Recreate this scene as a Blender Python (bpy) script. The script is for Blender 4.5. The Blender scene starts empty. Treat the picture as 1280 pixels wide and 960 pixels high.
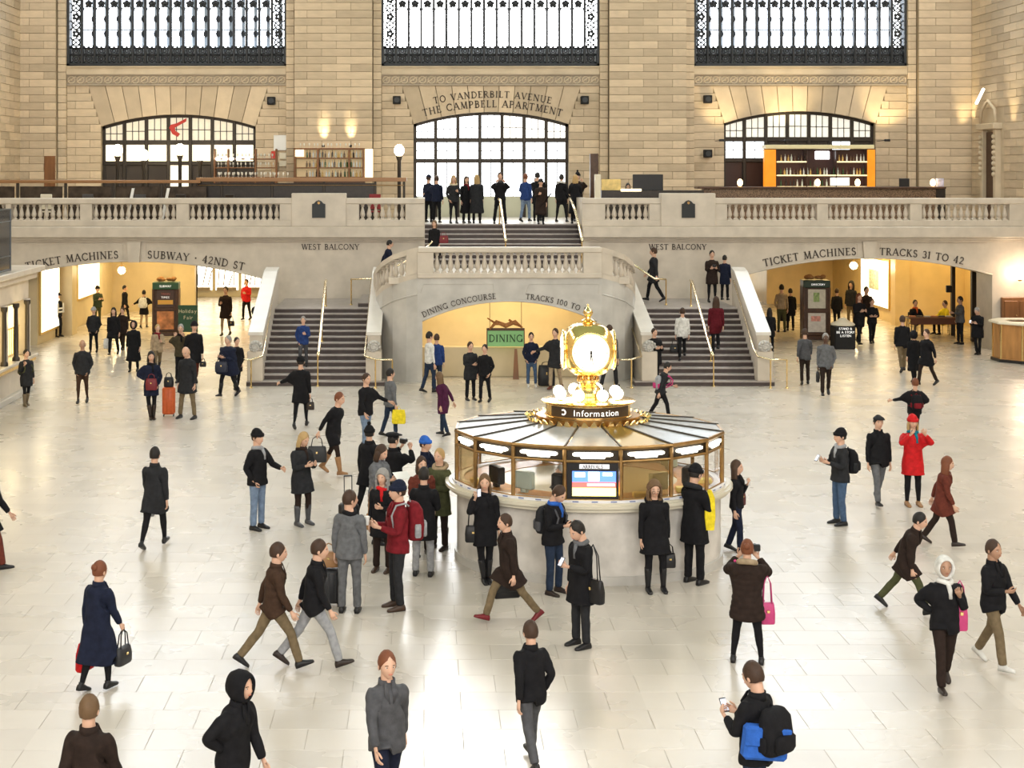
import bpy, bmesh, math, random
import numpy as np
from mathutils import Vector, Matrix
R_ = random.Random(7)
pi = math.pi
# ---------------------------------------------------------------- camera
H = 6.5; FP = 1800.0; CX = 530.0; CY = 215.0
cam = bpy.data.objects.new('camera', bpy.data.cameras.new('camera'))
bpy.context.scene.collection.objects.link(cam)
cam.location = (0, 0, H); cam.rotation_euler = (pi/2, 0, 0)
cam.data.sensor_width = 36; cam.data.lens = FP/1280*36
cam.data.shift_x = (640-CX)/1280; cam.data.shift_y = -(480-CY)/1280
cam.data.clip_end = 300
SC = bpy.context.scene
SC.camera = cam
SC.view_settings.view_transform = 'Standard'; SC.view_settings.look = 'None'
SC.view_settings.gamma = 1; SC.view_settings.use_curve_mapping = False
SC.view_settings.exposure = 0.25
# ---------------------------------------------------------------- world and big lights
w = bpy.data.worlds.new('world'); SC.world = w; w.use_nodes = True
w.node_tree.nodes['Background'].inputs[0].default_value = (0.93, 0.95, 1.0, 1)
w.node_tree.nodes['Background'].inputs[1].default_value = 0.35
def area(name, loc, aim, sx, sy, power, col):
    l = bpy.data.lights.new(name, 'AREA'); l.shape = 'RECTANGLE'; l.size = sx; l.size_y = sy
    l.energy = power; l.color = col
    o = bpy.data.objects.new(name, l); SC.collection.objects.link(o); o.location = loc
    o.rotation_euler = (Vector(aim)-Vector(loc)).to_track_quat('-Z', 'Y').to_euler()
    return o
def point(name, loc, power, col, r=0.12):
    l = bpy.data.lights.new(name, 'POINT'); l.energy = power; l.color = col; l.shadow_soft_size = r
    o = bpy.data.objects.new(name, l); SC.collection.objects.link(o); o.location = loc; return o
def spot(name, loc, aim, power, col, ang=60, blend=.8, r=.1):
    l = bpy.data.lights.new(name, 'SPOT'); l.energy = power; l.color = col; l.shadow_soft_size = r
    l.spot_size = math.radians(ang); l.spot_blend = blend
    o = bpy.data.objects.new(name, l); SC.collection.objects.link(o); o.location = loc
    o.rotation_euler = (Vector(aim)-Vector(loc)).to_track_quat('-Z', 'Y').to_euler(); return o
XM = 2.75                                   # middle axis of the hall
# daylight through the high side lunettes (north and south) and the east windows
for k, yy in enumerate((14, 27, 40, 53)):
    area('daylight_south', (XM-20.3, yy, 21), (XM+2, yy, 0), 8, 7, 1750, (1, .985, .96))
    area('daylight_north', (XM+20.3, yy, 21), (XM-2, yy, 0), 8, 7, 1750, (1, .985, .96))
for xx in (-11, 0, 11):
    area('daylight_east', (XM+xx, -5.5, 15), (XM+xx, 40, 4), 8.5, 16, 2300, (1, .98, .95))
# lamps in the passages under the balcony
area('passage_lamps_south', (-8.0, 64, 3.28), (-8.0, 64, 0), 12, 16, 900, (1, .76, .36))
area('passage_lamps_north', (16.8, 62, 3.30), (16.5, 62, 0), 9, 14,  700, (1, .70, .27))
area('dining_lamps', (2.65, 47.2, 2.9), (2.65, 47.2, 0), 5, 2.6, 170, (1, .80, .45))
def PX(px, D): return (px-CX)*D/FP
def PZ(py, D): return H-(py-CY)*D/FP
def G(px, py, z=0.0):
    D = FP*(H-z)/(py-CY); return (PX(px, D), D, z)
# ---------------------------------------------------------------- materials
_M = {}
def mat(name, col, rough=.6, metal=0, emit=0, var=0.0, vscale=8, bump=0, bscale=60, spec=.5, alpha=1, trans=0, objvar=0, coat=0, ecol=None, stretch=None, ior=1.45):
    if name in _M: return _M[name]
    m = bpy.data.materials.new(name); m.use_nodes = True; nt = m.node_tree; N = nt.nodes; L = nt.links
    b = N['Principled BSDF']
    b.inputs['Base Color'].default_value = (*col, 1); b.inputs['Roughness'].default_value = rough
    b.inputs['Metallic'].default_value = metal; b.inputs['Specular IOR Level'].default_value = spec
    b.inputs['Transmission Weight'].default_value = trans; b.inputs['Alpha'].default_value = alpha
    b.inputs['Coat Weight'].default_value = coat; b.inputs['IOR'].default_value = ior
    if emit:
        b.inputs['Emission Color'].default_value = (*(ecol or col), 1); b.inputs['Emission Strength'].default_value = emit
    tc = N.new('ShaderNodeTexCoord'); src = tc.outputs['Object']
    if stretch:
        mp = N.new('ShaderNodeMapping'); mp.inputs['Scale'].default_value = stretch
        L.new(src, mp.inputs[0]); src = mp.outputs[0]
    cur = None
    if var:
        n = N.new('ShaderNodeTexNoise'); n.inputs['Scale'].default_value = vscale; n.inputs['Detail'].default_value = 5
        L.new(src, n.inputs['Vector'])
        r = N.new('ShaderNodeMapRange'); r.inputs['From Min'].default_value = .3; r.inputs['From Max'].default_value = .7
        r.inputs['To Min'].default_value = 1-var; r.inputs['To Max'].default_value = 1+var
        L.new(n.outputs['Fac'], r.inputs['Value'])
        hs = N.new('ShaderNodeHueSaturation'); hs.inputs['Color'].default_value = (*col, 1)
        L.new(r.outputs[0], hs.inputs['Value']); cur = hs.outputs[0]
    if objvar:
        oi = N.new('ShaderNodeObjectInfo'); r2 = N.new('ShaderNodeMapRange')
        r2.inputs['To Min'].default_value = 1-objvar; r2.inputs['To Max'].default_value = 1+objvar*.6
        L.new(oi.outputs['Random'], r2.inputs['Value'])
        h2 = N.new('ShaderNodeHueSaturation'); h2.inputs['Color'].default_value = (*col, 1)
        if cur: L.new(cur, h2.inputs['Color'])
        L.new(r2.outputs[0], h2.inputs['Value']); cur = h2.outputs[0]
    if cur: L.new(cur, b.inputs['Base Color'])
    if bump:
        n2 = N.new('ShaderNodeTexNoise'); n2.inputs['Scale'].default_value = bscale; n2.inputs['Detail'].default_value = 4
        L.new(src, n2.inputs['Vector'])
        bp = N.new('ShaderNodeBump'); bp.inputs['Strength'].default_value = bump; bp.inputs['Distance'].default_value = .02
        L.new(n2.outputs['Fac'], bp.inputs['Height']); L.new(bp.outputs[0], b.inputs['Normal'])
    _M[name] = m; return m
STONE = mat('caen_stone', (.60, .48, .335), .8, var=.08, vscale=2, objvar=.2, bump=.15, bscale=12)
STONE_P = mat('plain_stone', (.58, .48, .345), .8, var=.10, vscale=1.5, bump=.15, bscale=12)
JOINT = mat('stone_joint', (.34, .27, .18), .9)
MARBLE = mat('botticino_marble', (.56, .50, .42), .35, var=.10, vscale=2.2, bump=.03, bscale=5)
MARBLE_D = mat('grey_marble', (.50, .485, .455), .35, var=.14, vscale=1.8, bump=.03, bscale=5)
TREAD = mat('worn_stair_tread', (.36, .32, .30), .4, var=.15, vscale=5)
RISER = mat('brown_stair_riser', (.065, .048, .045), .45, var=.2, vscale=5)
IRON = mat('dark_iron', (.04, .043, .048), .5, .4)
IRON_B = mat('bronze_frame', (.05, .042, .035), .45, .6)
BLUEBAR = mat('outer_glazing_bar', (.42, .50, .60), .5)
BRASS = mat('polished_brass', (.90, .66, .30), .17, 1, var=.08, vscale=9)
BRASS_D = mat('aged_brass', (.36, .22, .09), .3, 1, var=.2, vscale=9)
GOLD = mat('bright_gold_brass', (1, .72, .28), .13, 1)
RAILB = mat('hand_worn_brass', (.92, .80, .55), .25, 1)
BLACK = mat('black_plastic', (.012, .012, .014), .4)
BLACKM = mat('matt_black', (.01, .01, .011), .8)
WHITE = mat('white_paint', (.8, .8, .78), .5)
CREAM = mat('cream_paint', (.72, .66, .52), .5)
WOOD = mat('brown_wood', (.20, .085, .03), .4, var=.25, vscale=6, stretch=(1, 1, .15))
WOOD_L = mat('honey_wood', (.45, .22, .07), .38, var=.2, vscale=6, stretch=(1, 1, .2))
WOOD_D = mat('dark_wood', (.07, .032, .016), .4, var=.25, vscale=6)
LETTER = mat('dark_inlaid_letter', (.055, .042, .034), .6)
YWALL = mat('warm_marble_wall', (.60, .50, .32), .4, var=.07, vscale=1.6)
GLOBE = mat('lit_opal_globe', (1, .88, .66), .3, emit=14, ecol=(1, .86, .60))
GLASS = mat('clear_glass', (1, 1, 1), .02, trans=1, ior=1.12)
DARKGL = mat('dark_screen_glass', (.02, .022, .028), .1)
# ---------------------------------------------------------------- mesh builder
COL = SC.collection
def link(o, parent=None):
    COL.objects.link(o)
    if parent is not None: o.parent = parent
    return o
class MB:
    def __init__(s): s.v = []; s.f = []; s.m = []; s.mi = 0
    def add(s, vs, fs):
        n = len(s.v); s.v.extend([tuple(v) for v in vs])
        for f in fs: s.f.append(tuple(i+n for i in f)); s.m.append(s.mi)
        return s
    def box(s, x0, x1, y0, y1, z0, z1):
        vs = [(x, y, z) for x in (x0, x1) for y in (y0, y1) for z in (z0, z1)]
        return s.add(vs, [(0, 1, 3, 2), (4, 6, 7, 5), (0, 4, 5, 1), (2, 3, 7, 6), (0, 2, 6, 4), (1, 5, 7, 3)])
    def cb(s, x0, x1, y0, y1, z0, z1, c=.01):
        cx, cy, cz = (x0+x1)/2, (y0+y1)/2, (z0+z1)/2; hx, hy, hz = (x1-x0)/2, (y1-y0)/2, (z1-z0)/2
        c = min(c, hx*.9, hy*.9, hz*.9); vs = []; idx = {}
        for a in (-1, 1):
            for b in (-1, 1):
                for d in (-1, 1):
                    idx[a, b, d] = len(vs)
                    vs += [(cx+a*hx, cy+b*(hy-c), cz+d*(hz-c)), (cx+a*(hx-c), cy+b*hy, cz+d*(hz-c)), (cx+a*(hx-c), cy+b*(hy-c), cz+d*hz)]
        S = (-1, 1); q = [(-1, -1), (1, -1), (1, 1), (-1, 1)]; fs = []
        for a in S:
            fs.append([idx[a, u, v] for u, v in q]); fs.append([idx[u, a, v]+1 for u, v in q]); fs.append([idx[u, v, a]+2 for u, v in q])
            for b in S:
                fs.append([idx[a, b, -1], idx[a, b, -1]+1, idx[a, b, 1]+1, idx[a, b, 1]])
                fs.append([idx[a, -1, b], idx[a, -1, b]+2, idx[a, 1, b]+2, idx[a, 1, b]])
                fs.append([idx[-1, a, b]+1, idx[-1, a, b]+2, idx[1, a, b]+2, idx[1, a, b]+1])
                for d in S: fs.append([idx[a, b, d], idx[a, b, d]+1, idx[a, b, d]+2])
        return s.add(vs, fs)
    def hexa(s, p): return s.add(p, [(0, 1, 2, 3), (4, 7, 6, 5), (0, 4, 5, 1), (1, 5, 6, 2), (2, 6, 7, 3), (3, 7, 4, 0)])
    def loft(s, rings, cap=True, close=False):
        n = len(rings[0]); vs = [p for r in rings for p in r]; fs = []
        K = len(rings)
        for i in range(K if close else K-1):
            j = (i+1) % K
            for k in range(n): fs.append((i*n+k, i*n+(k+1) % n, j*n+(k+1) % n, j*n+k))
        if cap and not close: fs += [tuple(range(n-1, -1, -1)), tuple((K-1)*n+k for k in range(n))]
        return s.add(vs, fs)
    def tube(s, pts, r, n=8, cap=True, close=False):
        pts = [Vector(p) for p in pts]; K = len(pts); rings = []; up = Vector((0, 0, 1)); pu = None
        for i, p in enumerate(pts):
            a = pts[i-1] if (i > 0 or close) else p; b = pts[(i+1) % K] if (i < K-1 or close) else p
            t = (b-a).normalized()
            if pu is None:
                u = t.cross(up)
                if u.length < .05: u = t.cross(Vector((0, 1, 0)))
            else: u = pu-t*pu.dot(t)
            u.normalize(); pu = u; v = t.cross(u); rr = r[i] if isinstance(r, (list, tuple)) else r
            rings.append([p+u*rr*math.cos(2*pi*k/n)+v*rr*math.sin(2*pi*k/n) for k in range(n)])
        return s.loft(rings, cap, close)
    def lathe(s, prof, n=16, c=(0, 0, 0), cap=True, a0=0):
        rings = [[(c[0]+r*math.cos(a0+2*pi*k/n), c[1]+r*math.sin(a0+2*pi*k/n), c[2]+z) for k in range(n)] for r, z in prof]
        return s.loft(rings, cap)
    def ell(s, c, r, nu=12, nv=8):
        if not isinstance(r, (list, tuple)): r = (r, r, r)
        rings = []
        for j in range(nv+1):
            t = -pi/2+pi*j/nv; ct = max(math.cos(t), .02)
            rings.append([(c[0]+r[0]*ct*math.cos(2*pi*k/nu), c[1]+r[1]*ct*math.sin(2*pi*k/nu), c[2]+r[2]*math.sin(t)) for k in range(nu)])
        return s.loft(rings)
    def prism(s, poly, axis, a, b):      # poly 2d; axis 'y' -> (x,z), 'z' -> (x,y), 'x' -> (y,z)
        def P(p, t): return {'y': (p[0], t, p[1]), 'z': (p[0], p[1], t), 'x': (t, p[0], p[1])}[axis]
        n = len(poly); vs = [P(p, a) for p in poly]+[P(p, b) for p in poly]
        return s.add(vs, [tuple(range(n)), tuple(range(2*n-1, n-1, -1))]+[(k, (k+1) % n, n+(k+1) % n, n+k) for k in range(n)])
    def build(s, name, mats, parent=None, smooth=None, fix=True):
        me = bpy.data.meshes.new(name); me.from_pydata(s.v, [], s.f)
        if not isinstance(mats, (list, tuple)): mats = [mats]
        for m in mats: me.materials.append(m)
        if len(mats) > 1: me.polygons.foreach_set('material_index', s.m)
        if fix and len(s.f) < 60000:
            bm = bmesh.new(); bm.from_mesh(me); bmesh.ops.recalc_face_normals(bm, faces=bm.faces); bm.to_mesh(me); bm.free()
        if smooth:
            me.shade_smooth()
            if smooth != 'all': me.set_sharp_from_angle(angle=math.radians(smooth if smooth > 1 else 40))
        o = bpy.data.objects.new(name, me); return link(o, parent)
def empty(name, loc=(0, 0, 0), rz=0):
    o = bpy.data.objects.new(name, None); o.empty_display_size = .2; link(o); o.location = loc; o.rotation_euler = (0, 0, rz); return o
def tag(o, label=None, cat=None, group=None, kind=None):
    if label: o['label'] = label
    if cat: o['category'] = cat
    if group: o['group'] = group
    if kind: o['kind'] = kind
    return o
def thing(name, label, cat, loc, rz=0, group=None): return tag(empty(name, loc, rz), label, cat, group)
def struct(name, mb, m, smooth=None, parent=None):
    o = mb.build(name, m, parent, smooth)
    if parent is None: o['kind'] = 'structure'
    return o
def inst(src, name, parent, loc, scale=(1, 1, 1), rz=0):
    o = bpy.data.objects.new(name, src); link(o, parent); o.location = loc; o.scale = scale
    if rz: o.rotation_euler = (0, 0, rz)
    return o
def copy_tree(o, parent=None):
    c = o.copy(); link(c, parent)
    for ch in list(o.children): copy_tree(ch, c)
    return c
# ---------------------------------------------------------------- carved serif capitals built from strokes
def _arc(cx, cy, rx, ry, a0, a1, n=8):
    return [(cx+rx*math.cos(math.radians(a0+(a1-a0)*i/n)), cy+ry*math.sin(math.radians(a0+(a1-a0)*i/n))) for i in range(n+1)]
K_, T_ = .13, .065
GLY = {
 'A': (.86, [([(.06, 0), (.43, 1)], T_), ([(.43, 1), (.80, 0)], K_), ([(.2, .36), (.66, .36)], T_)], [(.06, 0), (.80, 0)]),
 'B': (.70, [([(.16, 0), (.16, 1)], K_), ([(.16, .97)]+_arc(.34, .76, .2, .21, 90, -90)+[(.16, .55)], .09), ([(.16, .53)]+_arc(.36, .28, .25, .25, 90, -90)+[(.16, .03)], .1)], [(.12, 0), (.12, 1)]),
 'C': (.84, [(_arc(.48, .5, .4, .47, 45, 315, 14), .1), ([(.77, .7), (.77, .95)], .05), ([(.77, .08), (.77, .28)], .05)], []),
 'D': (.88, [([(.16, 0), (.16, 1)], K_), ([(.16, .97)]+_arc(.36, .5, .42, .47, 90, -90, 12)+[(.16, .03)], .1)], [(.12, 0), (.12, 1)]),
 'E': (.66, [([(.16, 0), (.16, 1)], K_), ([(.16, .97), (.56, .97)], T_), ([(.16, .52), (.48, .52)], T_), ([(.16, .03), (.6, .03)], T_), ([(.57, 1), (.57, .84)], .05), ([(.6, 0), (.6, .18)], .05)], [(.12, 0), (.12, 1)]),
 'G': (.88, [(_arc(.48, .5, .4, .47, 45, 330, 14), .1), ([(.78, .08), (.78, .42)], K_), ([(.77, .7), (.77, .95)], .05)], [(.78, .43)]),
 'H': (.90, [([(.16, 0), (.16, 1)], K_), ([(.74, 0), (.74, 1)], K_), ([(.16, .52), (.74, .52)], T_)], [(.16, 0), (.16, 1), (.74, 0), (.74, 1)]),
 'I': (.36, [([(.18, 0), (.18, 1)], K_)], [(.18, 0), (.18, 1)]),
 'K': (.80, [([(.16, 0), (.16, 1)], K_), ([(.66, 1), (.2, .45)], T_), ([(.3, .58), (.72, 0)], K_)], [(.16, 0), (.16, 1), (.64, 1), (.72, 0)]),
 'L': (.64, [([(.16, 0), (.16, 1)], K_), ([(.16, .03), (.58, .03)], T_), ([(.58, 0), (.58, .2)], .05)], [(.16, 1), (.12, 0)]),
 'M': (1.02, [([(.14, 0), (.2, 1)], T_), ([(.2, 1), (.5, .06)], K_), ([(.5, .06), (.82, 1)], T_), ([(.82, 1), (.88, 0)], K_)], [(.14, 0), (.88, 0), (.17, 1), (.84, 1)]),
 'N': (.92, [([(.15, 0), (.15, 1)], T_), ([(.15, 1), (.77, 0)], K_), ([(.77, 0), (.77, 1)], T_)], [(.15, 0), (.12, 1), (.77, 1)]),
 'O': (.94, [(_arc(.47, .5, .39, .47, 0, 360, 18), .105)], []),
 'P': (.68, [([(.16, 0), (.16, 1)], K_), ([(.16, .97)]+_arc(.34, .72, .25, .25, 90, -90)+[(.16, .47)], .09)], [(.16, 0), (.12, 1)]),
 'R': (.78, [([(.16, 0), (.16, 1)], K_), ([(.16, .97)]+_arc(.34, .74, .22, .23, 90, -90)+[(.16, .51)], .09), ([(.34, .5), (.72, 0)], .11)], [(.16, 0), (.12, 1), (.73, 0)]),
 'S': (.64, [(_arc(.32, .74, .2, .23, 20, 250, 9)+_arc(.32, .27, .23, .25, 70, -160, 9), .1)], []),
 'T': (.78, [([(.39, 0), (.39, 1)], K_), ([(.04, .97), (.74, .97)], T_), ([(.05, 1), (.05, .82)], .05), ([(.73, 1), (.73, .82)], .05)], [(.39, 0)]),
 'U': (.88, [([(.15, 1), (.15, .3)]+_arc(.43, .3, .28, .28, 180, 360)+[(.71, 1)], .095)], [(.15, 1), (.71, 1)]),
 'V': (.82, [([(.06, 1), (.42, 0)], K_), ([(.42, 0), (.76, 1)], T_)], [(.07, 1), (.76, 1)]),
 'W': (1.14, [([(.06, 1), (.34, 0)], K_), ([(.34, 0), (.58, 1)], T_), ([(.56, 1), (.84, 0)], K_), ([(.84, 0), (1.08, 1)], T_)], [(.07, 1), (.57, 1), (1.07, 1)]),
 'Y': (.78, [([(.05, 1), (.39, .46)], K_), ([(.39, .46), (.73, 1)], T_), ([(.39, 0), (.39, .48)], K_)], [(.06, 1), (.72, 1), (.39, 0)]),
 '0': (.70, [(_arc(.35, .5, .25, .47, 0, 360, 16), .09)], []),
 '1': (.40, [([(.2, 0), (.2, 1)], K_), ([(.06, .85), (.2, .98)], T_)], [(.2, 0)]),
 '2': (.66, [(_arc(.32, .72, .22, .25, 170, -30, 8)+[(.08, .04), (.6, .04)], .085)], []),
 '3': (.62, [(_arc(.29, .74, .2, .22, 150, -80, 8), .085), (_arc(.29, .27, .24, .25, 80, -150, 8), .09)], []),
 '4': (.70, [([(.48, 0), (.48, 1)], K_), ([(.48, .98), (.06, .3), (.66, .3)], T_)], [(.48, 0)]),
 '7': (.62, [([(.05, .96), (.56, .96), (.24, 0)], .09)], []),
 '&': (.86, [(_arc(.36, .78, .15, .18, -40, 200, 8)+[(.74, .02)], .09), (_arc(.34, .27, .26, .25, 60, 330, 8), .09)], []),
 '.': (.40, [([(.13, .5), (.27, .5)], .16)], []),
 ' ': (.45, [], []),
}
def stroke_poly(pts, w):
    out = []
    for (x0, y0), (x1, y1) in zip(pts[:-1], pts[1:]):
        dx, dy = x1-x0, y1-y0; l = math.hypot(dx, dy) or 1; nx, ny = -dy/l*w/2, dx/l*w/2; ex, ey = dx/l*w*.12, dy/l*w*.12
        out.append([(x0-ex+nx, y0-ey+ny), (x1+ex+nx, y1+ey+ny), (x1+ex-nx, y1+ey-ny), (x0-ex-nx, y0-ey-ny)])
    return out
def text_width(s, h, sp=.1): return sum(GLY[c][0]+sp for c in s)*h-sp*h
def carve(mb, s, h, place, t=.02, sp=.1, bold=1.0):
    """place(u) -> (origin, right, up, out) for a letter whose centre is at arc length u from the middle of the word"""
    W = text_width(s, h, sp); u = -W/2
    for c in s:
        w, strokes, ser = GLY[c]; o, r, up, n = place(u+w*h/2)
        polys = [p for pts, sw in strokes for p in stroke_poly(pts, sw*bold)]
        for x, y in ser:
            yy = .025 if y < .5 else .975
            polys.append([(x-.14, yy-.028), (x+.14, yy-.028), (x+.14, yy+.028), (x-.14, yy+.028)])
        for p in polys:
            vs = [o+r*((x-w/2)*h)+up*(y*h)+n*k for k in (0, t) for x, y in p]
            mb.add(vs, [(3, 2, 1, 0), (4, 5, 6, 7), (0, 1, 5, 4), (1, 2, 6, 5), (2, 3, 7, 6), (3, 0, 4, 7)])
        u += (w+sp)*h
def flat_place(o, r=(1, 0, 0), up=(0, 0, 1), n=(0, -1, 0)):
    o, r, up, n = Vector(o), Vector(r).normalized(), Vector(up), Vector(n)
    return lambda u: (o+r*u, r, up, n)
def arc_place(xc, y, zc, R, a_mid=0):
    def f(u):
        a = a_mid+u/R; r = Vector((math.cos(a), 0, -math.sin(a))); up = Vector((math.sin(a), 0, math.cos(a)))
        return Vector((xc, y, zc))+up*R, r, up, Vector((0, -1, 0))
    return f
def arcf(xc, hw, zs, rise):
    R = (hw*hw+rise*rise)/(2*rise)
    return R, zs+rise-R, lambda x: zs+rise-R+math.sqrt(max(R*R-(x-xc)**2, 0))
# ================================================================= floor
XS, XN = PX(28, 62), PX(1210, 62)          # side walls of the hall
def floor_mat():
    m = bpy.data.materials.new('marble_floor'); m.use_nodes = True; nt = m.node_tree; N = nt.nodes; L = nt.links
    b = N['Principled BSDF']; g = N.new('ShaderNodeNewGeometry')
    sn = N.new('ShaderNodeVectorMath'); sn.operation = 'SNAP'; sn.inputs[1].default_value = (.9, .6, 50)
    of = N.new('ShaderNodeVectorMath'); of.operation = 'ADD'; of.inputs[1].default_value = (90, 60, 25)
    L.new(g.outputs['Position'], of.inputs[0]); L.new(of.outputs[0], sn.inputs[0])
    wn = N.new('ShaderNodeTexWhiteNoise'); L.new(sn.outputs[0], wn.inputs[0])
    n = N.new('ShaderNodeTexNoise'); n.inputs['Scale'].default_value = 1.3; n.inputs['Detail'].default_value = 5; n.inputs['Distortion'].default_value = .3
    L.new(g.outputs['Position'], n.inputs['Vector'])
    a = N.new('ShaderNodeMath'); a.operation = 'MULTIPLY_ADD'; a.inputs[1].default_value = .10; a.inputs[2].default_value = .90
    L.new(wn.outputs['Value'], a.inputs[0])
    c = N.new('ShaderNodeMath'); c.operation = 'MULTIPLY_ADD'; c.inputs[1].default_value = .16
    L.new(n.outputs['Fac'], c.inputs[0]); d = N.new('ShaderNodeMath'); d.operation = 'SUBTRACT'; d.inputs[1].default_value = .08
    L.new(a.outputs[0], d.inputs[0]); L.new(d.outputs[0], c.inputs[2])
    h = N.new('ShaderNodeVectorMath'); h.operation = 'SCALE'; h.inputs[0].default_value = (.56, .517, .458); L.new(c.outputs[0], h.inputs['Scale'])
    L.new(h.outputs[0], b.inputs['Base Color'])
    n3 = N.new('ShaderNodeTexNoise'); n3.inputs['Scale'].default_value = .8; n3.inputs['Detail'].default_value = 3
    L.new(g.outputs['Position'], n3.inputs['Vector'])
    r = N.new('ShaderNodeMapRange'); r.inputs['To Min'].default_value = .20; r.inputs['To Max'].default_value = .36; L.new(n3.outputs['Fac'], r.inputs['Value'])
    L.new(r.outputs[0], b.inputs['Roughness']); b.inputs['Specular IOR Level'].default_value = .6
    return m
FLOORM = floor_mat()
b_ = MB(); b_.box(XS-14, XN+14, -8, 92, -.3, -.006); floor = struct('floor', b_, mat('floor_grout', (.44, .39, .33), .6))
u = MB(); u.cb(-.5, .5, -.5, .5, -.006, 0, .003)
slab = u.build('marble_slab', FLOORM, floor); slab_me = slab.data
tw, th, gp = .9, .6, .004; cnt = 0; first = True; far = MB()
for j in range(-12, 145):
    y0 = j*th
    off = tw/2 if j % 2 else 0
    half0 = 530*y0/FP+.9; half1 = 750*y0/FP+.9; wide_ = (XS-9, XN+8)
    for k in range(math.floor((XS-9-off)/tw), math.ceil((XN+8-off)/tw)):
        x0 = k*tw+off
        if j >= 26 and cnt < 290 and -half0 < x0+tw and x0 < half1:
            if first: o = slab; first = False
            else: o = inst(slab_me, 'marble_slab', floor, (0, 0, 0))
            o.location = (x0+tw/2, y0+th/2, 0); o.scale = (tw-gp, th-gp, 1); cnt += 1
        else:
            n = len(far.v); g2 = gp/2
            far.v += [(x0+g2, y0+g2, 0), (x0+tw-g2, y0+g2, 0), (x0+tw-g2, y0+th-g2, 0), (x0+g2, y0+th-g2, 0)]; far.f.append((n, n+1, n+2, n+3)); far.m.append(0)
o = far.build('far_marble_slabs', FLOORM, floor, fix=False); o['kind'] = 'stuff'

# ================================================================= stone block walls
ub = MB(); ub.cb(-.5, .5, -.5, .5, -.5, .5, .03); _t = ub.build('stone_block', STONE); BLK = _t.data; bpy.data.objects.remove(_t)
def blocks(parent, spans, y, z0, z1, ch=.325, bw=1.25, dep=.05, axis='x', seed=1):
    """running bond stone blocks, every one an object; spans(z) gives the free stretches of that course"""
    rr = random.Random(seed); n = max(1, round((z1-z0)/ch)); h = (z1-z0)/n
    for i in range(n):
        zc = z0+h*(i+.5)
        for a, b in spans(zc):
            if b-a < .15: continue
            off = (i % 2)*bw*.5; xs = [a]; k = math.ceil((a-off)/bw)
            while off+k*bw < b:
                xx = off+k*bw
                if xx-xs[-1] > .3 and b-xx > .3: xs.append(xx)
                k += 1
            xs.append(b)
            for p, q in zip(xs[:-1], xs[1:]):
                d = dep+rr.uniform(-.004, .012)
                if axis == 'x': inst(BLK, 'stone_block', parent, ((p+q)/2, y-d/2, zc), (q-p-.016, d, h-.018))
                else: inst(BLK, 'stone_block', parent, (y, (p+q)/2, zc), (2*d, q-p-.016, h-.018))
def arch_wall(mb, x0, x1, zb, zt, ya, yb, arches=(), n=20):
    """wall with segmental arch openings that reach down to zb"""
    cols = [x0]
    for xc, hw, zs, rise in arches: cols += [xc-hw+2*hw*i/n for i in range(n+1)]
    cols.append(x1); F = [arcf(*a)[2] for a in arches]
    for a, b in zip(cols[:-1], cols[1:]):
        if b-a < 1e-5: continue
        m = (a+b)/2; za = zb2 = zb
        for (xc, hw, zs, rise), f in zip(arches, F):
            if abs(m-xc) < hw: za, zb2 = f(a), f(b)
        mb.hexa([(a, ya, za), (b, ya, zb2), (b, yb, zb2), (a, yb, za), (a, ya, zt), (b, ya, zt), (b, yb, zt), (a, yb, zt)])
D2 = 62.0
ZB = 4.55                                   # balcony floor
wins = [(84, 358), (477, 749), (867, 1133)]
arcs = [(126.5, 319.5, 158, 143), (517, 711, 155, 140), (905, 1094, 154, 139)]
ZSILL, ZTOPW = PZ(82, D2), 25.5
bay_edges = [(84, 358), (477, 749), (867, 1133)]
ARC = []
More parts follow.
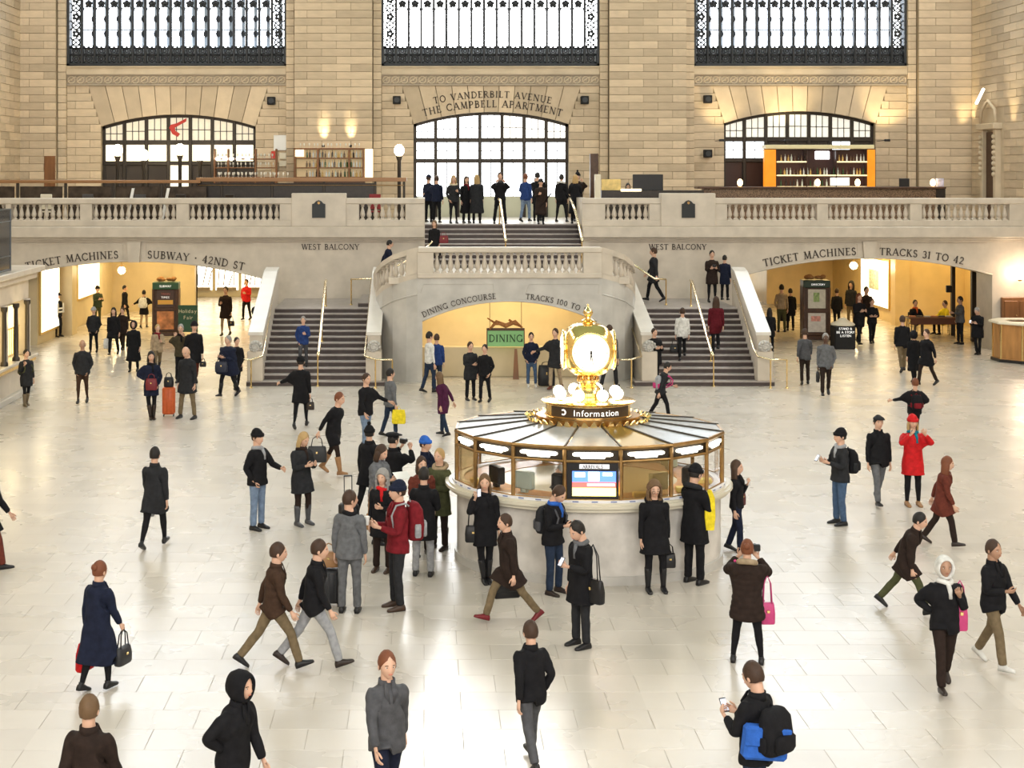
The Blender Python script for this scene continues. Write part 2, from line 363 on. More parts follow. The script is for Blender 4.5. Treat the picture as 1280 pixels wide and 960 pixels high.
for i, ((a, b), (p, q, ys, ya)) in enumerate(zip(bay_edges, arcs)):
    xc = (PX(p, D2)+PX(q, D2))/2; hw = (PX(q, D2)-PX(p, D2))/2; zs = PZ(ys, D2); rise = PZ(ya, D2)-zs; ARC.append((xc, hw, zs, rise))
    x0, x1 = PX(a, D2), PX(b, D2)
    m = MB(); arch_wall(m, x0, x1, ZB-.2, ZSILL-.02, D2+.02, D2+.9, [(xc, hw, zs, rise)])
    wb = struct('wall_west', m, JOINT)
    R, zc, f = arcf(xc, hw, zs, rise); zt = PZ(107, D2)
    def spans(z, xc=xc, hw=hw, zs=zs, zc=zc, x0=x0, x1=x1):
        h = hw if z < zs else hw*(z-zc)/(zs-zc)
        return [(x0, xc-h), (xc+h, x1)]
    blocks(wb, spans, D2+.02, ZB, zt, dep=.06, seed=i)
    nv = 11; am = math.asin(hw/R)
    for k in range(nv):
        a0 = -am+2*am*k/nv; a1 = -am+2*am*(k+1)/nv; g_ = .0013
        P = []
        for t in (a0+g_, (a0+a1)/2, a1-g_): P.append((xc+R*math.sin(t), zc+R*math.cos(t)))
        for t in (a1-g_, a0+g_):
            rr = (zt-zc-.015)/math.cos(t); P.append((xc+rr*math.sin(t), zt-.015))
        v = MB(); v.prism(P, 'y', D2-.06, D2+.1); v.build('voussoir', STONE, wb)
    # sill course, guilloche band and fillets
    c = MB(); c.box(x0, x1, D2-.16, D2+.9, PZ(93, D2), PZ(83, D2)); c.box(x0, x1, D2-.22, D2, PZ(84.5, D2), PZ(83, D2)); c.build('sill_course', STONE_P, wb)
    c = MB(); c.box(x0, x1, D2-.06, D2+.1, PZ(106, D2), PZ(93, D2)); c.box(x0, x1, D2-.13, D2, PZ(94.5, D2), PZ(93, D2)); c.box(x0, x1, D2-.13, D2, PZ(107, D2), PZ(105.2, D2)); c.build('frieze_band', mat('darker_frieze_stone', (.40, .335, .255), .8, var=.1, vscale=2), wb)
    c = MB(); zf = PZ(100, D2); nn = 24
    for k in range(nn):
        xx = x0+(k+.5)*(x1-x0)/nn; st = (x1-x0)/nn; rr = .15
        c.tube([(xx+rr*math.cos(t), D2-.07, zf+rr*math.sin(t)) for t in [2*pi*q/10 for q in range(10)]], .028, 5, close=True)
        c.tube([(xx-st/2, D2-.07, zf-.14), (xx-st/4, D2-.08, zf-.05), (xx, D2-.08, zf+.02), (xx+st/4, D2-.08, zf+.1), (xx+st/2, D2-.07, zf+.14)], .026, 5)
        c.ell((xx, D2-.08, zf), (.05, .04, .05), 6, 4)
    o = c.build('carved_scroll_relief', STONE_P, wb, smooth='all'); o['kind'] = 'stuff'
# lettering over the middle arch
xc, hw, zs, rise = ARC[1]; R, zc, f = arcf(xc, hw, zs, rise)
m = MB(); carve(m, 'THE CAMPBELL APARTMENT', .30, arc_place(xc+.05, D2-.06, zc, R+.20), sp=.16, bold=1.25)
carve(m, 'TO VANDERBILT AVENUE', .28, arc_place(xc+.05, D2-.06, zc, R+.62), sp=.17, bold=1.25)
m.build('carved_lettering', LETTER, [o for o in bpy.data.objects if o.name == 'wall_west.001'][0])
# piers between the windows
def pier(px0, px1, i, side=()):
    x0, x1 = PX(px0, D2), PX(px1, D2)
    m = MB(); m.box(x0, x1, D2-.02, D2+.9, ZB-.2, 29); t = struct('trim_%d' % (i+1), m, JOINT)
    a, b = x0, x1
    if 'l' in side: a = x0+.38
    if 'r' in side: b = x1-.38
    mm = MB(); mm.box(a, b, D2-.40, D2, ZB-.2, 29); mm.build('pier_core', JOINT, t)
    blocks(t, lambda z: [(a, b)], D2-.40, ZB, 14.4, dep=.05, seed=10+i)
    if 'l' in side: blocks(t, lambda z: [(x0, a-.02)], D2-.02, ZB, 14.4, bw=5, dep=.18, seed=20+i)
    if 'r' in side: blocks(t, lambda z: [(b+.02, x1)], D2-.02, ZB, 14.4, bw=5, dep=.18, seed=30+i)
    mm = MB(); mm.box(x0, x1, D2-.46, D2, 14.4, 29); mm.build('upper_pier_facing', STONE_P, t)
    return t
pier(28, 84, 0, 'r'); pier(358, 477, 1, 'lr'); pier(749, 867, 2, 'lr'); pier(1133, 1210, 3, 'l')
m = MB(); m.box(XS, XN, D2+.02, D2+1.6, ZTOPW, 30); struct('wall_west', m, STONE_P)
# side, east walls and ceiling
m = MB(); m.box(XS-1, XS-.02, -8, 68, ZB+.0, 30); m.box(XS-1, XS-.02, -8, 52.4, 0, ZB+.02); ws = struct('wall_south', m, STONE_P)
blocks(ws, lambda z: [(57.4, 61.55)], XS-.02, ZB, 14.4, dep=.05, axis='y', seed=5)
m = MB(); m.box(XN+.02, XN+1, -8, 68, ZB, 30); m.box(XN+.02, XN+1, -8, 52.4, 0, ZB+.02); wn = struct('wall_north', m, STONE_P)
DR = (58.6, 60.0)
def spn(z): return [(54.6, DR[0]-.5), (DR[1]+.5, 61.5)] if z < 9.3 else [(54.6, 61.5)]
blocks(wn, spn, XN+.02, ZB, 14.4, dep=.05, axis='y', seed=6)
m = MB(); m.box(XS-1, XN+1, -9, -8, 0, 30); struct('wall_east', m, STONE_P)
m = MB(); m.box(XS-1, XN+1, -9, 64, 30, 30.4); struct('ceiling', m, mat('green_vault', (.30, .42, .36), .9))
# ================================================================= tall windows with iron grilles
SKYG = mat('daylit_pane', (.9, .94, 1), .4, emit=6, ecol=(.93, .965, 1))
SKYC = mat('sunlit_pane', (.95, .97, 1), .4, emit=13, ecol=(.97, .985, 1))
SKYN = mat('north_pane', (.95, .97, 1), .4, emit=6, ecol=(.91, .955, 1))
for i, (a, b) in enumerate(wins):
    x0, x1 = PX(a, D2), PX(b, D2)
    m = MB(); m.box(x0, x0+.1, D2-.05, D2+.5, ZSILL, ZTOPW); m.box(x1-.1, x1, D2-.05, D2+.5, ZSILL, ZTOPW); m.box(x0, x1, D2-.05, D2+.5, ZSILL, ZSILL+.09); m.box(x0, x1, D2-.05, D2+.5, ZTOPW-.2, ZTOPW)
    wdw = struct('window_%d' % (i+1), m, IRON)
    m = MB(); m.box(x0-1.2, x1+1.2, D2+1.30, D2+1.34, ZSILL-.3, ZTOPW+.3); m.build('glazing', (SKYG, SKYC, SKYN)[i], wdw)
    n = 17; st = (x1-x0)/(n+.3); X0 = x0+st*.15
    mu = MB(); mu.cb(-.055, .055, -.09, .09, ZSILL, ZTOPW, .02); mu.box(-.02, .02, -.13, -.08, ZSILL, ZTOPW)
    o = mu.build('mullion', IRON, wdw); o.location = (X0+st, D2+.1, 0)
    for k in range(2, n): inst(o.data, 'mullion', wdw, (X0+k*st, D2+.1, 0))
    # outer skin glazing bars
    if i != 1:
        ob = MB(); ob.box(-.075, .075, 0, .05, ZSILL, ZTOPW); o = ob.build('outer_bar', BLUEBAR, wdw); o.location = (X0+st*.5, D2+1.1, 0)
        for k in range(1, n): inst(o.data, 'outer_bar', wdw, (X0+(k+.5)*st, D2+1.1, 0))
        oo = MB()
        for zz in (12.55, 13.2, 15.2, 17.5, 20):
            for k in range(n): oo.ell((X0+(k+.5)*st, D2+1.05, zz), (.12, .05, .16), 6, 4)
        o = oo.build('outer_bar_ornament', IRON, wdw, smooth='all'); o['kind'] = 'stuff'
        for zz in (12.7, 14.8, 17, 19.2): 
            q = MB(); q.box(x0, x1, D2+1.12, D2+1.16, zz, zz+.06); q.build('outer_transom', BLUEBAR, wdw)
    # wrought iron: bottom panel, side columns, rosette rows
    g = MB(); ring = lambda cx, cz, r, t=.022: g.tube([(cx+r*math.cos(2*pi*q/8), D2+.12, cz+r*math.sin(2*pi*q/8)) for q in range(8)], t, 4, close=True)
    zb = ZSILL+.09; hb = PZ(60, D2)-zb
    for k in range(n):
        xl = X0+k*st; xm = xl+st/2
        for rr_, zz in ((.15, .22), (.15, .56)):
            ring(xm, zb+zz, rr_, .03); ring(xm, zb+zz, .07, .026)
            for sx in (-1, 1):
                for sz in (-1, 1):
                    g.tube([(xm+sx*.10, D2+.12, zb+zz+sz*.10), (xm+sx*st*.5, D2+.12, zb+zz+sz*.19)], .026, 4)
        g.box(xl, xl+st, D2+.09, D2+.15, zb+.36, zb+.42)
        for q in range(3): g.ell((xl+st*(q+.5)/3, D2+.12, zb+hb+.05), (.05, .03, .08), 5, 3)
        for zz in (13.75, 16.8, 19.9):
            if 0 < k < n-1:
                for q in range(5):
                    an = 2*pi*q/5+pi/2; g.ell((xm+.10*math.cos(an), D2+.12, zz+.10*math.sin(an)), (.085, .035, .085), 6, 4)
                g.ell((xm, D2+.09, zz), .06, 6, 4)
                g.tube([(xl+.03, D2+.12, zz-.3), (xl+st*.2, D2+.12, zz-.14), (xm, D2+.12, zz-.09), (xl+st*.8, D2+.12, zz-.14), (xl+st-.03, D2+.12, zz-.3)], .026, 4)
                g.tube([(xl+.03, D2+.12, zz+.25), (xm, D2+.12, zz+.12), (xl+st-.03, D2+.12, zz+.25)], .024, 4)
    q = MB(); q.box(x0, x1, D2+.3, D2+.34, ZSILL, zb+hb-.02); q.build('spandrel_plate', mat('blue_grey_plate', (.42, .45, .48), .5), wdw)
    for zz in (0, hb): g.box(x0, x1, D2+.06, D2+.16, zb+zz-.035, zb+zz+.035)
    for xl in (X0, X0+(n-1)*st):
        xm = xl+st/2; z = zb+hb+.25; q = 0
        while z < 20:
            if q % 2:
                for w5 in range(5): g.ell((xm+.11*math.cos(w5*1.257), D2+.12, z+.11*math.sin(w5*1.257)), (.09, .03, .09), 5, 3)
            else: ring(xm, z, .17, .035); g.tube([(xm-.24, D2+.12, z-.2), (xm+.24, D2+.12, z+.2)], .03, 4); g.tube([(xm-.24, D2+.12, z+.2), (xm+.24, D2+.12, z-.2)], .03, 4)
            z += .37; q += 1
    o = g.build('wrought_iron_scrollwork', IRON, wdw, smooth='all', fix=False); o['kind'] = 'stuff'
# ================================================================= arched windows over the balcony
MILK = mat('milky_lit_pane', (.6, .54, .42), .5, emit=.42, ecol=(1, .90, .70), var=.06)
MILKN = mat('milky_lit_pane_north', (.8, .78, .7), .5, emit=.5, ecol=(.98, .95, .84), var=.05)
DAYP = mat('white_daylit_pane', (.9, .92, .95), .4, emit=3.6, ecol=(.93, .97, 1))
WARMP = mat('warm_lit_pane', (1, .9, .7), .4, emit=1.2, ecol=(1, .86, .60))
DARKP = mat('dark_door_pane', (.06, .05, .045), .15)
DARKW = mat('dark_red_wood', (.045, .02, .016), .3)
for i, (xc, hw, zs, rise) in enumerate(ARC):
    R, zc, f = arcf(xc, hw, zs, rise); m = MB(); n = 20
    for k in range(n):
        xa, xb = xc-hw+2*hw*k/n, xc-hw+2*hw*(k+1)/n
        m.hexa([(xa, D2+.25, f(xa)-.13), (xb, D2+.25, f(xb)-.13), (xb, D2+.45, f(xb)-.13), (xa, D2+.45, f(xa)-.13), (xa, D2+.25, f(xa)), (xb, D2+.25, f(xb)), (xb, D2+.45, f(xb)), (xa, D2+.45, f(xa))])
    m.box(xc-hw, xc-hw+.13, D2+.25, D2+.45, ZB, zs); m.box(xc+hw-.13, xc+hw, D2+.25, D2+.45, ZB, zs)
    wdw = struct('window_%d' % (i+4), m, IRON_B); zr1, zr2 = PZ((178, 175, 174)[i], D2), PZ((204, 201, 200)[i], D2)
    for zz, t in ((zr1, .10), (zr2, .09)):
        q = MB(); q.cb(xc-hw+.05, xc+hw-.05, D2+.22, D2+.4, zz-t, zz+t, .02); q.build('transom', IRON_B, wdw)
    st = 2*hw/7
    for k in range(1, 7):
        xx = xc-hw+k*st; q = MB(); q.cb(xx-.075, xx+.075, D2+.2, D2+.4, ZB, f(xx)-.05, .02); q.build('mullion', IRON_B, wdw)
    for k in range(7):
        xa, xb = xc-hw+k*st+.07, xc-hw+(k+1)*st-.07; xm = (xa+xb)/2
        up = (MILK, DAYP, MILKN)[i]
        if i == 1 and k >= 4: up = mat('pale_daylit_pane', (.9, .88, .8), .4, emit=1.9, ecol=(1, .97, .9))
        q = MB(); q.prism([(xa, zr1+.08), (xb, zr1+.08), (xb, f(xb)-.1), (xm, f(xm)-.1), (xa, f(xa)-.1)], 'y', D2+.32, D2+.35); q.build('pane', up, wdw)
        mid = (WARMP, DAYP, DAYP if k < 2 or k == 5 else DARKP)[i]
        q = MB(); q.box(xa, xb, D2+.32, D2+.35, zr2+.08, zr1-.08); q.build('pane', mid, wdw)
        lo = (DARKP if k not in (3,) else WARMP, DAYP, DARKW)[i]
        q = MB(); q.box(xa, xb, D2+.32, D2+.35, ZB+(.9 if i == 1 else 0), zr2-.08); q.build('door_pane' if i != 1 else 'pane', lo, wdw)
        if i == 1: q = MB(); q.box(xa, xb, D2+.28, D2+.36, ZB, ZB+.9); q.build('kick_panel', mat('pale_kick_panel', (.55, .55, .42), .3), wdw)
        q = MB()
        for fr in (1/3, 2/3): q.box(xa+(xb-xa)*fr-.015, xa+(xb-xa)*fr+.015, D2+.29, D2+.33, zr1, f(xm)-.1)
        q.box(xa, xb, D2+.29, D2+.33, (zr1+f(xm))/2-.05, (zr1+f(xm))/2-.02)
        if i: q.box(xa, xb, D2+.29, D2+.33, (zr1+zr2)/2-.02, (zr1+zr2)/2+.01); q.box(xm-.015, xm+.015, D2+.29, D2+.33, zr2, zr1)
        if i == 1: q.box(xm-.02, xm+.02, D2+.29, D2+.33, ZB+.9, zr2)
        q.build('glazing_bar', IRON_B, wdw)
# blown leaf shapes outside the middle window, red hanging ornament in the south one
q = MB(); xr = PX(222, D2); zr = PZ(160, D2)
q.prism([(xr+.38, zr+.42), (xr+.36, zr+.28), (xr-.12, zr+.02), (xr-.1, zr-.12), (xr+.1, zr-.25), (xr, zr-.38), (xr-.22, zr-.26), (xr-.36, zr-.0), (xr-.3, zr+.14), (xr-.05, zr+.2)], 'y', D2-.02, D2+.06)
o = q.build('hanging_ribbon', mat('red_ribbon', (.45, .03, .02), .5)); tag(o, 'red folded ribbon ornament hanging in the arched window behind the balcony restaurant', 'ornament')
# ================================================================= balcony level
D1 = 52.5
KX = [PX(168, D1), PX(1086, D1)]
AL = (KX[0]+.0, 4.85, PZ(350, D1), PZ(327, D1)-PZ(350, D1)); AR = (KX[1], 4.5, PZ(344, D1), PZ(323, D1)-PZ(344, D1))
SX0, SX1 = PX(531, D1), PX(727, D1)
m = MB(); arch_wall(m, XS-1, SX0, 0, 4.2, D1, D1+1.5, [AL]); wl = struct('wall_balcony_front', m, MARBLE)
m = MB(); arch_wall(m, SX1, XN+1, 0, 4.2, D1, D1+1.5, [AR]); wr = struct('wall_balcony_front', m, MARBLE)
m = MB(); m.box(SX0, SX1, D1, D1+1.5, 0, 3.1); struct('wall_balcony_front', m, MARBLE)
m = MB(); m.box(XS-1, SX0, D1+.1, D2+.1, 4.2, ZB); m.box(SX1, XN+1, D1+.1, D2+.1, 4.2, ZB); m.box(SX0, SX1, 54.3, D2+.1, 4.2, ZB); struct('floor_balcony', m, MARBLE)
for wall, a, b in ((wl, XS-1, SX0), (wr, SX1, XN+1)):
    q = MB(); q.cb(a, b, D1-.30, D1+.2, PZ(297, D1), PZ(283, D1), .03); q.cb(a, b, D1-.20, D1+.2, PZ(299.5, D1), PZ(297, D1), .02); q.cb(a, b, D1-.10, D1+.2, PZ(302, D1), PZ(299.5, D1), .015)
    q.build('belt_course', MARBLE, wall)
for wall, A in ((wl, AL), (wr, AR)):
    xk = A[0]; R, zc, f = arcf(*A)
    q = MB(); q.prism([(xk-.20, f(xk)-.02), (xk+.20, f(xk)-.02), (xk+.25, PZ(302, D1)), (xk-.25, PZ(302, D1))], 'y', D1-.14, D1+.3); q.build('keystone', MARBLE, wall)
    q = MB(); q.tube([(xk+t*A[1], D1-.0, f(xk+t*A[1])+.02) for t in [-1+2*k/24 for k in range(25)]], .035, 6); q.build('arch_moulding', MARBLE, wall, smooth='all')
    for s in (-1, 1):                                   # raised panel edges beside the keystone
        q = MB(); z1 = PZ(304.5, D1); xa, xb = xk+s*.42, xk+s*4.3; q.tube([(xa, D1, f(xa)+.12), (xa, D1, z1), (xb, D1, z1)], .02, 5); q.build('panel_moulding', MARBLE, wall)
def arch_text(wall, s, A, h, rad, umid):
    R, zc, f = arcf(*A); q = MB(); carve(q, s, h, arc_place(A[0], D1-.003, zc, R+rad, umid/(R+rad)), t=.022, sp=.12, bold=1.2); q.build('carved_lettering', LETTER, wall)
arch_text(wl, 'TICKET MACHINES', AL, .27, .13, PX(90, D1)-KX[0]); arch_text(wl, 'SUBWAY . 42ND ST', AL, .27, .13, PX(245, D1)-KX[0])
arch_text(wr, 'TICKET MACHINES', AR, .27, .13, PX(1012, D1)-KX[1]); arch_text(wr, 'TRACKS 31 TO 42', AR, .26, .13, PX(1152, D1)-KX[1])
for wall, px in ((wl, 413), (wr, 847)):
    q = MB(); carve(q, 'WEST BALCONY', .20, flat_place((PX(px, D1), D1-.003, PZ(312, D1))), t=.02, sp=.10, bold=1.2); q.build('carved_lettering', LETTER, wall)
# balusters
def baluster_mesh(h, r=.078):
    q = MB(); q.box(-r, r, -r, r, 0, h*.06)
    q.lathe([(r*.9, h*.06), (r*.9, h*.10), (r*.5, h*.15), (r*.95, h*.26), (r*1.05, h*.36), (r*.85, h*.5), (r*.5, h*.72), (r*.42, h*.82), (r*.75, h*.86), (r*.75, h*.90), (r*.5, h*.93), (r*.95, h*.97)], 8)
    q.box(-r, r, -r, r, h*.96, h)
    o = q.build('baluster', MARBLE, None, smooth=50); me = o.data; bpy.data.objects.remove(o); return me
zb0, zb1, zr, zbase = PZ(275, D1), PZ(255, D1), PZ(247.5, D1), PZ(283, D1)
BAL = baluster_mesh(zb1-zb0, .088)
def balustrade(label, px0, px1, groups, blocks_, D=D1-.05):
    x0, x1 = PX(px0, D), PX(px1, D); t = thing('balustrade', label, 'balustrade', ((x0+x1)/2, D, zbase)); bx = (x0+x1)/2
    q = MB(); q.cb(x0-bx, x1-bx, -.17, .22, zb1-zbase, zr-zbase, .03); q.build('top_rail', MARBLE, t)
    q = MB(); q.cb(x0-bx, x1-bx, -.15, .2, 0, zb0-zbase, .02); q.build('plinth', MARBLE, t)
    ed = px0
    for a, b, n in groups:
        if a > ed+1: q = MB(); q.cb(PX(ed, D)-bx, PX(a, D)-bx, -.14, .2, zb0-zbase-.01, zb1-zbase+.01, .01); q.build('pier', MARBLE, t)
        ed = b
        for k in range(n): inst(BAL, 'baluster', t, (PX(a+(b-a)*(k+.5)/n, D)-bx, .02, zb0-zbase))
    if ed < px1-1: q = MB(); q.cb(PX(ed, D)-bx, PX(px1, D)-bx, -.14, .2, zb0-zbase-.01, zb1-zbase+.01, .01); q.build('pier', MARBLE, t)
    for a, b in blocks_:
        q = MB(); q.cb(PX(a, D)-bx, PX(b, D)-bx, -.22, .26, 0, PZ(241.5, D)-zbase, .02); o = q.build('plaque_pier', MARBLE, t); o['label'] = 'taller marble pier carrying a dark plaque'
        xm = PX((a+b)/2, D)-bx; w2 = .24; q = MB(); z0, z1 = PZ(272, D)-zbase, PZ(250, D)-zbase
        q.prism([(xm-w2, z0), (xm+w2, z0), (xm+w2, z1-.14), (xm+.17, z1-.12), (xm+.1, z1-.04), (xm, z1), (xm-.1, z1-.04), (xm-.17, z1-.12), (xm-w2, z1-.14)], 'y', -.26, -.2)
        q.build('bronze_plaque', mat('dark_bronze_plaque', (.03, .033, .035), .35, .6), t)
        q = MB(); q.lathe([(.05, 0), (.05, .01)], 10); o = q.build('plaque_rosette', BRASS_D, t); o.rotation_euler = (pi/2, 0, 0); o.location = (xm, -.262, z1-.1)
    return t
balustrade('long marble balustrade along the balcony edge left of the central stairs', 8-60, 531, [(-48, 8, 7), (15, 101, 11), (116, 221, 13), (237, 350, 14), (449, 507, 7)], [(365, 433)])
balustrade('long marble balustrade along the balcony edge right of the central stairs', 727, 1340, [(756, 811, 7), (908, 1020, 14), (1034, 1136, 13), (1151, 1260, 14), (1284, 1340, 7)], [(825, 893)])
# ================================================================= stairs
RZ, RUN, SD0 = .1454, .415, 43.7
XLo, XLi, XRi, XRo = -4.95, -1.65, 6.84, 10.35
UX = lambda y, a, b: a+(b-a)*(y-43.7)/6.3            # outer edges drift outward
def stair_flight(label, xa, xb, name='staircase'):
    t = thing(name, label, 'stairs', ((xa(46)+xb(46))/2, 46, 0)); bx = (xa(46)+xb(46))/2
    for i in range(13):
        y0 = SD0+i*RUN; y1 = y0+RUN if i < 12 else 52.5; z1 = (i+1)*RZ; e0 = .45 if i < 1 else (.12 if i == 1 else 0)
        a, b = xa(y0)-e0, xb(y0)+e0
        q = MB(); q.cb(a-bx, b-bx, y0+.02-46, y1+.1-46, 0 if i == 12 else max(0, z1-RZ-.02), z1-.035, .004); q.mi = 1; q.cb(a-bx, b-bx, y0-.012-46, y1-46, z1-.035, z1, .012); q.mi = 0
        q.build('step', [RISER, TREAD], t)
    return t
sl = stair_flight('brown stone stairs left of the dining arch, with blue-jacketed man descending', lambda y: UX(y, XLo, -5.1), lambda y: XLi)
sr = stair_flight('brown stone stairs right of the dining arch, with white-jacketed climber', lambda y: XRi, lambda y: UX(y, 10.2, 10.75))
def sweep_wall(mb, pts, th):
    """pts: (x,y,zbottom,ztop); a wall of thickness th (th>0 to the left of the path)"""
    P = [Vector((p[0], p[1], 0)) for p in pts]; L = []
    for i in range(len(P)):
        t = (P[min(i+1, len(P)-1)]-P[max(i-1, 0)]).normalized(); L.append(Vector((-t.y, t.x, 0))*th)
    rings = [[(p.x, p.y, q[2]), (p.x+n.x, p.y+n.y, q[2]), (p.x+n.x, p.y+n.y, q[3]), (p.x, p.y, q[3])] for p, n, q in zip(P, L, pts)]
    mb.loft(rings)
def lower_parapet(t, xo, w, z_off=0):
    """sloping marble parapet of a lower flight: xo(y) left edge"""
    bx, by = t.location.x, t.location.y; q = MB()
    ys = [44.0, 49.3, 50.2]; zt = [1.52, 3.02, 3.1]
    q.loft([[(xo(y)-bx, y-by, 0), (xo(y)+w-bx, y-by, 0), (xo(y)+w-bx, y-by, z), (xo(y)-bx, y-by, z)] for y, z in zip(ys, zt)])
    q.build('parapet', MARBLE, t)
    q = MB(); q.loft([[(xo(y)-.04-bx, y-by-.03, z-.01), (xo(y)+w+.04-bx, y-by-.03, z-.01), (xo(y)+w+.04-bx, y-by-.03, z+.09), (xo(y)-.04-bx, y-by-.03, z+.09)] for y, z in zip(ys, zt)])
    q.build('coping', mat('pale_marble', (.66, .63, .58), .3, var=.06, vscale=2), t)
    q = MB(); q.cb(xo(44)-.05-bx, xo(44)+w+.05-bx, 43.72-by, 44.2-by, .145, 1.05, .02); q.build('newel', MARBLE, t)
    q = MB(); c = (xo(44)+w/2-bx, 43.86-by, 1.18)
    for k in range(22):
        a = k*.55; rr = .17-.006*k; q.ell((c[0]+rr*math.cos(a)*1.1, c[1]-.05, c[2]+rr*math.sin(a)), (.05, .16, .05), 6, 4)
    q.ell(c, (.2, .16, .2), 12, 8); q.build('carved_scroll', MARBLE_D, t, smooth='all')
lower_parapet(sl, lambda y: UX(y, -5.32, -5.45), .38); lower_parapet(sl, lambda y: -1.72, .38)
lower_parapet(sr, lambda y: 6.66, .38); lower_parapet(sr, lambda y: UX(y, 10.15, 10.72), .38)
# central block: front wall with the dining arch, curved flanks, landing, rail
XC = PX(637, 44.5)
AD = (XC, PX(746, 44.5)-XC, PZ(402, 44.5), PZ(377, 44.5)-PZ(402, 44.5)); FX0, FX1 = XC-2.85, XC+2.85
ZRL = PZ(309, 44.5); LZ = 3.22
m = MB(); arch_wall(m, FX0, FX1, 0, ZRL-.95, 44.5, 44.95, [AD]); cbk = struct('wall_central_block', m, MARBLE_D)
LC = [(-.15, 44.5, ZRL), (-.55, 44.62, 4.08), (-.98, 44.95, 3.92), (-1.32, 45.6, 3.68), (-1.55, 46.6, 3.40), (-1.68, 47.8, 3.14), (-1.72, 49.4, 2.98)]
LC[0] = (FX0, 44.5, ZRL)
for s in (-1, 1):
    P = [((x if s < 0 else 2*XC-x), y, z) for x, y, z in LC]
    q = MB(); sweep_wall(q, [(x, y, 0, z-.95) for x, y, z in P], .35*(1 if s > 0 else -1)*-1*-1); q.build('curved_flank', MARBLE_D, cbk)
    q = MB(); sweep_wall(q, [(x, y, z-.17, z) for x, y, z in P], .40*s); q.build('curved_rail', MARBLE, cbk)
    q = MB(); sweep_wall(q, [(x, y, z-.96, z-.80) for x, y, z in P], .36*s); q.build('curved_plinth', MARBLE, cbk)
    q = MB(); sweep_wall(q, [(x, y, z-.82, z-.16) for x, y, z in P[:2]], .30*s); q.build('pier', MARBLE, cbk)
    q = MB(); sweep_wall(q, [(x, y, z-.82, z-.16) for x, y, z in P[4:]], .30*s); q.build('pier', MARBLE, cbk)
    for k in range(7):
        u = 1.15+k*.42; i = int(u); f_ = u-i; a, b = P[i], P[i+1]
        inst(BAL, 'baluster', cbk, (a[0]+(b[0]-a[0])*f_-s*.1, a[1]+(b[1]-a[1])*f_+.12, a[2]+(b[2]-a[2])*f_-.81), (1, 1, .64/(zb1-zb0)))
    q = MB(); q.tube([(x+.0, y-.0, z-1.45) for x, y, z in P], .03, 5); q.build('curved_moulding', MARBLE_D, cbk)
q = MB(); q.cb(FX0, FX1, 44.42, 44.85, ZRL-.17, ZRL, .03); q.build('top_rail', MARBLE, cbk)
q = MB(); q.cb(FX0, FX1, 44.44, 44.83, ZRL-.96, ZRL-.80, .02); q.build('plinth', MARBLE, cbk)
q = MB(); q.cb(FX0, PX(542, 44.5), 44.46, 44.8, ZRL-.81, ZRL-.16, .01); q.build('pier', MARBLE, cbk)
q = MB(); q.cb(PX(729, 44.5), FX1, 44.46, 44.8, ZRL-.81, ZRL-.16, .01); q.build('pier', MARBLE, cbk)
for k in range(22): inst(BAL, 'baluster', cbk, (PX(542+187*(k+.5)/22, 44.5), 44.62, ZRL-.81), (1, 1, .65/(zb1-zb0)))
R, zc, f = arcf(*AD)
q = MB(); q.tube([(XC+t*AD[1], 44.5, f(XC+t*AD[1])+.02) for t in [-1+2*k/24 for k in range(25)]], .03, 6); q.build('arch_moulding', MARBLE_D, cbk, smooth='all')
for px, s, w_ in ((573, 'DINING CONCOURSE', .17), (699, 'TRACKS 100 TO 117', .165)):
    q = MB(); carve(q, s, w_, arc_place(XC, 44.497, zc, R+.10, (PX(px, 44.5)-XC)/(R+.1)), t=.02, sp=.10, bold=1.15); q.build('carved_lettering', LETTER, cbk)
for xa, xb in ((FX0+.1, XC-.5), (XC+.5, FX1-.1)):
    q = MB(); q.tube([(xa, 44.5, 2.75), (xa+.1, 44.5, 3.03), (xb, 44.5, 3.03), (xb, 44.5, 2.75)], .015, 5); q.build('panel_moulding', MARBLE_D, cbk)
# inside the dining arch: ramp guard wall, warm rear wall, soffit
q = MB(); q.cb(FX0-.3, FX1+.3, 45.7, 45.95, 0, .95, .02); q.build('ramp_guard', YWALL, cbk)
q = MB(); q.box(FX0-.9, FX1+.9, 49.0, 49.2, 0, 3.1); q.build('rear_wall', YWALL, cbk)
q = MB(); q.box(FX0-.2, FX0-.1, 45, 49, 0, 3.0); q.box(FX1+.1, FX1+.2, 45, 49, 0, 3.0); q.build('reveal', YWALL, cbk)
m = MB(); m.box(FX0-.9, FX1+.9, 44.8, 51.0, 3.02, LZ); struct('floor_stair_landing', m, MARBLE)
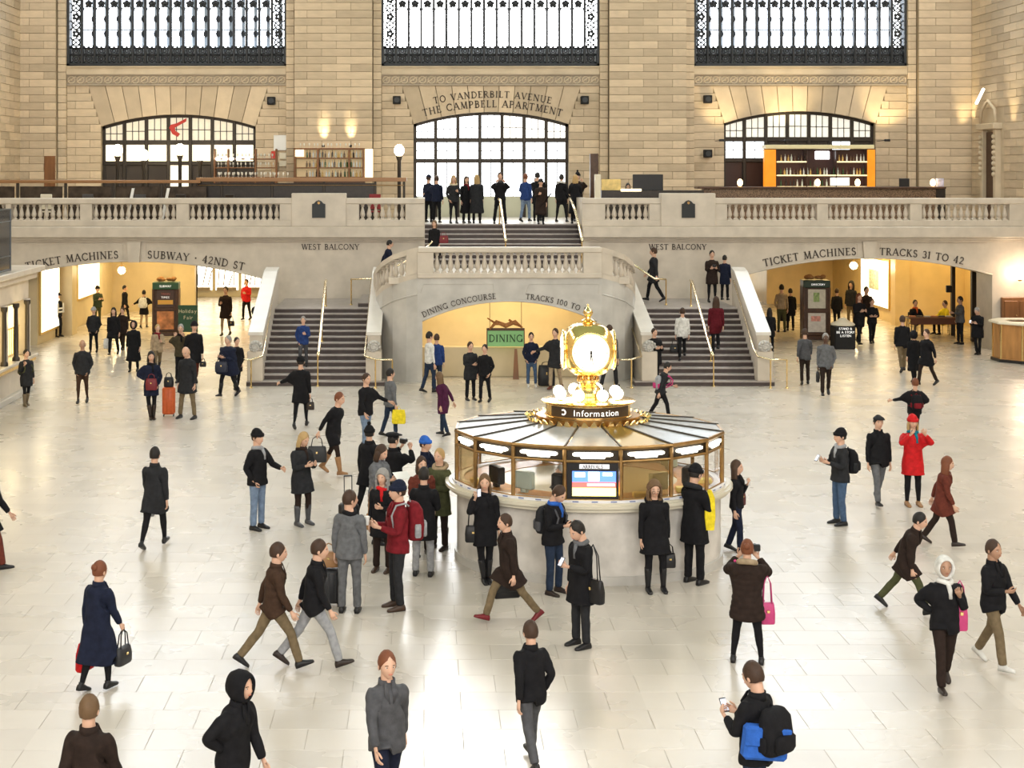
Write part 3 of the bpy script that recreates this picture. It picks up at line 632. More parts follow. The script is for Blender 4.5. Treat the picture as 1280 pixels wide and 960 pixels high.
# upper side flights (behind the curved rail) and the central flight to the balcony
for s, lab in ((-1, 'upper left flight turning in from the side landing to the middle landing'), (1, 'upper right flight turning in from the side landing to the middle landing')):
    t = thing('staircase', lab, 'stairs', (XC+s*4, 50.8, 0))
    for i in range(9):
        x0, x1 = 4.9-i*.42, 4.9-(i+1)*.42 if i < 8 else .9
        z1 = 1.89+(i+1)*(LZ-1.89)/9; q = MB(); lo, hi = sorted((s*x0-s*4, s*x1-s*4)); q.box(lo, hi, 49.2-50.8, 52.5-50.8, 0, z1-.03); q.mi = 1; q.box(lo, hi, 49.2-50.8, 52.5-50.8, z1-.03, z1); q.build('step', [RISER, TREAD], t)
t = thing('staircase', 'short wide central flight rising from the middle landing to the balcony', 'stairs', ((SX0+SX1)/2, 52.5, LZ)); bx = (SX0+SX1)/2
for i in range(8):
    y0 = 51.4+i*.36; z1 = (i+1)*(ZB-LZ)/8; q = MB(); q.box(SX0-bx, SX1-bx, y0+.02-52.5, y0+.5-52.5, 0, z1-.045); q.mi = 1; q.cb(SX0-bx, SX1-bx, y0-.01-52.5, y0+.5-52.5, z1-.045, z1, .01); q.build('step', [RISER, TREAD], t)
for xa, xb in ((SX0-.25, SX0), (SX1, SX1+.25)): q = MB(); q.box(xa-bx, xb-bx, -.08, 1.9, 0, zr-LZ-.01); q.build('cheek_wall', MARBLE, t)
# brass handrails
def handrail(label, pts, posts=(), r=.035, rm=RAILB):
    o0 = Vector(pts[0]); t = thing('handrail', label, 'handrail', (o0.x, o0.y, 0)); off = Vector((o0.x, o0.y, 0))
    q = MB(); q.tube([Vector(p)-off for p in pts], r, 8); q.build('rail', rm, t, smooth='all')
    for x, y, za, zb in posts:
        q = MB(); q.tube([Vector((x, y, za))-off, Vector((x, y, zb))-off], .022, 8); q.lathe([(.05, 0), (.05, .02), (.03, .04)], 10, Vector((x, y, za))-off); q.build('post', BRASS, t, smooth=40)
sz = lambda y: max(0, min(13, math.floor((y-SD0)/RUN)+1))*RZ
xa, xb = PX(408, 49.6), PX(398, 43.9)
handrail('brass centre handrail on the left stairs', [(xb, 43.75, .92), (xb, 44.0, 1.0), (xa, 49.1, 2.75), (xa, 49.4, 2.78)], [(xb, 43.6+.05, 0, .93), (xa, 49.35, 1.89, 2.78), ((xa+xb)/2, 46.5, sz(46.5), 1.86)], .05)
xa, xb = PX(862, 49.6), PX(890, 43.9)
handrail('brass centre handrail on the right stairs', [(xb, 43.75, .92), (xb, 44.0, 1.0), (xa, 49.1, 2.75), (xa, 49.4, 2.78)], [(xb, 43.65, 0, .93), (xa, 49.35, 1.89, 2.78), ((xa+xb)/2, 45.0, sz(45.0), 1.36)], .05)
for lab, x, s, ext in (('brass wall rail on the outer parapet of the left stairs', -4.90, -1, -.75), ('brass wall rail beside the curved flank on the left stairs', -1.80, 1, .85), ('brass wall rail beside the curved flank on the right stairs', 6.58, -1, -.85), ('brass wall rail on the outer parapet of the right stairs', 10.1, 1, .8)):
    dx = {-4.9: -.2, -1.8: 0, 6.58: 0, 10.1: .5}[x]
    pts = [(x+dx, 49.3, 2.78), (x, 44.1, 1.08), (x, 43.6, .92), (x+ext*.4, 43.3, .86), (x+ext, 43.25, .86)]
    handrail(lab, pts, [(x+ext, 43.25, 0, .86), (x+ext*.4, 43.3, 0, .86)], .028)
cx = PX(627, 53)
handrail('pale brass handrail down the middle of the central flight', [(cx-.05, 54.0, 5.5), (cx, 53.9, 5.45), (cx+.05, 51.4, 4.1), (cx+.05, 51.2, 4.05)], [(cx-.03, 53.9, ZB, 5.45), (cx+.05, 51.3, LZ, 4.08)], .055)
cx = SX1-.12
handrail('bent brass handrail on the right side of the central flight', [(cx-.1, 54.2, 5.5), (cx-.05, 53.2, 5.1), (cx+.02, 52.9, 4.75), (cx, 51.4, 4.15), (cx, 51.2, 4.05)], [(cx, 51.3, LZ, 4.08)], .05)
handrail('brass handrail along the upper left flight', [(PX(440, 51), 49.9, 2.78), (PX(470, 51), 49.9, 2.8), (-.4, 49.9, 3.55), (.15, 49.9, 3.95), (.3, 49.9, 4.1)], [(PX(441, 51), 49.9, 1.89, 2.78)], .028)
handrail('brass handrail along the upper right flight', [(PX(826, 51), 49.9, 2.78), (PX(812, 51), 49.9, 2.8), (PX(783, 51), 49.9, 3.35)], [(PX(826, 51), 49.9, 1.89, 2.78)], .035)
# ================================================================= passages under the balcony
m = MB(); m.box(-19, 2.4, D1+1.5, 92, 3.42, 3.6); m.box(2.4, 27, D1+1.5, 92, 3.42, 3.6); struct('ceiling_passages', m, mat('passage_ceiling', (.6, .5, .33), .8))
m = MB(); m.box(-14.9, -14.5, D1+1.5, 70, 0, 3.45); m.box(-14.5, -14.0, 57.3, 58.1, 0, 3.45)
m.box(-14.5, -10.6, 67.0, 67.4, 0, 3.45); m.box(-11.6, -10.6, 66.6, 67.4, 0, 3.45); m.box(-14.9, -7, 75.2, 75.5, 0, 3.45); wp = struct('wall_passage_south', m, YWALL)
m = MB(); m.box(-5.2, -4.9, D1+1.5, 76, 0, 3.45); m.box(2.3, 2.5, 52.6, 60, 0, 3.45); struct('wall_passage_middle', m, YWALL)
BRIGHT = mat('shop_window_light', (1, .97, .88), .4, emit=2.6, ecol=(1, .95, .80))
POSTER = mat('backlit_poster', (1, .95, .8), .4, emit=1.7, ecol=(1, .93, .72))
m = MB(); m.box(-15, -4.9, 75.2, 75.6, 0, 3.45); wq = struct('wall_passage_west', m, YWALL)
for k in range(5):                                        # lit shop fronts at the far end
    x0 = PX(170, 75)+k*1.36; t = thing('shop_window', ('bright shop window at the far end of the left passage, ' + ['leftmost, by the lamp', 'behind the map kiosk', 'in the middle', 'with striped display', 'rightmost, by the stairs'][k]), 'shop window', (x0+.65, 75.1, 0))
    q = MB(); q.box(-.62, .62, 0, .04, .35, 3.3); q.build('lit_pane', BRIGHT, t)
    q = MB(); q.cb(-.68, -.60, -.08, .02, 0, 3.42, .01); q.cb(.60, .68, -.08, .02, 0, 3.42, .01); q.cb(-.68, .68, -.1, .02, 0, .35, .01); q.build('frame', CREAM, t)
    q = MB(); rr = random.Random(k)
    for j in range(4):
        xx = -.45+j*.28; q.tube([(xx, -.12, .6), (xx+rr.uniform(.0, .3), -.12, 1.1+rr.uniform(0, .9))], .03, 6)
    q.box(-.5, .5, -.3, -.02, .35, .5); q.build('display_goods', mat('dim_goods', (.35, .28, .2), .6), t)
def poster(name, label, face, lo, hi, z0, z1, at, m=POSTER, fr=WOOD_D, art=None):
    """wall case: face 'x' or '-x' or 'y'"""
    t = thing(name, label, 'display case', ((at, (lo+hi)/2, z0) if 'x' in face else ((lo+hi)/2, at, z0))); w2 = (hi-lo)/2; hh = z1-z0
    s = -1 if face == '-x' else 1
    def bx(a, b, c, d, t0, t1):
        q = MB()
        if 'x' in face: q.cb(min(s*t0, s*t1), max(s*t0, s*t1), a, b, c, d, .008)
        else: q.cb(a, b, -t1, -t0, c, d, .008)
        return q
    bx(-w2, w2, 0, hh, 0, .08).build('frame', fr, t); bx(-w2+.09, w2-.09, .09, hh-.09, .07, .095).build('lit_pane', m, t)
    if art: bx(-w2*.35, w2*.35, hh*.35, hh*.75, .094, .10).build('poster_print', art, t)
    return t
BRAS_F = mat('yellow_brass_frame', (.75, .55, .2), .3, .8)
poster('display_case', 'tall lit display case on the left passage wall beside the man in the safety vest', 'x', 54.2, 57.0, .35, 3.0, -14.5, fr=BRAS_F)
poster('display_case', 'lit poster case further down the left passage wall', 'x', 60.0, 64.0, 1.1, 3.1, -14.5, m=mat('soft_backlit', (1, .9, .65), .4, emit=1.3, ecol=(1, .88, .6)), fr=BRAS_F)
# north passage
YWALL_LIT = mat('lamplight_tinted_marble', (.72, .56, .30), .4, var=.07, vscale=1.6)  # yellow lamplight painted into the marble colour of the north passage walls
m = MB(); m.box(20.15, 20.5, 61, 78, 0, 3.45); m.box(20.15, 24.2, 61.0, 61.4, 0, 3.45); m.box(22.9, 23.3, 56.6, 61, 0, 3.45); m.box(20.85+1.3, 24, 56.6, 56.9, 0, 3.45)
m.box(19.9, 20.5, 60.8, 61.4, 0, 3.45); m.box(20.75+.9, 22.1, 54.0, 56.9, 0, 3.45); struct('wall_passage_north', m, YWALL_LIT)
m = MB(); m.box(10, 22, 76.5, 77, 0, 3.45); m.box(10.5, 10.8, D1+1.5, 62, 0, 3.45); m.box(16.9, 17.3, 71, 77, 0, 3.45); m.box(17.3, 20.4, 71, 71.3, 0, 3.45); struct('wall_passage_end', m, YWALL_LIT)
poster('display_case', 'large lit display case on the right passage wall with a small map in it', '-x', 62.2, 66.2, .5, 2.7, 20.15, fr=BRAS_F, art=mat('grey_map_print', (.55, .6, .5), .5, var=.4, vscale=9))
for x0, lab in ((13.2, 'bright shop window beyond the man in the olive shirt'), (14.9, 'bright shop window left of the black-framed map kiosk')):
    t = thing('shop_window', lab, 'shop window', (x0+.7, 76.4, 0)); q = MB(); q.box(-.75, .75, 0, .04, .3, 2.9); q.build('lit_pane', BRIGHT, t); q = MB(); q.cb(-.82, -.74, -.06, .02, 0, 3.1, .01); q.cb(.74, .82, -.06, .02, 0, 3.1, .01); q.cb(-.82, .82, -.06, .02, 2.9, 3.1, .01); q.build('frame', BRAS_F, t)
q = MB(); q.cb(0, .14, -.1, .1, .0, 3.2, .02); o = q.build('door_frame_post', IRON_B); o.location = (PX(1189, 57.2), 57.2, 0); tag(o, 'dark metal door post beside the standing man in the right passage', 'post')
q = MB(); q.cb(0, .22, -.1, .1, .0, 3.2, .02); o = q.build('door_frame_post', IRON_B); o.location = (PX(1214, 55.2), 55.2, 0); tag(o, 'dark metal door post behind the leaning man with the bright phone', 'post')
q = MB(); q.cb(-.12, .12, -.06, .06, -.14, .14, .02); o = q.build('speaker', BLACK); o.location = (PX(1187, 56.9), 56.95, PZ(361, 57)); tag(o, 'small dark box on the door post in the right passage', 'speaker')
def globe_lamp(label, loc, r=.16, stem=None, power=60, col=(1, .82, .5)):
    t = thing('globe_lamp', label, 'lamp', loc); q = MB(); q.ell((0, 0, 0), r, 14, 10); q.build('globe', GLOBE, t, smooth='all')
    q = MB(); 
    if stem == 'up': q.tube([(0, 0, r*.9), (0, 0, .5)], .015, 6); q.lathe([(.06, r*.88), (.03, r+.06)], 10)
    else: q.lathe([(.06, -r-.05), (.08, -r*.85)], 10)
    q.build('fitting', BRASS_D, t, smooth=40)
    if power: point('globe_light', (loc[0], loc[1]-r-.1, loc[2]), power, col, .15)
    return t
globe_lamp('round hanging lamp in the left passage left of the shop windows', (PX(152, 64), 64, PZ(338, 64)), .17, 'up', 70)
globe_lamp('round hanging lamp in the right passage behind the map kiosk', (PX(1067, 64), 64, PZ(332, 64)), .17, 'up', 90, (1, .78, .4))
globe_lamp('round lamp high on the wall above the wooden counter at right', (PX(1274, 52.3), 52.25, PZ(343, 52.3)), .19, None, 60, (1, .72, .5))
# ================================================================= information booth
BD = 24.39; BXc = PX(735, BD); RXB, RYB = 2.263, 1.80
booth = thing('information_booth', 'round brass and marble information booth topped by a golden four-faced clock', 'information booth', (BXc, BD, 0))
SQ = RYB/RXB
def bp(r, deg, z): a = math.radians(deg); return (r*math.sin(a), -r*math.cos(a)*SQ, z)
def ringband(mb, r0, r1, z0, z1, n=64, a0=0, a1=360):
    """ring of rectangular section r0..r1"""
    full = (a1-a0) >= 360; K = n if full else n+1; rings = []
    for k in range(K):
        a = a0+(a1-a0)*k/n; rings.append([bp(r0, a, z0), bp(r1, a, z0), bp(r1, a, z1), bp(r0, a, z1)])
    mb.loft(rings, cap=not full, close=full)
CNR = [8+22.5*k for k in range(16)]
BMARB = mat('booth_marble', (.60, .57, .53), .3, var=.18, vscale=3)
q = MB(); ringband(q, 0.4, 2.22, .14, 1.17); q.build('marble_base', BMARB, booth, smooth=40)
q = MB(); ringband(q, 0.4, 2.26, 0, .14); q.build('base_plinth', MARBLE_D, booth, smooth=40)
q = MB(); ringband(q, 0.4, 2.36, 1.17, 1.23); ringband(q, .4, 2.42, 1.23, 1.28); ringband(q, .4, 2.36, 1.28, 1.31); q.build('counter_ledge', mat('cream_ledge', (.62, .58, .47), .25), booth, smooth=40)
q = MB(); ringband(q, 2.1, 2.30, 1.31, 1.345, 96); q.build('printed_edge_strip', mat('white_strip', (.72, .72, .76), .35), booth)
q = MB()
for k in range(96):
    if k % 2: ringband(q, 2.301, 2.303, 1.318, 1.337, 1, k*3.75, k*3.75+2.4)
q.build('strip_dashes', mat('slate_blue', (.16, .2, .38), .5), booth)
LITS = mat('lit_ticket_sign', (1, .95, .82), .4, emit=3.2, ecol=(1, .95, .80))
SMOKE = mat('amber_smoked_glass', (.55, .42, .22), .06, trans=.85, ior=1.2)
def facet(mb, a0, a1, r, z0, z1, inset=0, t=.03, u0=0, u1=1):
    A, B = Vector(bp(r, a0, 0)), Vector(bp(r, a1, 0)); d = (B-A); L = d.length; d.normalize(); n = Vector((d.y, -d.x, 0))
    if n.dot(A) < 0: n = -n
    P, Q = A+d*(L*u0+inset), A+d*(L*u1-inset); vs = []
    for z in (z0, z1):
        for p in (P, Q): vs += [(p.x, p.y, z), (p.x-n.x*t, p.y-n.y*t, z)]
    mb.add(vs, [(0, 2, 3, 1), (4, 5, 7, 6), (0, 4, 6, 2), (1, 3, 7, 5), (0, 1, 5, 4), (2, 6, 7, 3)]); return n, P, Q
for k, a in enumerate(CNR):
    b = a+22.5
    q = MB(); p0, p1 = bp(2.25, a, 1.31), bp(2.25, a, 2.17); q.tube([p0, p1], .035, 6); o = q.build('corner_post', BRASS_D, booth)
    q = MB(); facet(q, a, b, 2.23, 1.94, 2.15, .02); band = q.build('sign_band', mat('dark_sign_band', (.025, .018, .012), .3), booth)
    A, B = Vector(bp(2.245, a, 0)), Vector(bp(2.245, b, 0)); d = (B-A); L = d.length; d.normalize(); n = Vector((d.y, -d.x, 0)); n = n if n.dot(A) > 0 else -n; M = (A+B)/2
    q = MB(); Z = 2.045
    sh = [(-.27, .045), (.27, .045), (.31, .03), (.31, 0), (.27, -.015), (.2, -.015), (.18, -.05), (-.18, -.05), (-.2, -.015), (-.27, -.015), (-.31, 0), (-.31, .03)]
    sc = L/.86; vs = [M+d*(x*sc)+n*t+Vector((0, 0, Z+z)) for t in (0, .03) for x, z in sh]; N_ = len(sh)
    q.add(vs, [tuple(range(N_)), tuple(range(2*N_-1, N_-1, -1))]+[(i, (i+1) % N_, N_+(i+1) % N_, N_+i) for i in range(N_)])
    q.build('lit_sign', LITS, band)
    if k == 15:
        q = MB(); facet(q, a, b, 2.22, 1.33, 1.94, .03); sp = q.build('screen_panel', BLACK, booth)
        for (u0, u1, z0, z1, c, e) in ((.26, .80, 1.83, 1.90, (.8, .8, .82), .6), (.13, .92, 1.62, 1.79, (.10, .22, .95), 1.6), (.13, .92, 1.53, 1.62, (.95, .12, .10), 1.6), (.13, .92, 1.40, 1.53, (1, .85, .25), 2.2), (.18, .36, 1.70, 1.77, (.9, .95, 1), 2.2), (.42, .62, 1.64, 1.78, (.95, .95, 1), 2.4), (.68, .85, 1.72, 1.77, (.9, .92, 1), 2.2), (.4, .9, 1.56, 1.60, (1, .6, .6), 1.6)):
            q = MB(); big = u1-u0 > .7; facet(q, a, b, 2.225 if big else 2.232, z0, z1, 0, .01, u0, u1); q.build('screen_area', mat('screen_%d%d%d' % tuple(int(v*99) for v in c), c, .3, emit=e), sp)
        q = MB(); carve(q, 'ARRIVALS', .05, lambda u: (M+d*u*(1 if d.x > 0 else -1)+n*.0+Vector((0, 0, 1.84)), d*(1 if d.x > 0 else -1), Vector((0, 0, 1)), n), t=.008, bold=1.4); q.build('screen_heading', BLACK, sp)
    else:
        q = MB(); facet(q, a, b, 2.22, 1.33, 1.94, .03, .012); q.build('window_glass', SMOKE if k in (0, 12) else GLASS, booth)
for z in (2.15, 1.94, 1.33):
    q = MB(); q.tube([bp(2.26, a, z+.01) for a in CNR], .022 if z < 2 else .035, 6, close=True); q.build('frame_rail', BRASS_D, booth)
ROOFG = mat('frosted_roof_glass', (.27, .28, .28), .26, spec=.4, var=.12, vscale=3)
ROOFA = mat('amber_roof_glass', (.20, .13, .03), .12, spec=1.0)
for k, a in enumerate(CNR):
    b = a+22.5; q = MB(); e = .6
    q.hexa([bp(2.27, a+e, 2.165), bp(2.27, b-e, 2.165), bp(.98, b-e*1.5, 2.30), bp(.98, a+e*1.5, 2.30), bp(2.27, a+e, 2.18), bp(2.27, b-e, 2.18), bp(.98, b-e*1.5, 2.315), bp(.98, a+e*1.5, 2.315)])
    q.build('roof_panel', ROOFA if k == 0 else ROOFG, booth)
    q = MB(); q.tube([bp(2.28, a, 2.185), bp(.95, a, 2.325)], .018, 6); q.build('roof_rib', IRON_B, booth)
# crest of leaves and lettered drum
q = MB(); ringband(q, .86, 1.02, 2.26, 2.30, 48); ringband(q, .74, .88, 2.26, 2.40, 48); q.build('crest_ring', BRASS_D, booth, smooth=40)
q = MB()
for k in range(44):
    a = k*360/44; p = Vector(bp(1.0, a, 2.29)); n = Vector((p.x, p.y, 0)).normalized(); t = Vector((-n.y, n.x, 0))
    q.loft([[p+t*w_-n*.01+n*o_+Vector((0, 0, z)), p+t*w_+n*(.015+o_)+Vector((0, 0, z)), p-t*w_+n*(.015+o_)+Vector((0, 0, z)), p-t*w_-n*.01+n*o_+Vector((0, 0, z))] for w_, z, o_ in ((.05, 0, 0), (.055, .04, .01), (.035, .08, .03), (.008, .115, .06))])
o = q.build('leaf_cresting', BRASS, booth); o['kind'] = 'stuff'
q = MB()
for r, z in ((.70, 2.3), (.74, 2.33), (.70, 2.36), (.70, 2.55), (.80, 2.58), (.80, 2.61), (.2, 2.63)): pass
q.loft([[bp(r, 360*k/48, z) for k in range(48)] for r, z in ((.86, 2.33), (.76, 2.38), (.715, 2.40), (.715, 2.60), (.79, 2.62), (.80, 2.64), (.78, 2.65), (.2, 2.67))])
q.build('drum', BRASS, booth, smooth=35)
q = MB(); ringband(q, .715, .728, 2.42, 2.59, 40, -62, 62); bandd = q.build('lettered_band', mat('dark_brown_band', (.05, .03, .015), .35), booth)
# "Information" in rounded sans built-in lettering, bent round the drum
fc = bpy.data.curves.new('letter', 'FONT'); fc.size = .155; fc.extrude = .004; fc.align_x = 'CENTER'
dg = None
def glyph(ch, size=.155):
    fc.body = ch; fc.size = size; o = bpy.data.objects.new('tmp', fc); COL.objects.link(o); bpy.context.view_layer.update()
    me = bpy.data.meshes.new_from_object(o.evaluated_get(bpy.context.evaluated_depsgraph_get())); bpy.data.objects.remove(o)
    v = [tuple(x.co) for x in me.vertices]; f = [tuple(p.vertices) for p in me.polygons]; return v, f
WSIGN = mat('white_sign_letter', (.9, .9, .88), .4, emit=.6)
def sans(word, size, place, parent, name='sign_lettering', m=WSIGN, wd=None):
    adv = {'I': .32, 'i': .27, 'f': .34, 'r': .40, 't': .38, 'm': .86, 'l': .27, ' ': .35, 'M': .86, 'W': .95, '&': .72}
    W = sum(adv.get(c, .61) for c in word)*size; u = -W/2; q = MB()
    for c in word:
        a = adv.get(c, .61)*size
        if c != ' ':
            v, f = glyph(c, size); o, r, up, n = place(u+a/2); q.add([Vector(o)+Vector(r)*x+Vector(up)*y+Vector(n)*(z+.002) for x, y, z in v], f)
        u += a
    return q.build(name, m, parent)
def drum_place(u, r=.728, z=2.455):
    a = u/r; return Vector((r*math.sin(a), -r*math.cos(a)*SQ, z)), Vector((math.cos(a), math.sin(a)*SQ, 0)).normalized(), Vector((0, 0, 1)), Vector((math.sin(a), -math.cos(a), 0))
sans('Information', .145, lambda u: drum_place(u+.09), bandd)
q = MB(); c0 = drum_place(-.50, .73, 2.505)
q.tube([c0[0]+c0[1]*(.04*math.cos(t))+Vector((0, 0, .04*math.sin(t))) for t in [-2.2+4.4*k/9 for k in range(10)]], .013, 6); q.build('round_emblem', WSIGN, bandd)
# lamps, pedestal, clock
for k in range(8):
    a = 22.5+45*k; p = bp(.52, a, 2.77); q = MB(); q.ell(p, .098, 14, 10); gl = q.build('lamp_globe', mat('booth_globe', (1, .9, .7), .3, emit=6, ecol=(1, .88, .62)), booth, smooth='all')
    q = MB(); q.lathe([(.05, -.12), (.03, -.08), (.06, -.085)], 10, p); q.build('lamp_collar', BRASS, gl, smooth=40)
point('booth_lamps', (BXc, BD-.9, 2.95), 7, (1, .85, .6), .3); point('booth_lamps', (BXc+.9, BD, 2.95), 7, (1, .85, .6), .3); point('booth_lamps', (BXc-.9, BD, 2.95), 7, (1, .85, .6), .3)
q = MB(); q.lathe([(.30, 2.64), (.30, 2.67), (.22, 2.70), (.24, 2.78), (.20, 2.86), (.13, 2.92), (.17, 2.95), (.17, 2.99), (.12, 3.01), (.12, 3.04), (.19, 3.07), (.17, 3.10)], 24); q.build('clock_pedestal', BRASS, booth, smooth=40)
q = MB()
for k in range(10):
    a = 2*pi*k/10; q.ell((.165*math.cos(a), .165*math.sin(a), 3.0), (.03, .03, .05), 6, 4)
q.build('pedestal_beads', BRASS_D, booth, smooth='all')
def ring_(c, r, n, e=3.4):
    out = []
    for k in range(n):
        t = 2*pi*k/n; x, y = math.cos(t), math.sin(t); out.append((c[0]+math.copysign(abs(x)**(2/e), x)*r, c[1]+math.copysign(abs(y)**(2/e), y)*r, c[2]))
    return out
CZ = 3.50; ck = MB(); prof = []
for j in range(15):
    t = -pi/2*.86+pi*.86*j/14; prof.append((max(.45*math.cos(t)**.62, .05), .445*math.sin(t)))
ck.loft([ring_((0, 0, CZ+z), r*1.0, 32) for r, z in prof]); ck.lathe([(.16, .40), (.10, .45), (.06, .475), (.05, .50)], 20, (0, 0, CZ)); ckb = ck.build('clock_case', GOLD, booth, smooth=45)
OPAL = mat('lit_opal_dial', (1, .95, .80), .3, emit=1.5, ecol=(1, .94, .76))
for k in range(4):
    a = k*90+0; rot = Matrix.Rotation(math.radians(a), 4, 'Z')
    def put(mb, name, m, parent, sm='all'):
        o = mb.build(name, m, parent, smooth=sm); o.data.transform(rot); return o
    q = MB(); q.loft([[(r*math.cos(t), y, CZ-.01+r*math.sin(t)) for t in [2*pi*i/32 for i in range(32)]] for r, y in ((.315, -.38), (.315, -.43), (.25, -.45), (.12, -.462), (.01, -.465))]); dial = put(q, 'clock_dial', OPAL, ckb, 35)
    q = MB(); q.tube([(.325*math.cos(t), -.425, CZ-.01+.325*math.sin(t)) for t in [2*pi*i/32 for i in range(32)]], .02, 8, close=True); put(q, 'dial_ring', GOLD, ckb)
    q = MB()
    for L_, w_, an in ((.16, .014, 185), (.23, .010, 170)):
        dx, dz = math.sin(math.radians(an)), math.cos(math.radians(an)); q.tube([(-dx*.04, -.472, CZ-.01-dz*.04), (dx*L_, -.472, CZ-.01+dz*L_)], [w_, w_*.4], 5)
    q.ell((0, -.472, CZ-.01), (.022, .012, .022), 8, 6); put(q, 'clock_hands', BLACK, dial)
    q = MB()
    for h_ in range(12):
        t = h_*pi/6; q.tube([(.25*math.sin(t), -.456, CZ-.01+.25*math.cos(t)), (.29*math.sin(t), -.449, CZ-.01+.29*math.cos(t))], .006, 4)
    put(q, 'hour_marks', BRASS_D, dial)
q = MB(); q.lathe([(.10, .0), (.11, .02), (.05, .05), (.045, .08), (.075, .11), (.085, .15), (.07, .19), (.035, .22), (.012, .26), (.02, .275), (.004, .30)], 16, (0, 0, 3.97)); q.build('finial', BRASS, booth, smooth=40)
# booth interior
q = MB(); q.lathe([(.42, 1.2), (.42, 2.3)], 20); q.build('centre_column', BRASS, booth, smooth=40)
q = MB(); ringband(q, 1.5, 2.1, 1.21, 1.32, 32); q.build('inner_desk', WOOD_L, booth)
q = MB(); ringband(q, .43, 1.5, 1.175, 1.20, 32); q.build('inner_floor', WOOD_D, booth)
def monitor(parent, x, y, z, rz, m=mat('old_monitor_grey', (.35, .40, .34), .5)):
    q = MB(); q.cb(-.17, .17, -.03, .1, .06, .34, .02); q.cb(-.06, .06, .0, .08, 0, .08, .01); o = q.build('monitor', m, parent); o.location = (x, y, z); o.rotation_euler = (0, 0, rz)
    q = MB(); q.cb(-.14, .14, -.04, -.02, .09, .31, .005); s_ = q.build('monitor_screen', DARKGL, o); return o
for a in (-62, -40, -19, 34, 62, 120, 200): p = bp(1.75, a, 1.32); monitor(booth, p[0], p[1], p[2], math.radians(a)+(pi if a not in (-19, 120) else 0), BLACK if a in (-62, -19, 62) else mat('old_monitor_grey', (.35, .40, .34), .5))
for a in (20, 47, 75, -75): 
    p = bp(1.95, a, 1.32); q = MB(); q.cb(p[0]-.12, p[0]+.12, p[1]-.08, p[1]+.08, 1.32, 1.40, .01); q.build('leaflet_box', mat('yellow_leaflets', (.75, .62, .2), .6), booth)
point('booth_inside', (BXc, BD-1.1, 2.0), 16, (1, .92, .72), .2); point('booth_inside', (BXc+1.3, BD-.2, 2.0), 22, (1, .92, .72), .2); point('booth_inside', (BXc-1.3, BD-.2, 2.0), 22, (1, .92, .72), .2)
# ================================================================= directory kiosks, table, counter, signs
def kiosk(label, px, py, h, hdr, arts, rz=.12, w=.95):
    x, y, _ = G(px, py); t = thing('map_kiosk', label, 'kiosk', (x, y+.35, 0), rz); a = w/2
    q = MB(); q.cb(-a-.05, a+.05, -.34, .34, 0, .16, .02); q.build('base', WOOD_D, t)
    q = MB(); q.cb(-a, a, -.28, .28, .16, h-.28, .02)
    for s in (-1, 1): q.cb(s*a-.05, s*a+.05, -.32, .32, .16, h-.25, .02)
    q.cb(-a, a, -.31, -.27, h*.47, h*.53, .01); q.build('cabinet', WOOD_D, t)
    q = MB(); q.cb(-a-.04, a+.04, -.33, .33, h-.28, h, .02); hd = q.build('header', hdr, t)
    for (z0, z1, m) in arts: q = MB(); q.cb(-a+.14, a-.14, -.312, -.285, z0*h, z1*h, .006); q.build('poster', m, t)
    q = MB(); rr = random.Random(3)
    for k in range(9): q.ell((rr.uniform(-.3, .3), rr.uniform(-.15, .15), h+.05+.10*rr.random()), (rr.uniform(.08, .16), .1, rr.uniform(.04, .1)), 7, 5)
    q.build('top_clutter', mat('straw_brown', (.45, .22, .08), .7, var=.3), t, smooth='all')
    return t, hd
GRN = mat('dark_green_paint', (.03, .10, .055), .4)
k1, hd = kiosk('brown map kiosk with a green header in the left passage', 206, 420, 2.12, GRN, [(.53, .86, mat('dark_listing_poster', (.07, .04, .035), .35)), (.12, .46, mat('orange_picture_poster', (.55, .22, .08), .4, var=.6, vscale=3))], .05)
q = MB(); q.cb(-.3, .3, -.33, -.31, 1.25, 1.42, .004); q.build('orange_strip', mat('orange_strip', (.75, .42, .08), .4), k1)
sans('SUBWAY', .12, flat_place((0, -.335, 1.93)), hd); sans('TRAIN', .13, flat_place((0, -.318, 1.62)), k1, m=mat('faint_red_letter', (.4, .12, .1), .5)); sans('TIMES', .11, flat_place((0, -.318, 1.49)), k1)
k2, hd = kiosk('black-framed map kiosk with two white maps in the right passage', 1022, 425, 2.30, mat('black_green_header', (.015, .04, .025), .3), [(.53, .85, mat('white_map_poster', (.62, .60, .50), .4, var=.1, vscale=9)), (.13, .45, mat('white_map_poster_low', (.60, .56, .50), .4, var=.12, vscale=9))], -.06)
sans('DIRECTORY', .10, flat_place((.05, -.335, 2.11)), hd)
q = MB(); q.cb(-.13, .10, -.325, -.31, 1.47, 1.83, .004); q.build('map_print', mat('green_map', (.30, .42, .16), .5, var=.4, vscale=12), k2)
q = MB(); q.cb(-.22, .14, -.325, -.31, .72, .92, .03); q.build('map_print', mat('pink_map', (.62, .28, .22), .5, var=.4, vscale=12), k2)
x, y, _ = G(235, 423); t = thing('sign_board', 'dark green sign board with pale writing beside the left map kiosk', 'sign', (x, y, 0)); q = MB(); q.cb(-.38, .38, -.03, .03, .25, 1.3, .01); q.build('board', GRN, t); q = MB(); q.cb(-.34, -.28, -.2, .2, 0, .25, .01); q.cb(.28, .34, -.2, .2, 0, .25, .01); q.build('feet', BLACK, t)
sans('Holiday', .2, flat_place((0, -.032, 1.0)), t, m=mat('cream_letter', (.75, .72, .5), .5)); sans('Fair', .2, flat_place((0, -.032, .75)), t, m=mat('cream_letter', (.75, .72, .5), .5))
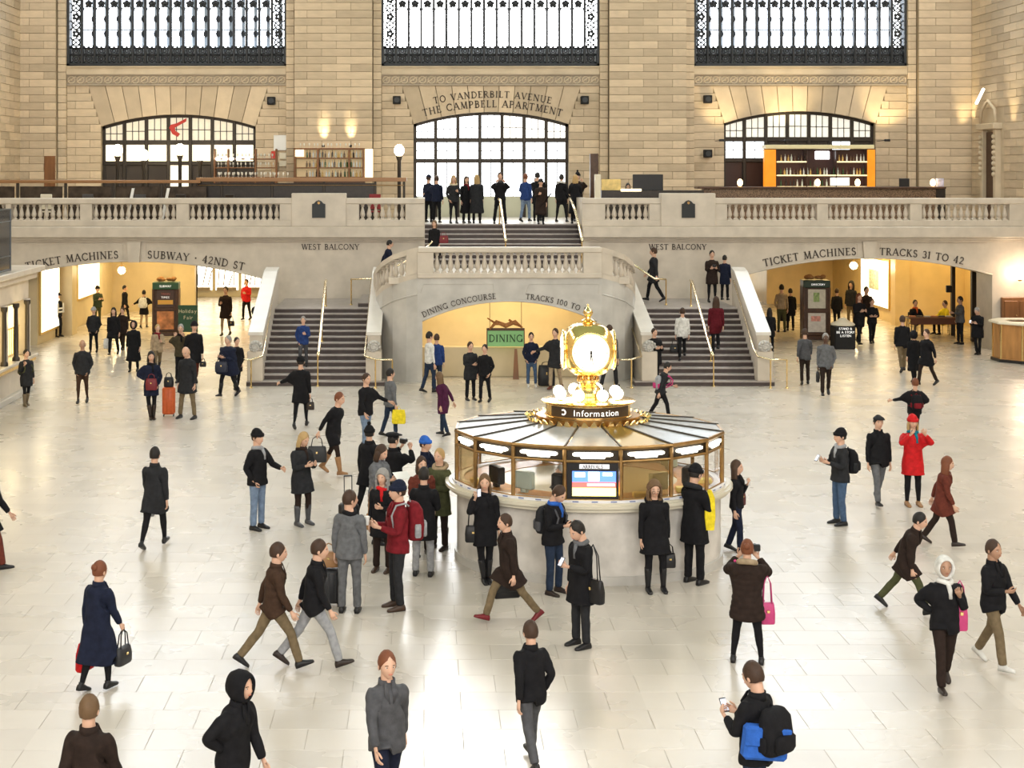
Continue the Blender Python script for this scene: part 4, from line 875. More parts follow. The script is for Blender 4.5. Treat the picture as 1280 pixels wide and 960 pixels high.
x, y, _ = G(1057, 437); t = thing('cloth_stand', 'small stand under a black cloth with white writing and a cream top', 'stand', (x, y+.35, 0)); q = MB(); q.cb(-.38, .38, -.33, .33, 0, .86, .04); q.build('cloth', BLACKM, t)
q = MB(); q.lathe([(.42, .86), (.44, .90), (.38, .95), (.25, 1.0), (.1, 1.12), (.02, 1.15)], 16); q.build('cream_top', CREAM, t, smooth=40)
for k, s in enumerate(('STAND &', 'BE A STORY', 'LISTEN')): sans(s, .12, flat_place((0, -.333, .72-k*.13)), t)
# folding table with dark cloth in the right passage
tx, ty = PX(1163, 57.0), 57.0; t = thing('folding_table', 'folding table under a dark brown cloth in the right passage', 'table', (tx, ty, 0)); q = MB(); q.cb(-.95, .95, -.35, .35, .71, .75, .01); q.build('tabletop', WOOD_D, t)
for sx in (-1, 1):
    for sy in (-1, 1): q = MB(); q.tube([(sx*.85, sy*.28, 0), (sx*.82, sy*.28, .72)], .018, 6); q.build('leg', IRON, t)
q = MB(); q.cb(-.9, .9, -.38, .38, .745, .765, .01); q.cb(-.9, .9, -.385, -.37, .5, .76, .01); q.build('cloth', mat('brown_cloth', (.12, .05, .03), .9), t)
rr = random.Random(4)
for k in range(6):
    q = MB(); q.cb(-.12, .12, -.08, .08, 0, .05, .01); o = q.build('leaflet_pile', mat('leaflet_%d' % (k % 3), ((.5, .2, .1), (.1, .08, .07), (.55, .5, .4))[k % 3], .6)); o.location = (tx-.72+k*.29, ty-.02, .766); o.rotation_euler = (0, 0, rr.uniform(-.4, .4))
    tag(o, 'small flat pile of leaflets on the brown cloth of the folding table', 'leaflets', 'leaflets on the folding table')
# octagonal wooden counter at the far right and the cabinet behind it
x, y = PX(1284, 49.2), 49.6; t = thing('wooden_counter', 'octagonal wooden counter with a pale stone top at the right edge', 'counter', (x, y, 0))
q = MB(); q.lathe([(.98, .0), (.98, .12), (.93, .12), (.93, 1.3)], 8, a0=pi/8); q.build('body', WOOD_L, t)
q = MB(); q.lathe([(1.08, 1.3), (1.10, 1.33), (1.08, 1.38), (.55, 1.38), (.55, 1.34)], 8, a0=pi/8, cap=False); q.build('countertop', CREAM, t)
q = MB(); q.lathe([(1.02, 0), (1.02, .1)], 8, a0=pi/8); q.build('plinth', BLACK, t)
for k in range(8):
    a = pi/8+k*pi/4; q = MB(); q.tube([(.95*math.cos(a), .95*math.sin(a), .1), (.95*math.cos(a), .95*math.sin(a), 1.3)], .035, 6); q.build('corner_strip', BRASS, t)
x0 = PX(1253, 52.3); t = thing('wall_cabinet', 'brown wooden panelled cabinet doors on the wall behind the wooden counter', 'cabinet', (x0+.5, 52.42, 0)); q = MB(); q.cb(-.5, .7, -.1, .07, .5, PZ(372, 52.3), .02); q.build('body', WOOD, t)
for s in (0, 1): q = MB(); q.cb(-.42+s*.55, .05+s*.55, -.13, -.09, .8, PZ(376, 52.3), .015); d_ = q.build('door', WOOD, t); q = MB(); q.ell((-.0+s*.3, -.15, 1.3), .025, 8, 6); q.build('knob', BRASS, d_, smooth='all')
# hung dining sign, garland, leaning board
x, y = PX(632, 45.4), 45.4; t = thing('hanging_sign', 'green hanging sign with a dried garland on top inside the middle arch', 'sign', (x, y, PZ(433, 45.4))); q = MB(); q.cb(-.58, .58, -.04, .04, 0, .50, .01); q.build('board', mat('sign_green', (.20, .42, .17), .5, emit=.12), t)
q = MB(); q.cb(-.60, .60, -.05, .05, .50, .58, .01); q.cb(-.6, -.57, -.05, .05, 0, .5, .005); q.cb(.57, .6, -.05, .05, 0, .5, .005); q.build('frame', WOOD_D, t)
carve(q := MB(), 'DINING', .22, flat_place((0, -.042, .15)), t=.01, bold=1.3); q.build('sign_lettering', mat('dark_green_letter', (.02, .06, .02), .5), t)
q = MB(); q.tube([(-.5, -.05, .55), (-.3, -.08, .78), (0, -.1, .66), (.3, -.08, .78), (.52, -.05, .60)], [.03, .07, .08, .07, .03], 7); q.tube([(-.58, -.05, .9), (-.3, -.08, .72), (.1, -.08, .7)], [.02, .05, .03], 6); q.tube([(.1, -.06, .85), (.3, -.06, .7), (.5, -.05, .62)], [.04, .04, .02], 6); q.build('garland', mat('dried_garland', (.35, .15, .05), .8, var=.4, vscale=20), t, smooth='all')
q = MB()
for s in (-1, 1): q.tube([(s*.5, 0, .58), (s*.5, 0, 1.5)], .008, 4)
q.build('hanging_rods', IRON, t)
q = MB(); q.hexa([(-.05, 0, 0), (.14, 0, 0), (.14, .04, 0), (-.05, .04, 0), (.02, .28, .92), (.10, .28, .92), (.10, .32, .92), (.02, .32, .92)]); o = q.build('leaning_board', WOOD); o.location = (PX(643, 45.2), 45.15, 0); tag(o, 'narrow brown board leaning on the low wall under the green hanging sign', 'board')
# ================================================================= ticket office block at the left edge
tx = -11.75; y0, y1 = 24.0, 42.8; t = thing('ticket_office', 'marble ticket office front with lit windows along the left edge', 'ticket office', (tx, (y0+y1)/2, 0)); ym = (y0+y1)/2
def tb(name, x0, x1, a, b, z0, z1, m, c=.02, parent=t): q = MB(); q.cb(x0, x1, a-ym, b-ym, z0, z1, c); return q.build(name, m, parent)
tb('base', -2.5, 0, y0, y1, 0, 1.0, MARBLE); tb('plinth', -2.6, .14, y0, y1+.1, 0, .18, MARBLE_D); tb('counter', -2.5, .26, y0, y1+.12, 1.02, 1.12, MARBLE); tb('counter_edge', -.2, .20, y0, y1+.08, .9, 1.02, BRASS)
tb('entablature', -2.5, .0, y0, y1, 2.75, 3.35, MARBLE); tb('cornice', -2.6, .42, y0, y1+.3, 3.55, 3.72, MARBLE); tb('cornice', -2.55, .22, y0, y1+.15, 3.35, 3.56, MARBLE)
TW = mat('ticket_window_light', (1, .8, .4), .4, emit=1.5, ecol=(1, .78, .35))
k = 0; yy = y1
while yy > y0+1:
    tb('pilaster', -.35, .06, yy-.45, yy, 1.12, 2.75, MARBLE); 
    for o_ in (.6, 1.75): q = MB(); q.lathe([(.11, 1.12), (.11, 1.2), (.07, 1.25), (.065, 2.6), (.1, 2.66), (.1, 2.75)], 10, (.12, yy-o_-ym, 0)); q.build('bronze_column', IRON_B, t, smooth=40)
    tb('lit_window', -.35, -.25, yy-1.8, yy-.5, 1.2, 2.6, TW, .005); q = MB()
    for j in range(7): q.tube([(-.12, yy-.65-j*.18-ym, 1.2), (-.12, yy-.65-j*.18-ym, 2.0)], .012, 4)
    q.tube([(-.12, yy-.55-ym, 2.0), (-.12, yy-1.8-ym, 2.0)], .02, 4); q.build('window_grille', BRASS, t); yy -= 2.3
point('ticket_light', (tx+.7, 41.6, 2.2), 22, (1, .8, .45)); point('ticket_light', (tx+.7, 38.5, 2.2), 22, (1, .8, .45))
q = MB(); q.cb(-.5, .35, -6, 0, 0, 1.75, .02); t2 = thing('departure_board', 'dark glass departure board standing on the ticket office cornice at the left edge', 'board', (PX(13, 40.6)-.35, 40.6, 3.72)); q.build('cabinet', DARKGL, t2)
q = MB()
for z in (.02, .4, 1.38, 1.72): q.box(-.5, .37, -6, .02, z, z+.03)
for k in range(5): q.box(.34, .37, -.02-k*1.4, .02-k*1.4, 0, 1.75)
q.box(.2, .22, 0, .02, 0, 1.75); q.build('frame', mat('steel_frame', (.2, .22, .24), .35, .8), t2)
# ================================================================= restaurant on the balcony, left of the stairs
DARKC = mat('dark_panel', (.022, .016, .012), .35, var=.3)
def bbox(name, px0, px1, D, dep, py1, py0, m, label=None, cat=None, grp=None, par=None, c=.015):
    """box given by its pixel rectangle at depth D"""
    x0, x1 = PX(px0, D), PX(px1, D); z0, z1 = PZ(py0, D), PZ(py1, D)
    if par is not None: q = MB(); L = par.location; q.cb(x0-L.x, x1-L.x, D-L.y, D+dep-L.y, z0-L.z, z1-L.z, c); return q.build(name, m, par)
    q = MB(); xm = (x0+x1)/2; q.cb(x0-xm, x1-xm, 0, dep, 0, z1-z0, c); o = q.build(name, m); o.location = (xm, D, z0); return tag(o, label, cat, grp)
t = thing('screen_rail', 'low dark screen with a brown wooden rail along the restaurant, left part', 'screen', (PX(105, 55), 55, ZB))
bbox('top_rail', -40, 250, 55, .16, 225, 229, mat('rail_wood', (.30, .15, .06), .35), par=t)
for a in range(-40, 250, 60): bbox('post', a, a+3.5, 55.02, .1, 229, 285, IRON_B, par=t)
for a in range(-40, 250, 60): bbox('panel', a+5, a+58, 55.05, .03, 233, 285, mat('smoked_panel', (.05, .035, .025), .2, var=.5, vscale=3), par=t)
t = thing('bar_counter', 'long dark bar counter with a brown wooden top in front of the bottle shelves', 'bar counter', (PX(378, 55.4), 55.4, ZB))
bbox('counter_top', 245, 508, 55.4, .7, 222, 227, mat('rail_wood', (.30, .15, .06), .35), par=t)
for a, b in ((247, 276), (278, 339), (341, 404), (406, 468)): bbox('front_panel', a, b, 55.5, .1, 229, 285, DARKC, par=t)
for a in (247, 277, 340, 405, 469, 505): bbox('post', a-1.5, a+1.5, 55.45, .08, 227, 285, IRON_B, par=t)
bbox('foot_rail', 247, 505, 55.42, .03, 231, 232, BRASS_D, par=t); bbox('body', 250, 466, 55.65, .4, 229, 286, DARKC, par=t)
rr = random.Random(9)
BOTM = [mat('bottle_%d' % i, c, .12, spec=.8) for i, c in enumerate([(.10, .05, .02), (.5, .55, .5), (.03, .08, .03), (.55, .35, .1), (.6, .6, .58), (.03, .02, .02)])]
def bottle_mesh(i, h=.30, r=.038):
    q = MB(); q.lathe([(r, 0), (r, h*.6), (r*.35, h*.75), (r*.35, h*.97), (r*.45, h)], 8); o = q.build('bottle', BOTM[i], None, smooth=40); me = o.data; bpy.data.objects.remove(o); return me
BM = [bottle_mesh(i, .26+.03*(i % 3)) for i in range(6)]
q = MB(); q.lathe([(.03, 0), (.005, .01), (.005, .08), (.035, .12), (.03, .2)], 8); _o = q.build('glass', mat('pale_glassware', (.8, .78, .7), .1, spec=.8), None, smooth=40); GM = _o.data; bpy.data.objects.remove(_o)
def stock(px0, px1, D, z, n, label, grp, glass=False):
    for k in range(n):
        x = PX(px0+(px1-px0)*(k+.5+rr.uniform(-.2, .2))/n, D); o = inst(GM if glass else BM[rr.randrange(6)], 'glass' if glass else 'bottle', None, (x, D+rr.uniform(-.02, .05), z)); tag(o, label, 'glass' if glass else 'bottle', grp)
t = thing('back_bar', 'lit wooden back bar with shelves of bottles and two bright spots above', 'shelves', (PX(415, 60.6), 60.6, ZB)); SL = mat('shelf_glow', (1, .85, .55), .4, emit=1.0, ecol=(1, .82, .5))
bbox('back_panel', 368, 455, 61.1, .06, 186, 273.4, mat('amber_back_panel', (.6, .42, .2), .4, emit=.25, ecol=(1, .75, .4)), par=t)
for y_, z_ in ((185, 187), (197, 198.5), (209, 210.5), (221, 223)): bbox('shelf', 367, 456, 60.6, .5, y_, z_, WOOD, par=t)
for a in (367, 396, 435, 453): bbox('upright', a, a+2.5, 60.58, .55, 185, 273.4, WOOD, par=t)
bbox('cupboard', 367, 456, 60.55, .55, 223, 273.4, WOOD_D, par=t); bbox('lit_column', 456, 466, 60.6, .35, 186, 222, SL, par=t); bbox('lit_column', 368, 380, 60.58, .05, 187, 196, SL, par=t)
for r_, py in enumerate((197, 209, 221)): stock(382, 452, 60.72, PZ(py, 60.6)+.002, 18, 'bottle standing on the %s shelf of the lit back bar' % ('upper', 'middle', 'lower')[r_], 'bottles on the %s shelf of the lit back bar' % ('upper', 'middle', 'lower')[r_])
stock(372, 452, 60.72, PZ(185, 60.6)+.002, 14, 'glass standing on top of the lit back bar', 'glasses on top of the lit back bar', True)
t = thing('glass_rack', 'wooden rack of glasses and bottles in front of the left arched window', 'shelves', (PX(305, 60.2), 60.2, ZB))
for y_, z_ in ((198, 199.5), (209, 210.5), (221, 223)): bbox('shelf', 268, 345, 60.2, .4, y_, z_, WOOD, par=t)
for a in (267, 284, 318, 344): bbox('upright', a, a+2, 60.18, .42, 186, 273.4, WOOD, par=t)
for px_ in (272, 281, 289, 298, 309): bbox('lit_strip', px_-3, px_+3.5, 60.17, .03, 197, 200, mat('shelf_lamp', (1, .95, .85), .4, emit=3), par=t)
bbox('cupboard', 267, 346, 60.2, .4, 223, 273.4, WOOD_D, par=t)
for r_, py in enumerate((198, 209, 221)): stock(270, 344, 60.35, PZ(py, 60.2)+.002, 15, 'glass on the %s shelf of the rack before the left arched window' % ('upper', 'middle', 'lower')[r_], 'glasses on the %s shelf of the window rack' % ('upper', 'middle', 'lower')[r_], True)
stock(272, 362, 55.7, PZ(222, 55.4)+.002, 16, 'glass on the wooden top of the left bar counter', 'glasses on the left bar counter', True)
for a, b, c_, d_, m_, lb in ((342, 358, 169, 188, WHITE, 'white framed print on the pier beside the glass rack'), (339, 345, 189, 199, mat('red_notice', (.6, .05, .03), .5), 'small red notice under the framed print'), (349, 358, 191, 199, CREAM, 'small cream notice under the framed print'), (339, 347, 202, 216, mat('tan_notice', (.6, .42, .25), .5), 'tan poster under the red notice'), (349, 358, 201, 208, CREAM, 'small cream card beside the tan poster')):
    bbox('framed_print', a, b, 61.87, .06, c_, d_, m_, lb, 'picture')
for px, py, D, lb in ((147, 188, 57.5, 'tall globe lamp leftmost in the restaurant'), (180, 194, 60.5, 'smaller globe lamp second from the left in the restaurant'), (225, 187, 57.5, 'tall globe lamp in the middle of the restaurant'), (250, 194, 60.5, 'smaller globe lamp left of the glass rack'), (499, 188, 57.5, 'tall globe lamp by the end of the left bar counter')):
    t = thing('globe_lamp_post', lb, 'lamp', (PX(px, D), D, ZB)); q = MB(); z = PZ(py, D)-ZB; q.ell((0, 0, z), (.2, .2, .24), 14, 10); q.build('globe', GLOBE, t, smooth='all'); q = MB(); q.lathe([(.2, 0), (.2, .04), (.07, .1), (.075, z-.42), (.12, z-.3), (.13, z-.22)], 12); q.build('post', IRON_B, t, smooth=40)
    point('globe_post_light', (PX(px, D), D-.35, PZ(py, D)), 30, (1, .82, .52), .2)
q = MB()
rr = random.Random(12)
for k, (px, py) in enumerate(((60, 236), (110, 238), (175, 239), (230, 238), (292, 240), (470, 240))):      # restaurant chairs seen over the parapet
    D = 54.1+.2*(k % 2); red = k == 5; t = thing('restaurant_chair', ['pale curved chair behind the parapet at far left', 'dark chair behind the parapet, second from the left', 'dark chair behind the parapet by the first white strut', 'dark chair behind the parapet by the second white strut', 'dark chair behind the parapet left of the plaque pier', 'dark red chair behind the parapet near the end of the bar'][k], 'chair', (PX(px, D), D, ZB), rr.uniform(-.6, .6)); cm = mat('dark_red_leather', (.22, .015, .02), .5) if red else (CREAM if k == 0 else DARKC)
    q = MB(); q.cb(-.22, .22, -.22, .22, .43, .49, .02); q.build('seat', cm, t); q = MB(); q.cb(-.22, .22, -.25, -.2, .55, 1.12, .02); q.build('backrest', cm, t)
    for sx in (-1, 1):
        for sy in (-1, 1): q = MB(); q.tube([(sx*.2, sy*.2, 0), (sx*.19, sy*.19, .45 if sy > 0 else 1.1)], .02, 6); q.build('leg', CREAM if k == 0 else IRON_B, t)
for px, lb in ((160, 'slanted white strut behind the parapet, left one'), (204, 'slanted white strut behind the parapet, right one')):
    q = MB(); q.hexa([(-.07, 0, 0), (.03, 0, 0), (.03, .05, 0), (-.07, .05, 0), (.2, 0, 1.35), (.3, 0, 1.35), (.3, .05, 1.35), (.2, .05, 1.35)]); o = q.build('easel_strut', WHITE); o.location = (PX(px-2, 53.4), 53.4, ZB); tag(o, lb, 'strut')
bbox('door_1', 55, 69, D2-.48, .1, 195, 273.4, WOOD)['kind'] = 'structure'
# uplights that wash the stone above the bars
for px, lb in ((404, 'left of the pair of floodlights on the lit back bar'), (438, 'right of the pair of floodlights on the lit back bar')):
    q = MB(); q.lathe([(.06, 0), (.07, .1)], 10); o = q.build('floodlight', BLACK, None); o.location = (PX(px, 61), 61.05, PZ(184, 61)); tag(o, lb, 'floodlight'); spot('uplight', (PX(px, 61), 61.15, PZ(183, 61)), (PX(px, 61), 61.7, PZ(150, 61)), 260, (1, .82, .5), 34)
# ================================================================= north bar
AMB = mat('glowing_amber_panel', (.3, .10, .01), .5, emit=.8, ecol=(1, .30, .008), var=.3, vscale=3)
t = thing('back_bar', 'dark back bar between two glowing amber columns under the right arched window', 'shelves', (PX(1023, 60), 60, ZB))
bbox('canopy', 957, 1093, 59.9, .7, 181, 186, mat('pale_gold_canopy', (.75, .68, .42), .4), par=t); bbox('lit_column', 956, 970, 59.9, .3, 187, 234, AMB, par=t); bbox('lit_column', 1085, 1094, 59.9, .3, 187, 234, AMB, par=t)
bbox('back_panel', 970, 1085, 60.5, .06, 187, 273.4, mat('dark_maroon_panel', (.05, .02, .02), .3), par=t); bbox('lit_opening', 1019, 1037, 60.45, .04, 189, 199, DAYP, par=t)
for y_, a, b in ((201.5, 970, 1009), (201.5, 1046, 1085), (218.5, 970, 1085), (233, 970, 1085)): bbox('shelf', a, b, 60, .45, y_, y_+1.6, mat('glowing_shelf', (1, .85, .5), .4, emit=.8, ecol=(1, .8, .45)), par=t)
for a in (970, 1008, 1045, 1084): bbox('upright', a, a+1.5, 60, .5, 187, 273.4, DARKW, par=t)
bbox('lettered_sign', 1038, 1062, 60, .06, 222, 232, mat('white_scrawl_sign', (.9, .88, .8), .4, emit=.7, var=.5, vscale=10), par=t)
stock(975, 1008, 60.15, PZ(201.5, 60)+.002, 8, 'bottle on the upper left shelf of the dark back bar', 'bottles on the upper left shelf of the dark back bar'); stock(1048, 1082, 60.15, PZ(201.5, 60)+.002, 8, 'bottle on the upper right shelf of the dark back bar', 'bottles on the upper right shelf of the dark back bar'); stock(974, 1082, 60.15, PZ(218.5, 60)+.002, 26, 'bottle on the long middle shelf of the dark back bar', 'bottles on the long shelf of the dark back bar')
stock(975, 1036, 60.15, PZ(233, 60)+.002, 12, 'bottle on the bottom shelf of the dark back bar', 'bottles on the bottom shelf of the dark back bar')
t = thing('bar_counter', 'long mosaic-fronted bar counter in front of the dark back bar', 'bar counter', (PX(1030, 56.5), 56.5, ZB)); bbox('counter_top', 872, 1183, 56.4, .75, 233.5, 236, WOOD_D, par=t); bbox('mosaic_front', 880, 1170, 56.55, .5, 236, 285, mat('brown_mosaic', (.16, .10, .06), .35, var=.8, vscale=26), par=t); bbox('end_panel', 1170, 1182, 56.55, .5, 236, 285, DARKC, par=t)
for px, k in ((925, 0), (1022, 1), (1072, 2), (1166, 3)):
    t = thing('table_lamp', 'small glowing candle lamp on the mosaic bar counter, ' + ['leftmost', 'left of the lettered sign', 'right of the lettered sign', 'at the right end'][k], 'lamp', (PX(px, 56.7), 56.7, PZ(233.5, 56.4))); q = MB(); q.ell((0, 0, .16), (.11, .11, .15), 10, 8); q.build('shade', mat('candle_shade', (1, .7, .35), .4, emit=5, ecol=(1, .72, .36)), t, smooth='all'); q = MB(); q.lathe([(.06, 0), (.05, .03)], 10); q.build('base', BRASS_D, t); point('bar_lamp', (PX(px, 56.7), 56.5, PZ(228, 56.4)), 8, (1, .62, .25), .1)
for px, a in ((903, 0), (985, 1), (1110, 2)):
    spot('uplight', (PX(px, 60.4), 60.6, PZ(150, 60.4)-.7), (PX(px, 61.8), 62, PZ(118, 62)), (150, 300, 260)[a], (1, .78, .42), 75)
    q = MB(); q.cb(-.12, .12, -.06, .06, -.05, .05, .02); o = q.build('floodlight', BLACK); o.location = (PX(px, 60.4), 60.5, PZ(150, 60.4)-.85); 
    tag(o, ['small floodlight left of the right arched window', 'small floodlight over the left half of the right arched window', 'small floodlight over the right end of the right arched window'][a], 'floodlight')
    q = MB(); q.tube([(0, 0, 0), (0, 1.35, 0)], .015, 5); q.build('arm', IRON, o)
# reception desk right of the stairs
t = thing('reception_desk', 'dark reception desk behind the balustrade right of the central stairs', 'desk', (PX(790, 55.5), 55.5, ZB)); bbox('desk_body', 752, 880, 55.4, .6, 238, 285, DARKC, par=t); bbox('desk_light', 776, 802, 55.35, .1, 236, 239.5, mat('desk_glow', (1, .9, .6), .4, emit=.9), par=t)
bbox('screen', 791, 829, 55.6, .06, 218, 238.2, BLACK, 'large black screen standing on the reception desk', 'screen')
bbox('welcome_sign', 752, 776, 55.55, .05, 224, 238.2, mat('gold_sign', (.75, .55, .2), .4, var=.2, vscale=6), 'gold coloured sign on legs beside the black screen', 'sign')
bbox('podium', 744, 751, 54.9, .3, 218, 286, CREAM, 'narrow cream podium at the top of the central stairs', 'podium'); bbox('dark_stele', 738, 748, 58, .3, 192, 275.4, WOOD_D, 'tall dark wooden post against the stone pier behind the cream podium', 'post')
bbox('point_of_sale_screen', 1124, 1137, 56.7, .05, 223, 233.6, BLACK, 'small tilted black screen at the right end of the mosaic bar', 'screen')
bbox('flower_pot', 1171, 1180, 56.7, .3, 223, 233.5, mat('blue_white_pot', (.4, .42, .6), .4, var=.5, vscale=6), 'blue and white pot at the right end of the mosaic bar', 'pot')
for px, py, lb in ((339, 126, 'left of the central bay, on the left pier edge'), (496, 125, 'left of the lettering over the middle arch'), (731, 125, 'right of the lettering over the middle arch'), (885, 124, 'upper one left of the right arched window'), (885, 192, 'lower one left of the right arched window')):
    D = D2-.3; q = MB(); q.cb(-.17, .17, -.1, .2, -.17, .17, .02); o = q.build('wall_speaker', BLACKM); o.location = (PX(px, D), D, PZ(py, D)); q = MB(); q.lathe([(.11, 0), (.12, .02)], 12); g_ = q.build('speaker_grille', IRON, o); g_.rotation_euler = (pi/2, 0, 0); g_.location = (0, -.1, 0); tag(o, 'square black speaker on the stone, ' + lb, 'speaker')
# doorway with carved surround on the north wall
t = thing('door_surround', 'carved stone doorway with a dark door high on the right side wall', 'doorway', (XN, 59.3, ZB)); z1 = PZ(165, 59.3)-ZB
q = MB(); q.cb(-.06, .1, -.55, .55, 0, z1, .01); q.build('door', WOOD_D, t)
q = MB(); q.cb(-.22, .1, -.8, -.55, 0, z1+.1, .02); q.cb(-.22, .1, .55, .8, 0, z1+.1, .02); q.cb(-.35, .1, -.95, .95, z1+.1, z1+.35, .03); q.build('surround', STONE_P, t)
q = MB()
for s in (-1, 1):
    for k in range(8): q.ell((-.25, s*.7, z1-.2-k*.22), (.09, .12, .1), 6, 5)
q.tube([(-.2, -.8, z1+.35), (-.2, -.7, z1+.9), (-.2, 0, z1+1.3), (-.2, .7, z1+.9), (-.2, .8, z1+.35)], .07, 6); q.build('carved_swags', STONE_P, t, smooth='all')
q = MB(); q.tube([(-.5, -.3, z1+1.75), (-.5, .45, z1+1.2)], .06, 8); o = q.build('tube_light', mat('tube_glow', (1, .95, .8), .3, emit=4), t)
spot('wall_wash', (XN-.6, 61.2, 8.0), (XN, 61.4, 10.5), 240, (1, .8, .45), 50); spot('wall_wash', (XN-.6, 57.2, 7.8), (XN, 57.0, 10.3), 200, (1, .8, .45), 50)
# ================================================================= people
SJ = {'R': Vector((-.160, 0, 1.385)), 'L': Vector((.160, 0, 1.385))}
AD_ = {'R': Vector((-.438, 0, -.899)), 'L': Vector((.438, 0, -.899))}
UA, FA = .29, .255
HJ = {'R': Vector((-.09, 0, .93)), 'L': Vector((.09, 0, .93))}
KJ = {'R': Vector((-.10, 0, .50)), 'L': Vector((.10, 0, .50))}
AJ = {'R': Vector((-.105, .015, .085)), 'L': Vector((.105, .015, .085))}
def ring(c, ax, ay, n=14, e=2.4, rot=None, ph=0):
    out = []
    for k in range(n):
        t = 2*pi*k/n+ph; x, y = math.cos(t), math.sin(t); x = math.copysign(abs(x)**(2/e), x)*ax; y = math.copysign(abs(y)**(2/e), y)*ay
        v = Vector((x, y, 0)); v = rot @ v if rot is not None else v; out.append(Vector(c)+v)
    return out
def limb(mb, pts, rs, n=10, flat=1.0):
    """tapered limb along pts, with radii (r or (rx,ry))"""
    pts = [Vector(p) for p in pts]; rings = []
    for i, p in enumerate(pts):
        t = (pts[min(i+1, len(pts)-1)]-pts[max(i-1, 0)]).normalized(); q = Vector((0, 0, -1)).rotation_difference(t) if t.z < .99 else Matrix.Identity(3).to_quaternion()
        r = rs[i]; rx, ry = r if isinstance(r, tuple) else (r, r*flat); rings.append([p+q @ v for v in ring((0, 0, 0), rx, ry, n, 2.1)])
    mb.loft(rings)
def arm_pts(s, ts): return [SJ[s]+AD_[s]*t for t in ts]
def remesh(mb, vox, name):
    me = bpy.data.meshes.new(name); me.from_pydata(mb.v, [], mb.f); bm = bmesh.new(); bm.from_mesh(me); bmesh.ops.recalc_face_normals(bm, faces=bm.faces); bm.to_mesh(me); bm.free()
    o = bpy.data.objects.new(name, me); COL.objects.link(o); md = o.modifiers.new('r', 'REMESH'); md.mode = 'VOXEL'; md.voxel_size = vox
    sm = o.modifiers.new('s', 'SMOOTH'); sm.iterations = 10 if 'body' not in name else 4; sm.factor = .5
    bpy.context.view_layer.update(); ev = o.evaluated_get(bpy.context.evaluated_depsgraph_get()); m2 = ev.to_mesh()
    V = np.empty(len(m2.vertices)*3, np.float32); m2.vertices.foreach_get('co', V); nl = len(m2.loops); LI = np.empty(nl, np.int32); m2.loops.foreach_get('vertex_index', LI); LS = np.empty(len(m2.polygons), np.int32); m2.polygons.foreach_get('loop_start', LS)
    V = V.reshape(-1, 3).astype(np.float64); ev.to_mesh_clear(); bpy.data.objects.remove(o); bpy.data.meshes.remove(me)
    return V, LI, LS
def mesh_np(name, V, LI, LS, mats, mi=None):
    me = bpy.data.meshes.new(name); me.vertices.add(len(V)); me.vertices.foreach_set('co', np.asarray(V, np.float32).ravel()); me.loops.add(len(LI)); me.loops.foreach_set('vertex_index', LI); me.polygons.add(len(LS)); me.polygons.foreach_set('loop_start', LS)
    for m in mats: me.materials.append(m)
    if mi is not None: me.polygons.foreach_set('material_index', mi)
    me.update(calc_edges=True); me.shade_smooth(); return me
def sst(a, b, x): t = np.clip((x-a)/(b-a), 0, 1); return t*t*(3-2*t)
BN = ['pelvis', 'spine', 'chest', 'neck', 'uR', 'fR', 'uL', 'fL', 'tR', 'sR', 'ftR', 'tL', 'sL', 'ftL']
def weights(V, skirt=False):
    W = np.zeros((len(V), 14)); z = V[:, 2]
    a = np.zeros(len(V)); arm = {}
    for s in 'RL':
        d = np.array(AD_[s]); r = V-np.array(SJ[s]); t = r @ d; sg = -1 if s == 'R' else 1
        perp = r-np.outer(t, d); med = -(perp[:, 0]*sg)*.819+perp[:, 2]*.574*-1*0      # towards the body
        med = -(perp @ np.array([sg*.819, 0, .574])); lat = np.abs(perp[:, 1])
        A = sst(-.05, .10, t)*(1-sst(.068, .10, med))*(1-sst(.16, .2, lat)); A[t > .45] = np.where((V[:, 0]*sg)[t > .45] > .245, 1, 0)
        A = np.where((t > .12) & (V[:, 0]*sg > .225+.0*t) & (med < .085), 1, A); f = sst(UA-.05, UA+.05, t); arm[s] = (A, f)
    AR, fR = arm['R']; AL_, fL = arm['L']; W[:, 4] = AR*(1-fR); W[:, 5] = AR*fR; W[:, 6] = AL_*(1-fL); W[:, 7] = AL_*fL; rest = np.clip(1-AR-AL_, 0, 1)
    lg = sst(.97, .80, z); wd = .14 if skirt else .025; R = sst(wd, -wd, V[:, 0])
    for s, i0, w in (('R', 8, R), ('L', 11, 1-R)):
        if skirt: k = sst(.6, .3, z)*.35; W[:, i0] = rest*lg*w*(1-k); W[:, i0+1] = rest*lg*w*k
        else:
            kn = sst(.56, .44, z); ft = sst(.13, .06, z); W[:, i0] = rest*lg*w*(1-kn); W[:, i0+1] = rest*lg*w*kn*(1-ft); W[:, i0+2] = rest*lg*w*kn*ft
    up = rest*(1-lg); s1 = sst(.98, 1.12, z); s2 = sst(1.14, 1.30, z); s3 = sst(1.46, 1.54, z)
    W[:, 0] = up*(1-s1); W[:, 1] = up*s1*(1-s2); W[:, 2] = up*s2*(1-s3); W[:, 3] = up*s3
    return W/W.sum(1, keepdims=True).clip(1e-6)
def folds(V, amp, seed=0):
    r = np.random.RandomState(seed); o = np.zeros(len(V))
    for k in range(5):
        d = r.normal(size=3)*np.array([14, 14, 22]); o += np.sin(V @ d+r.rand()*6)
    c = V.copy(); c[:, 2] = 0; n = np.linalg.norm(c, axis=1, keepdims=True).clip(.02); return V+c/n*(o*amp/5)[:, None]
def torso(mb, prof, n=18): mb.loft([ring((0, yo, z), ax, ay, n, 2.5) for z, ax, ay, yo in prof])
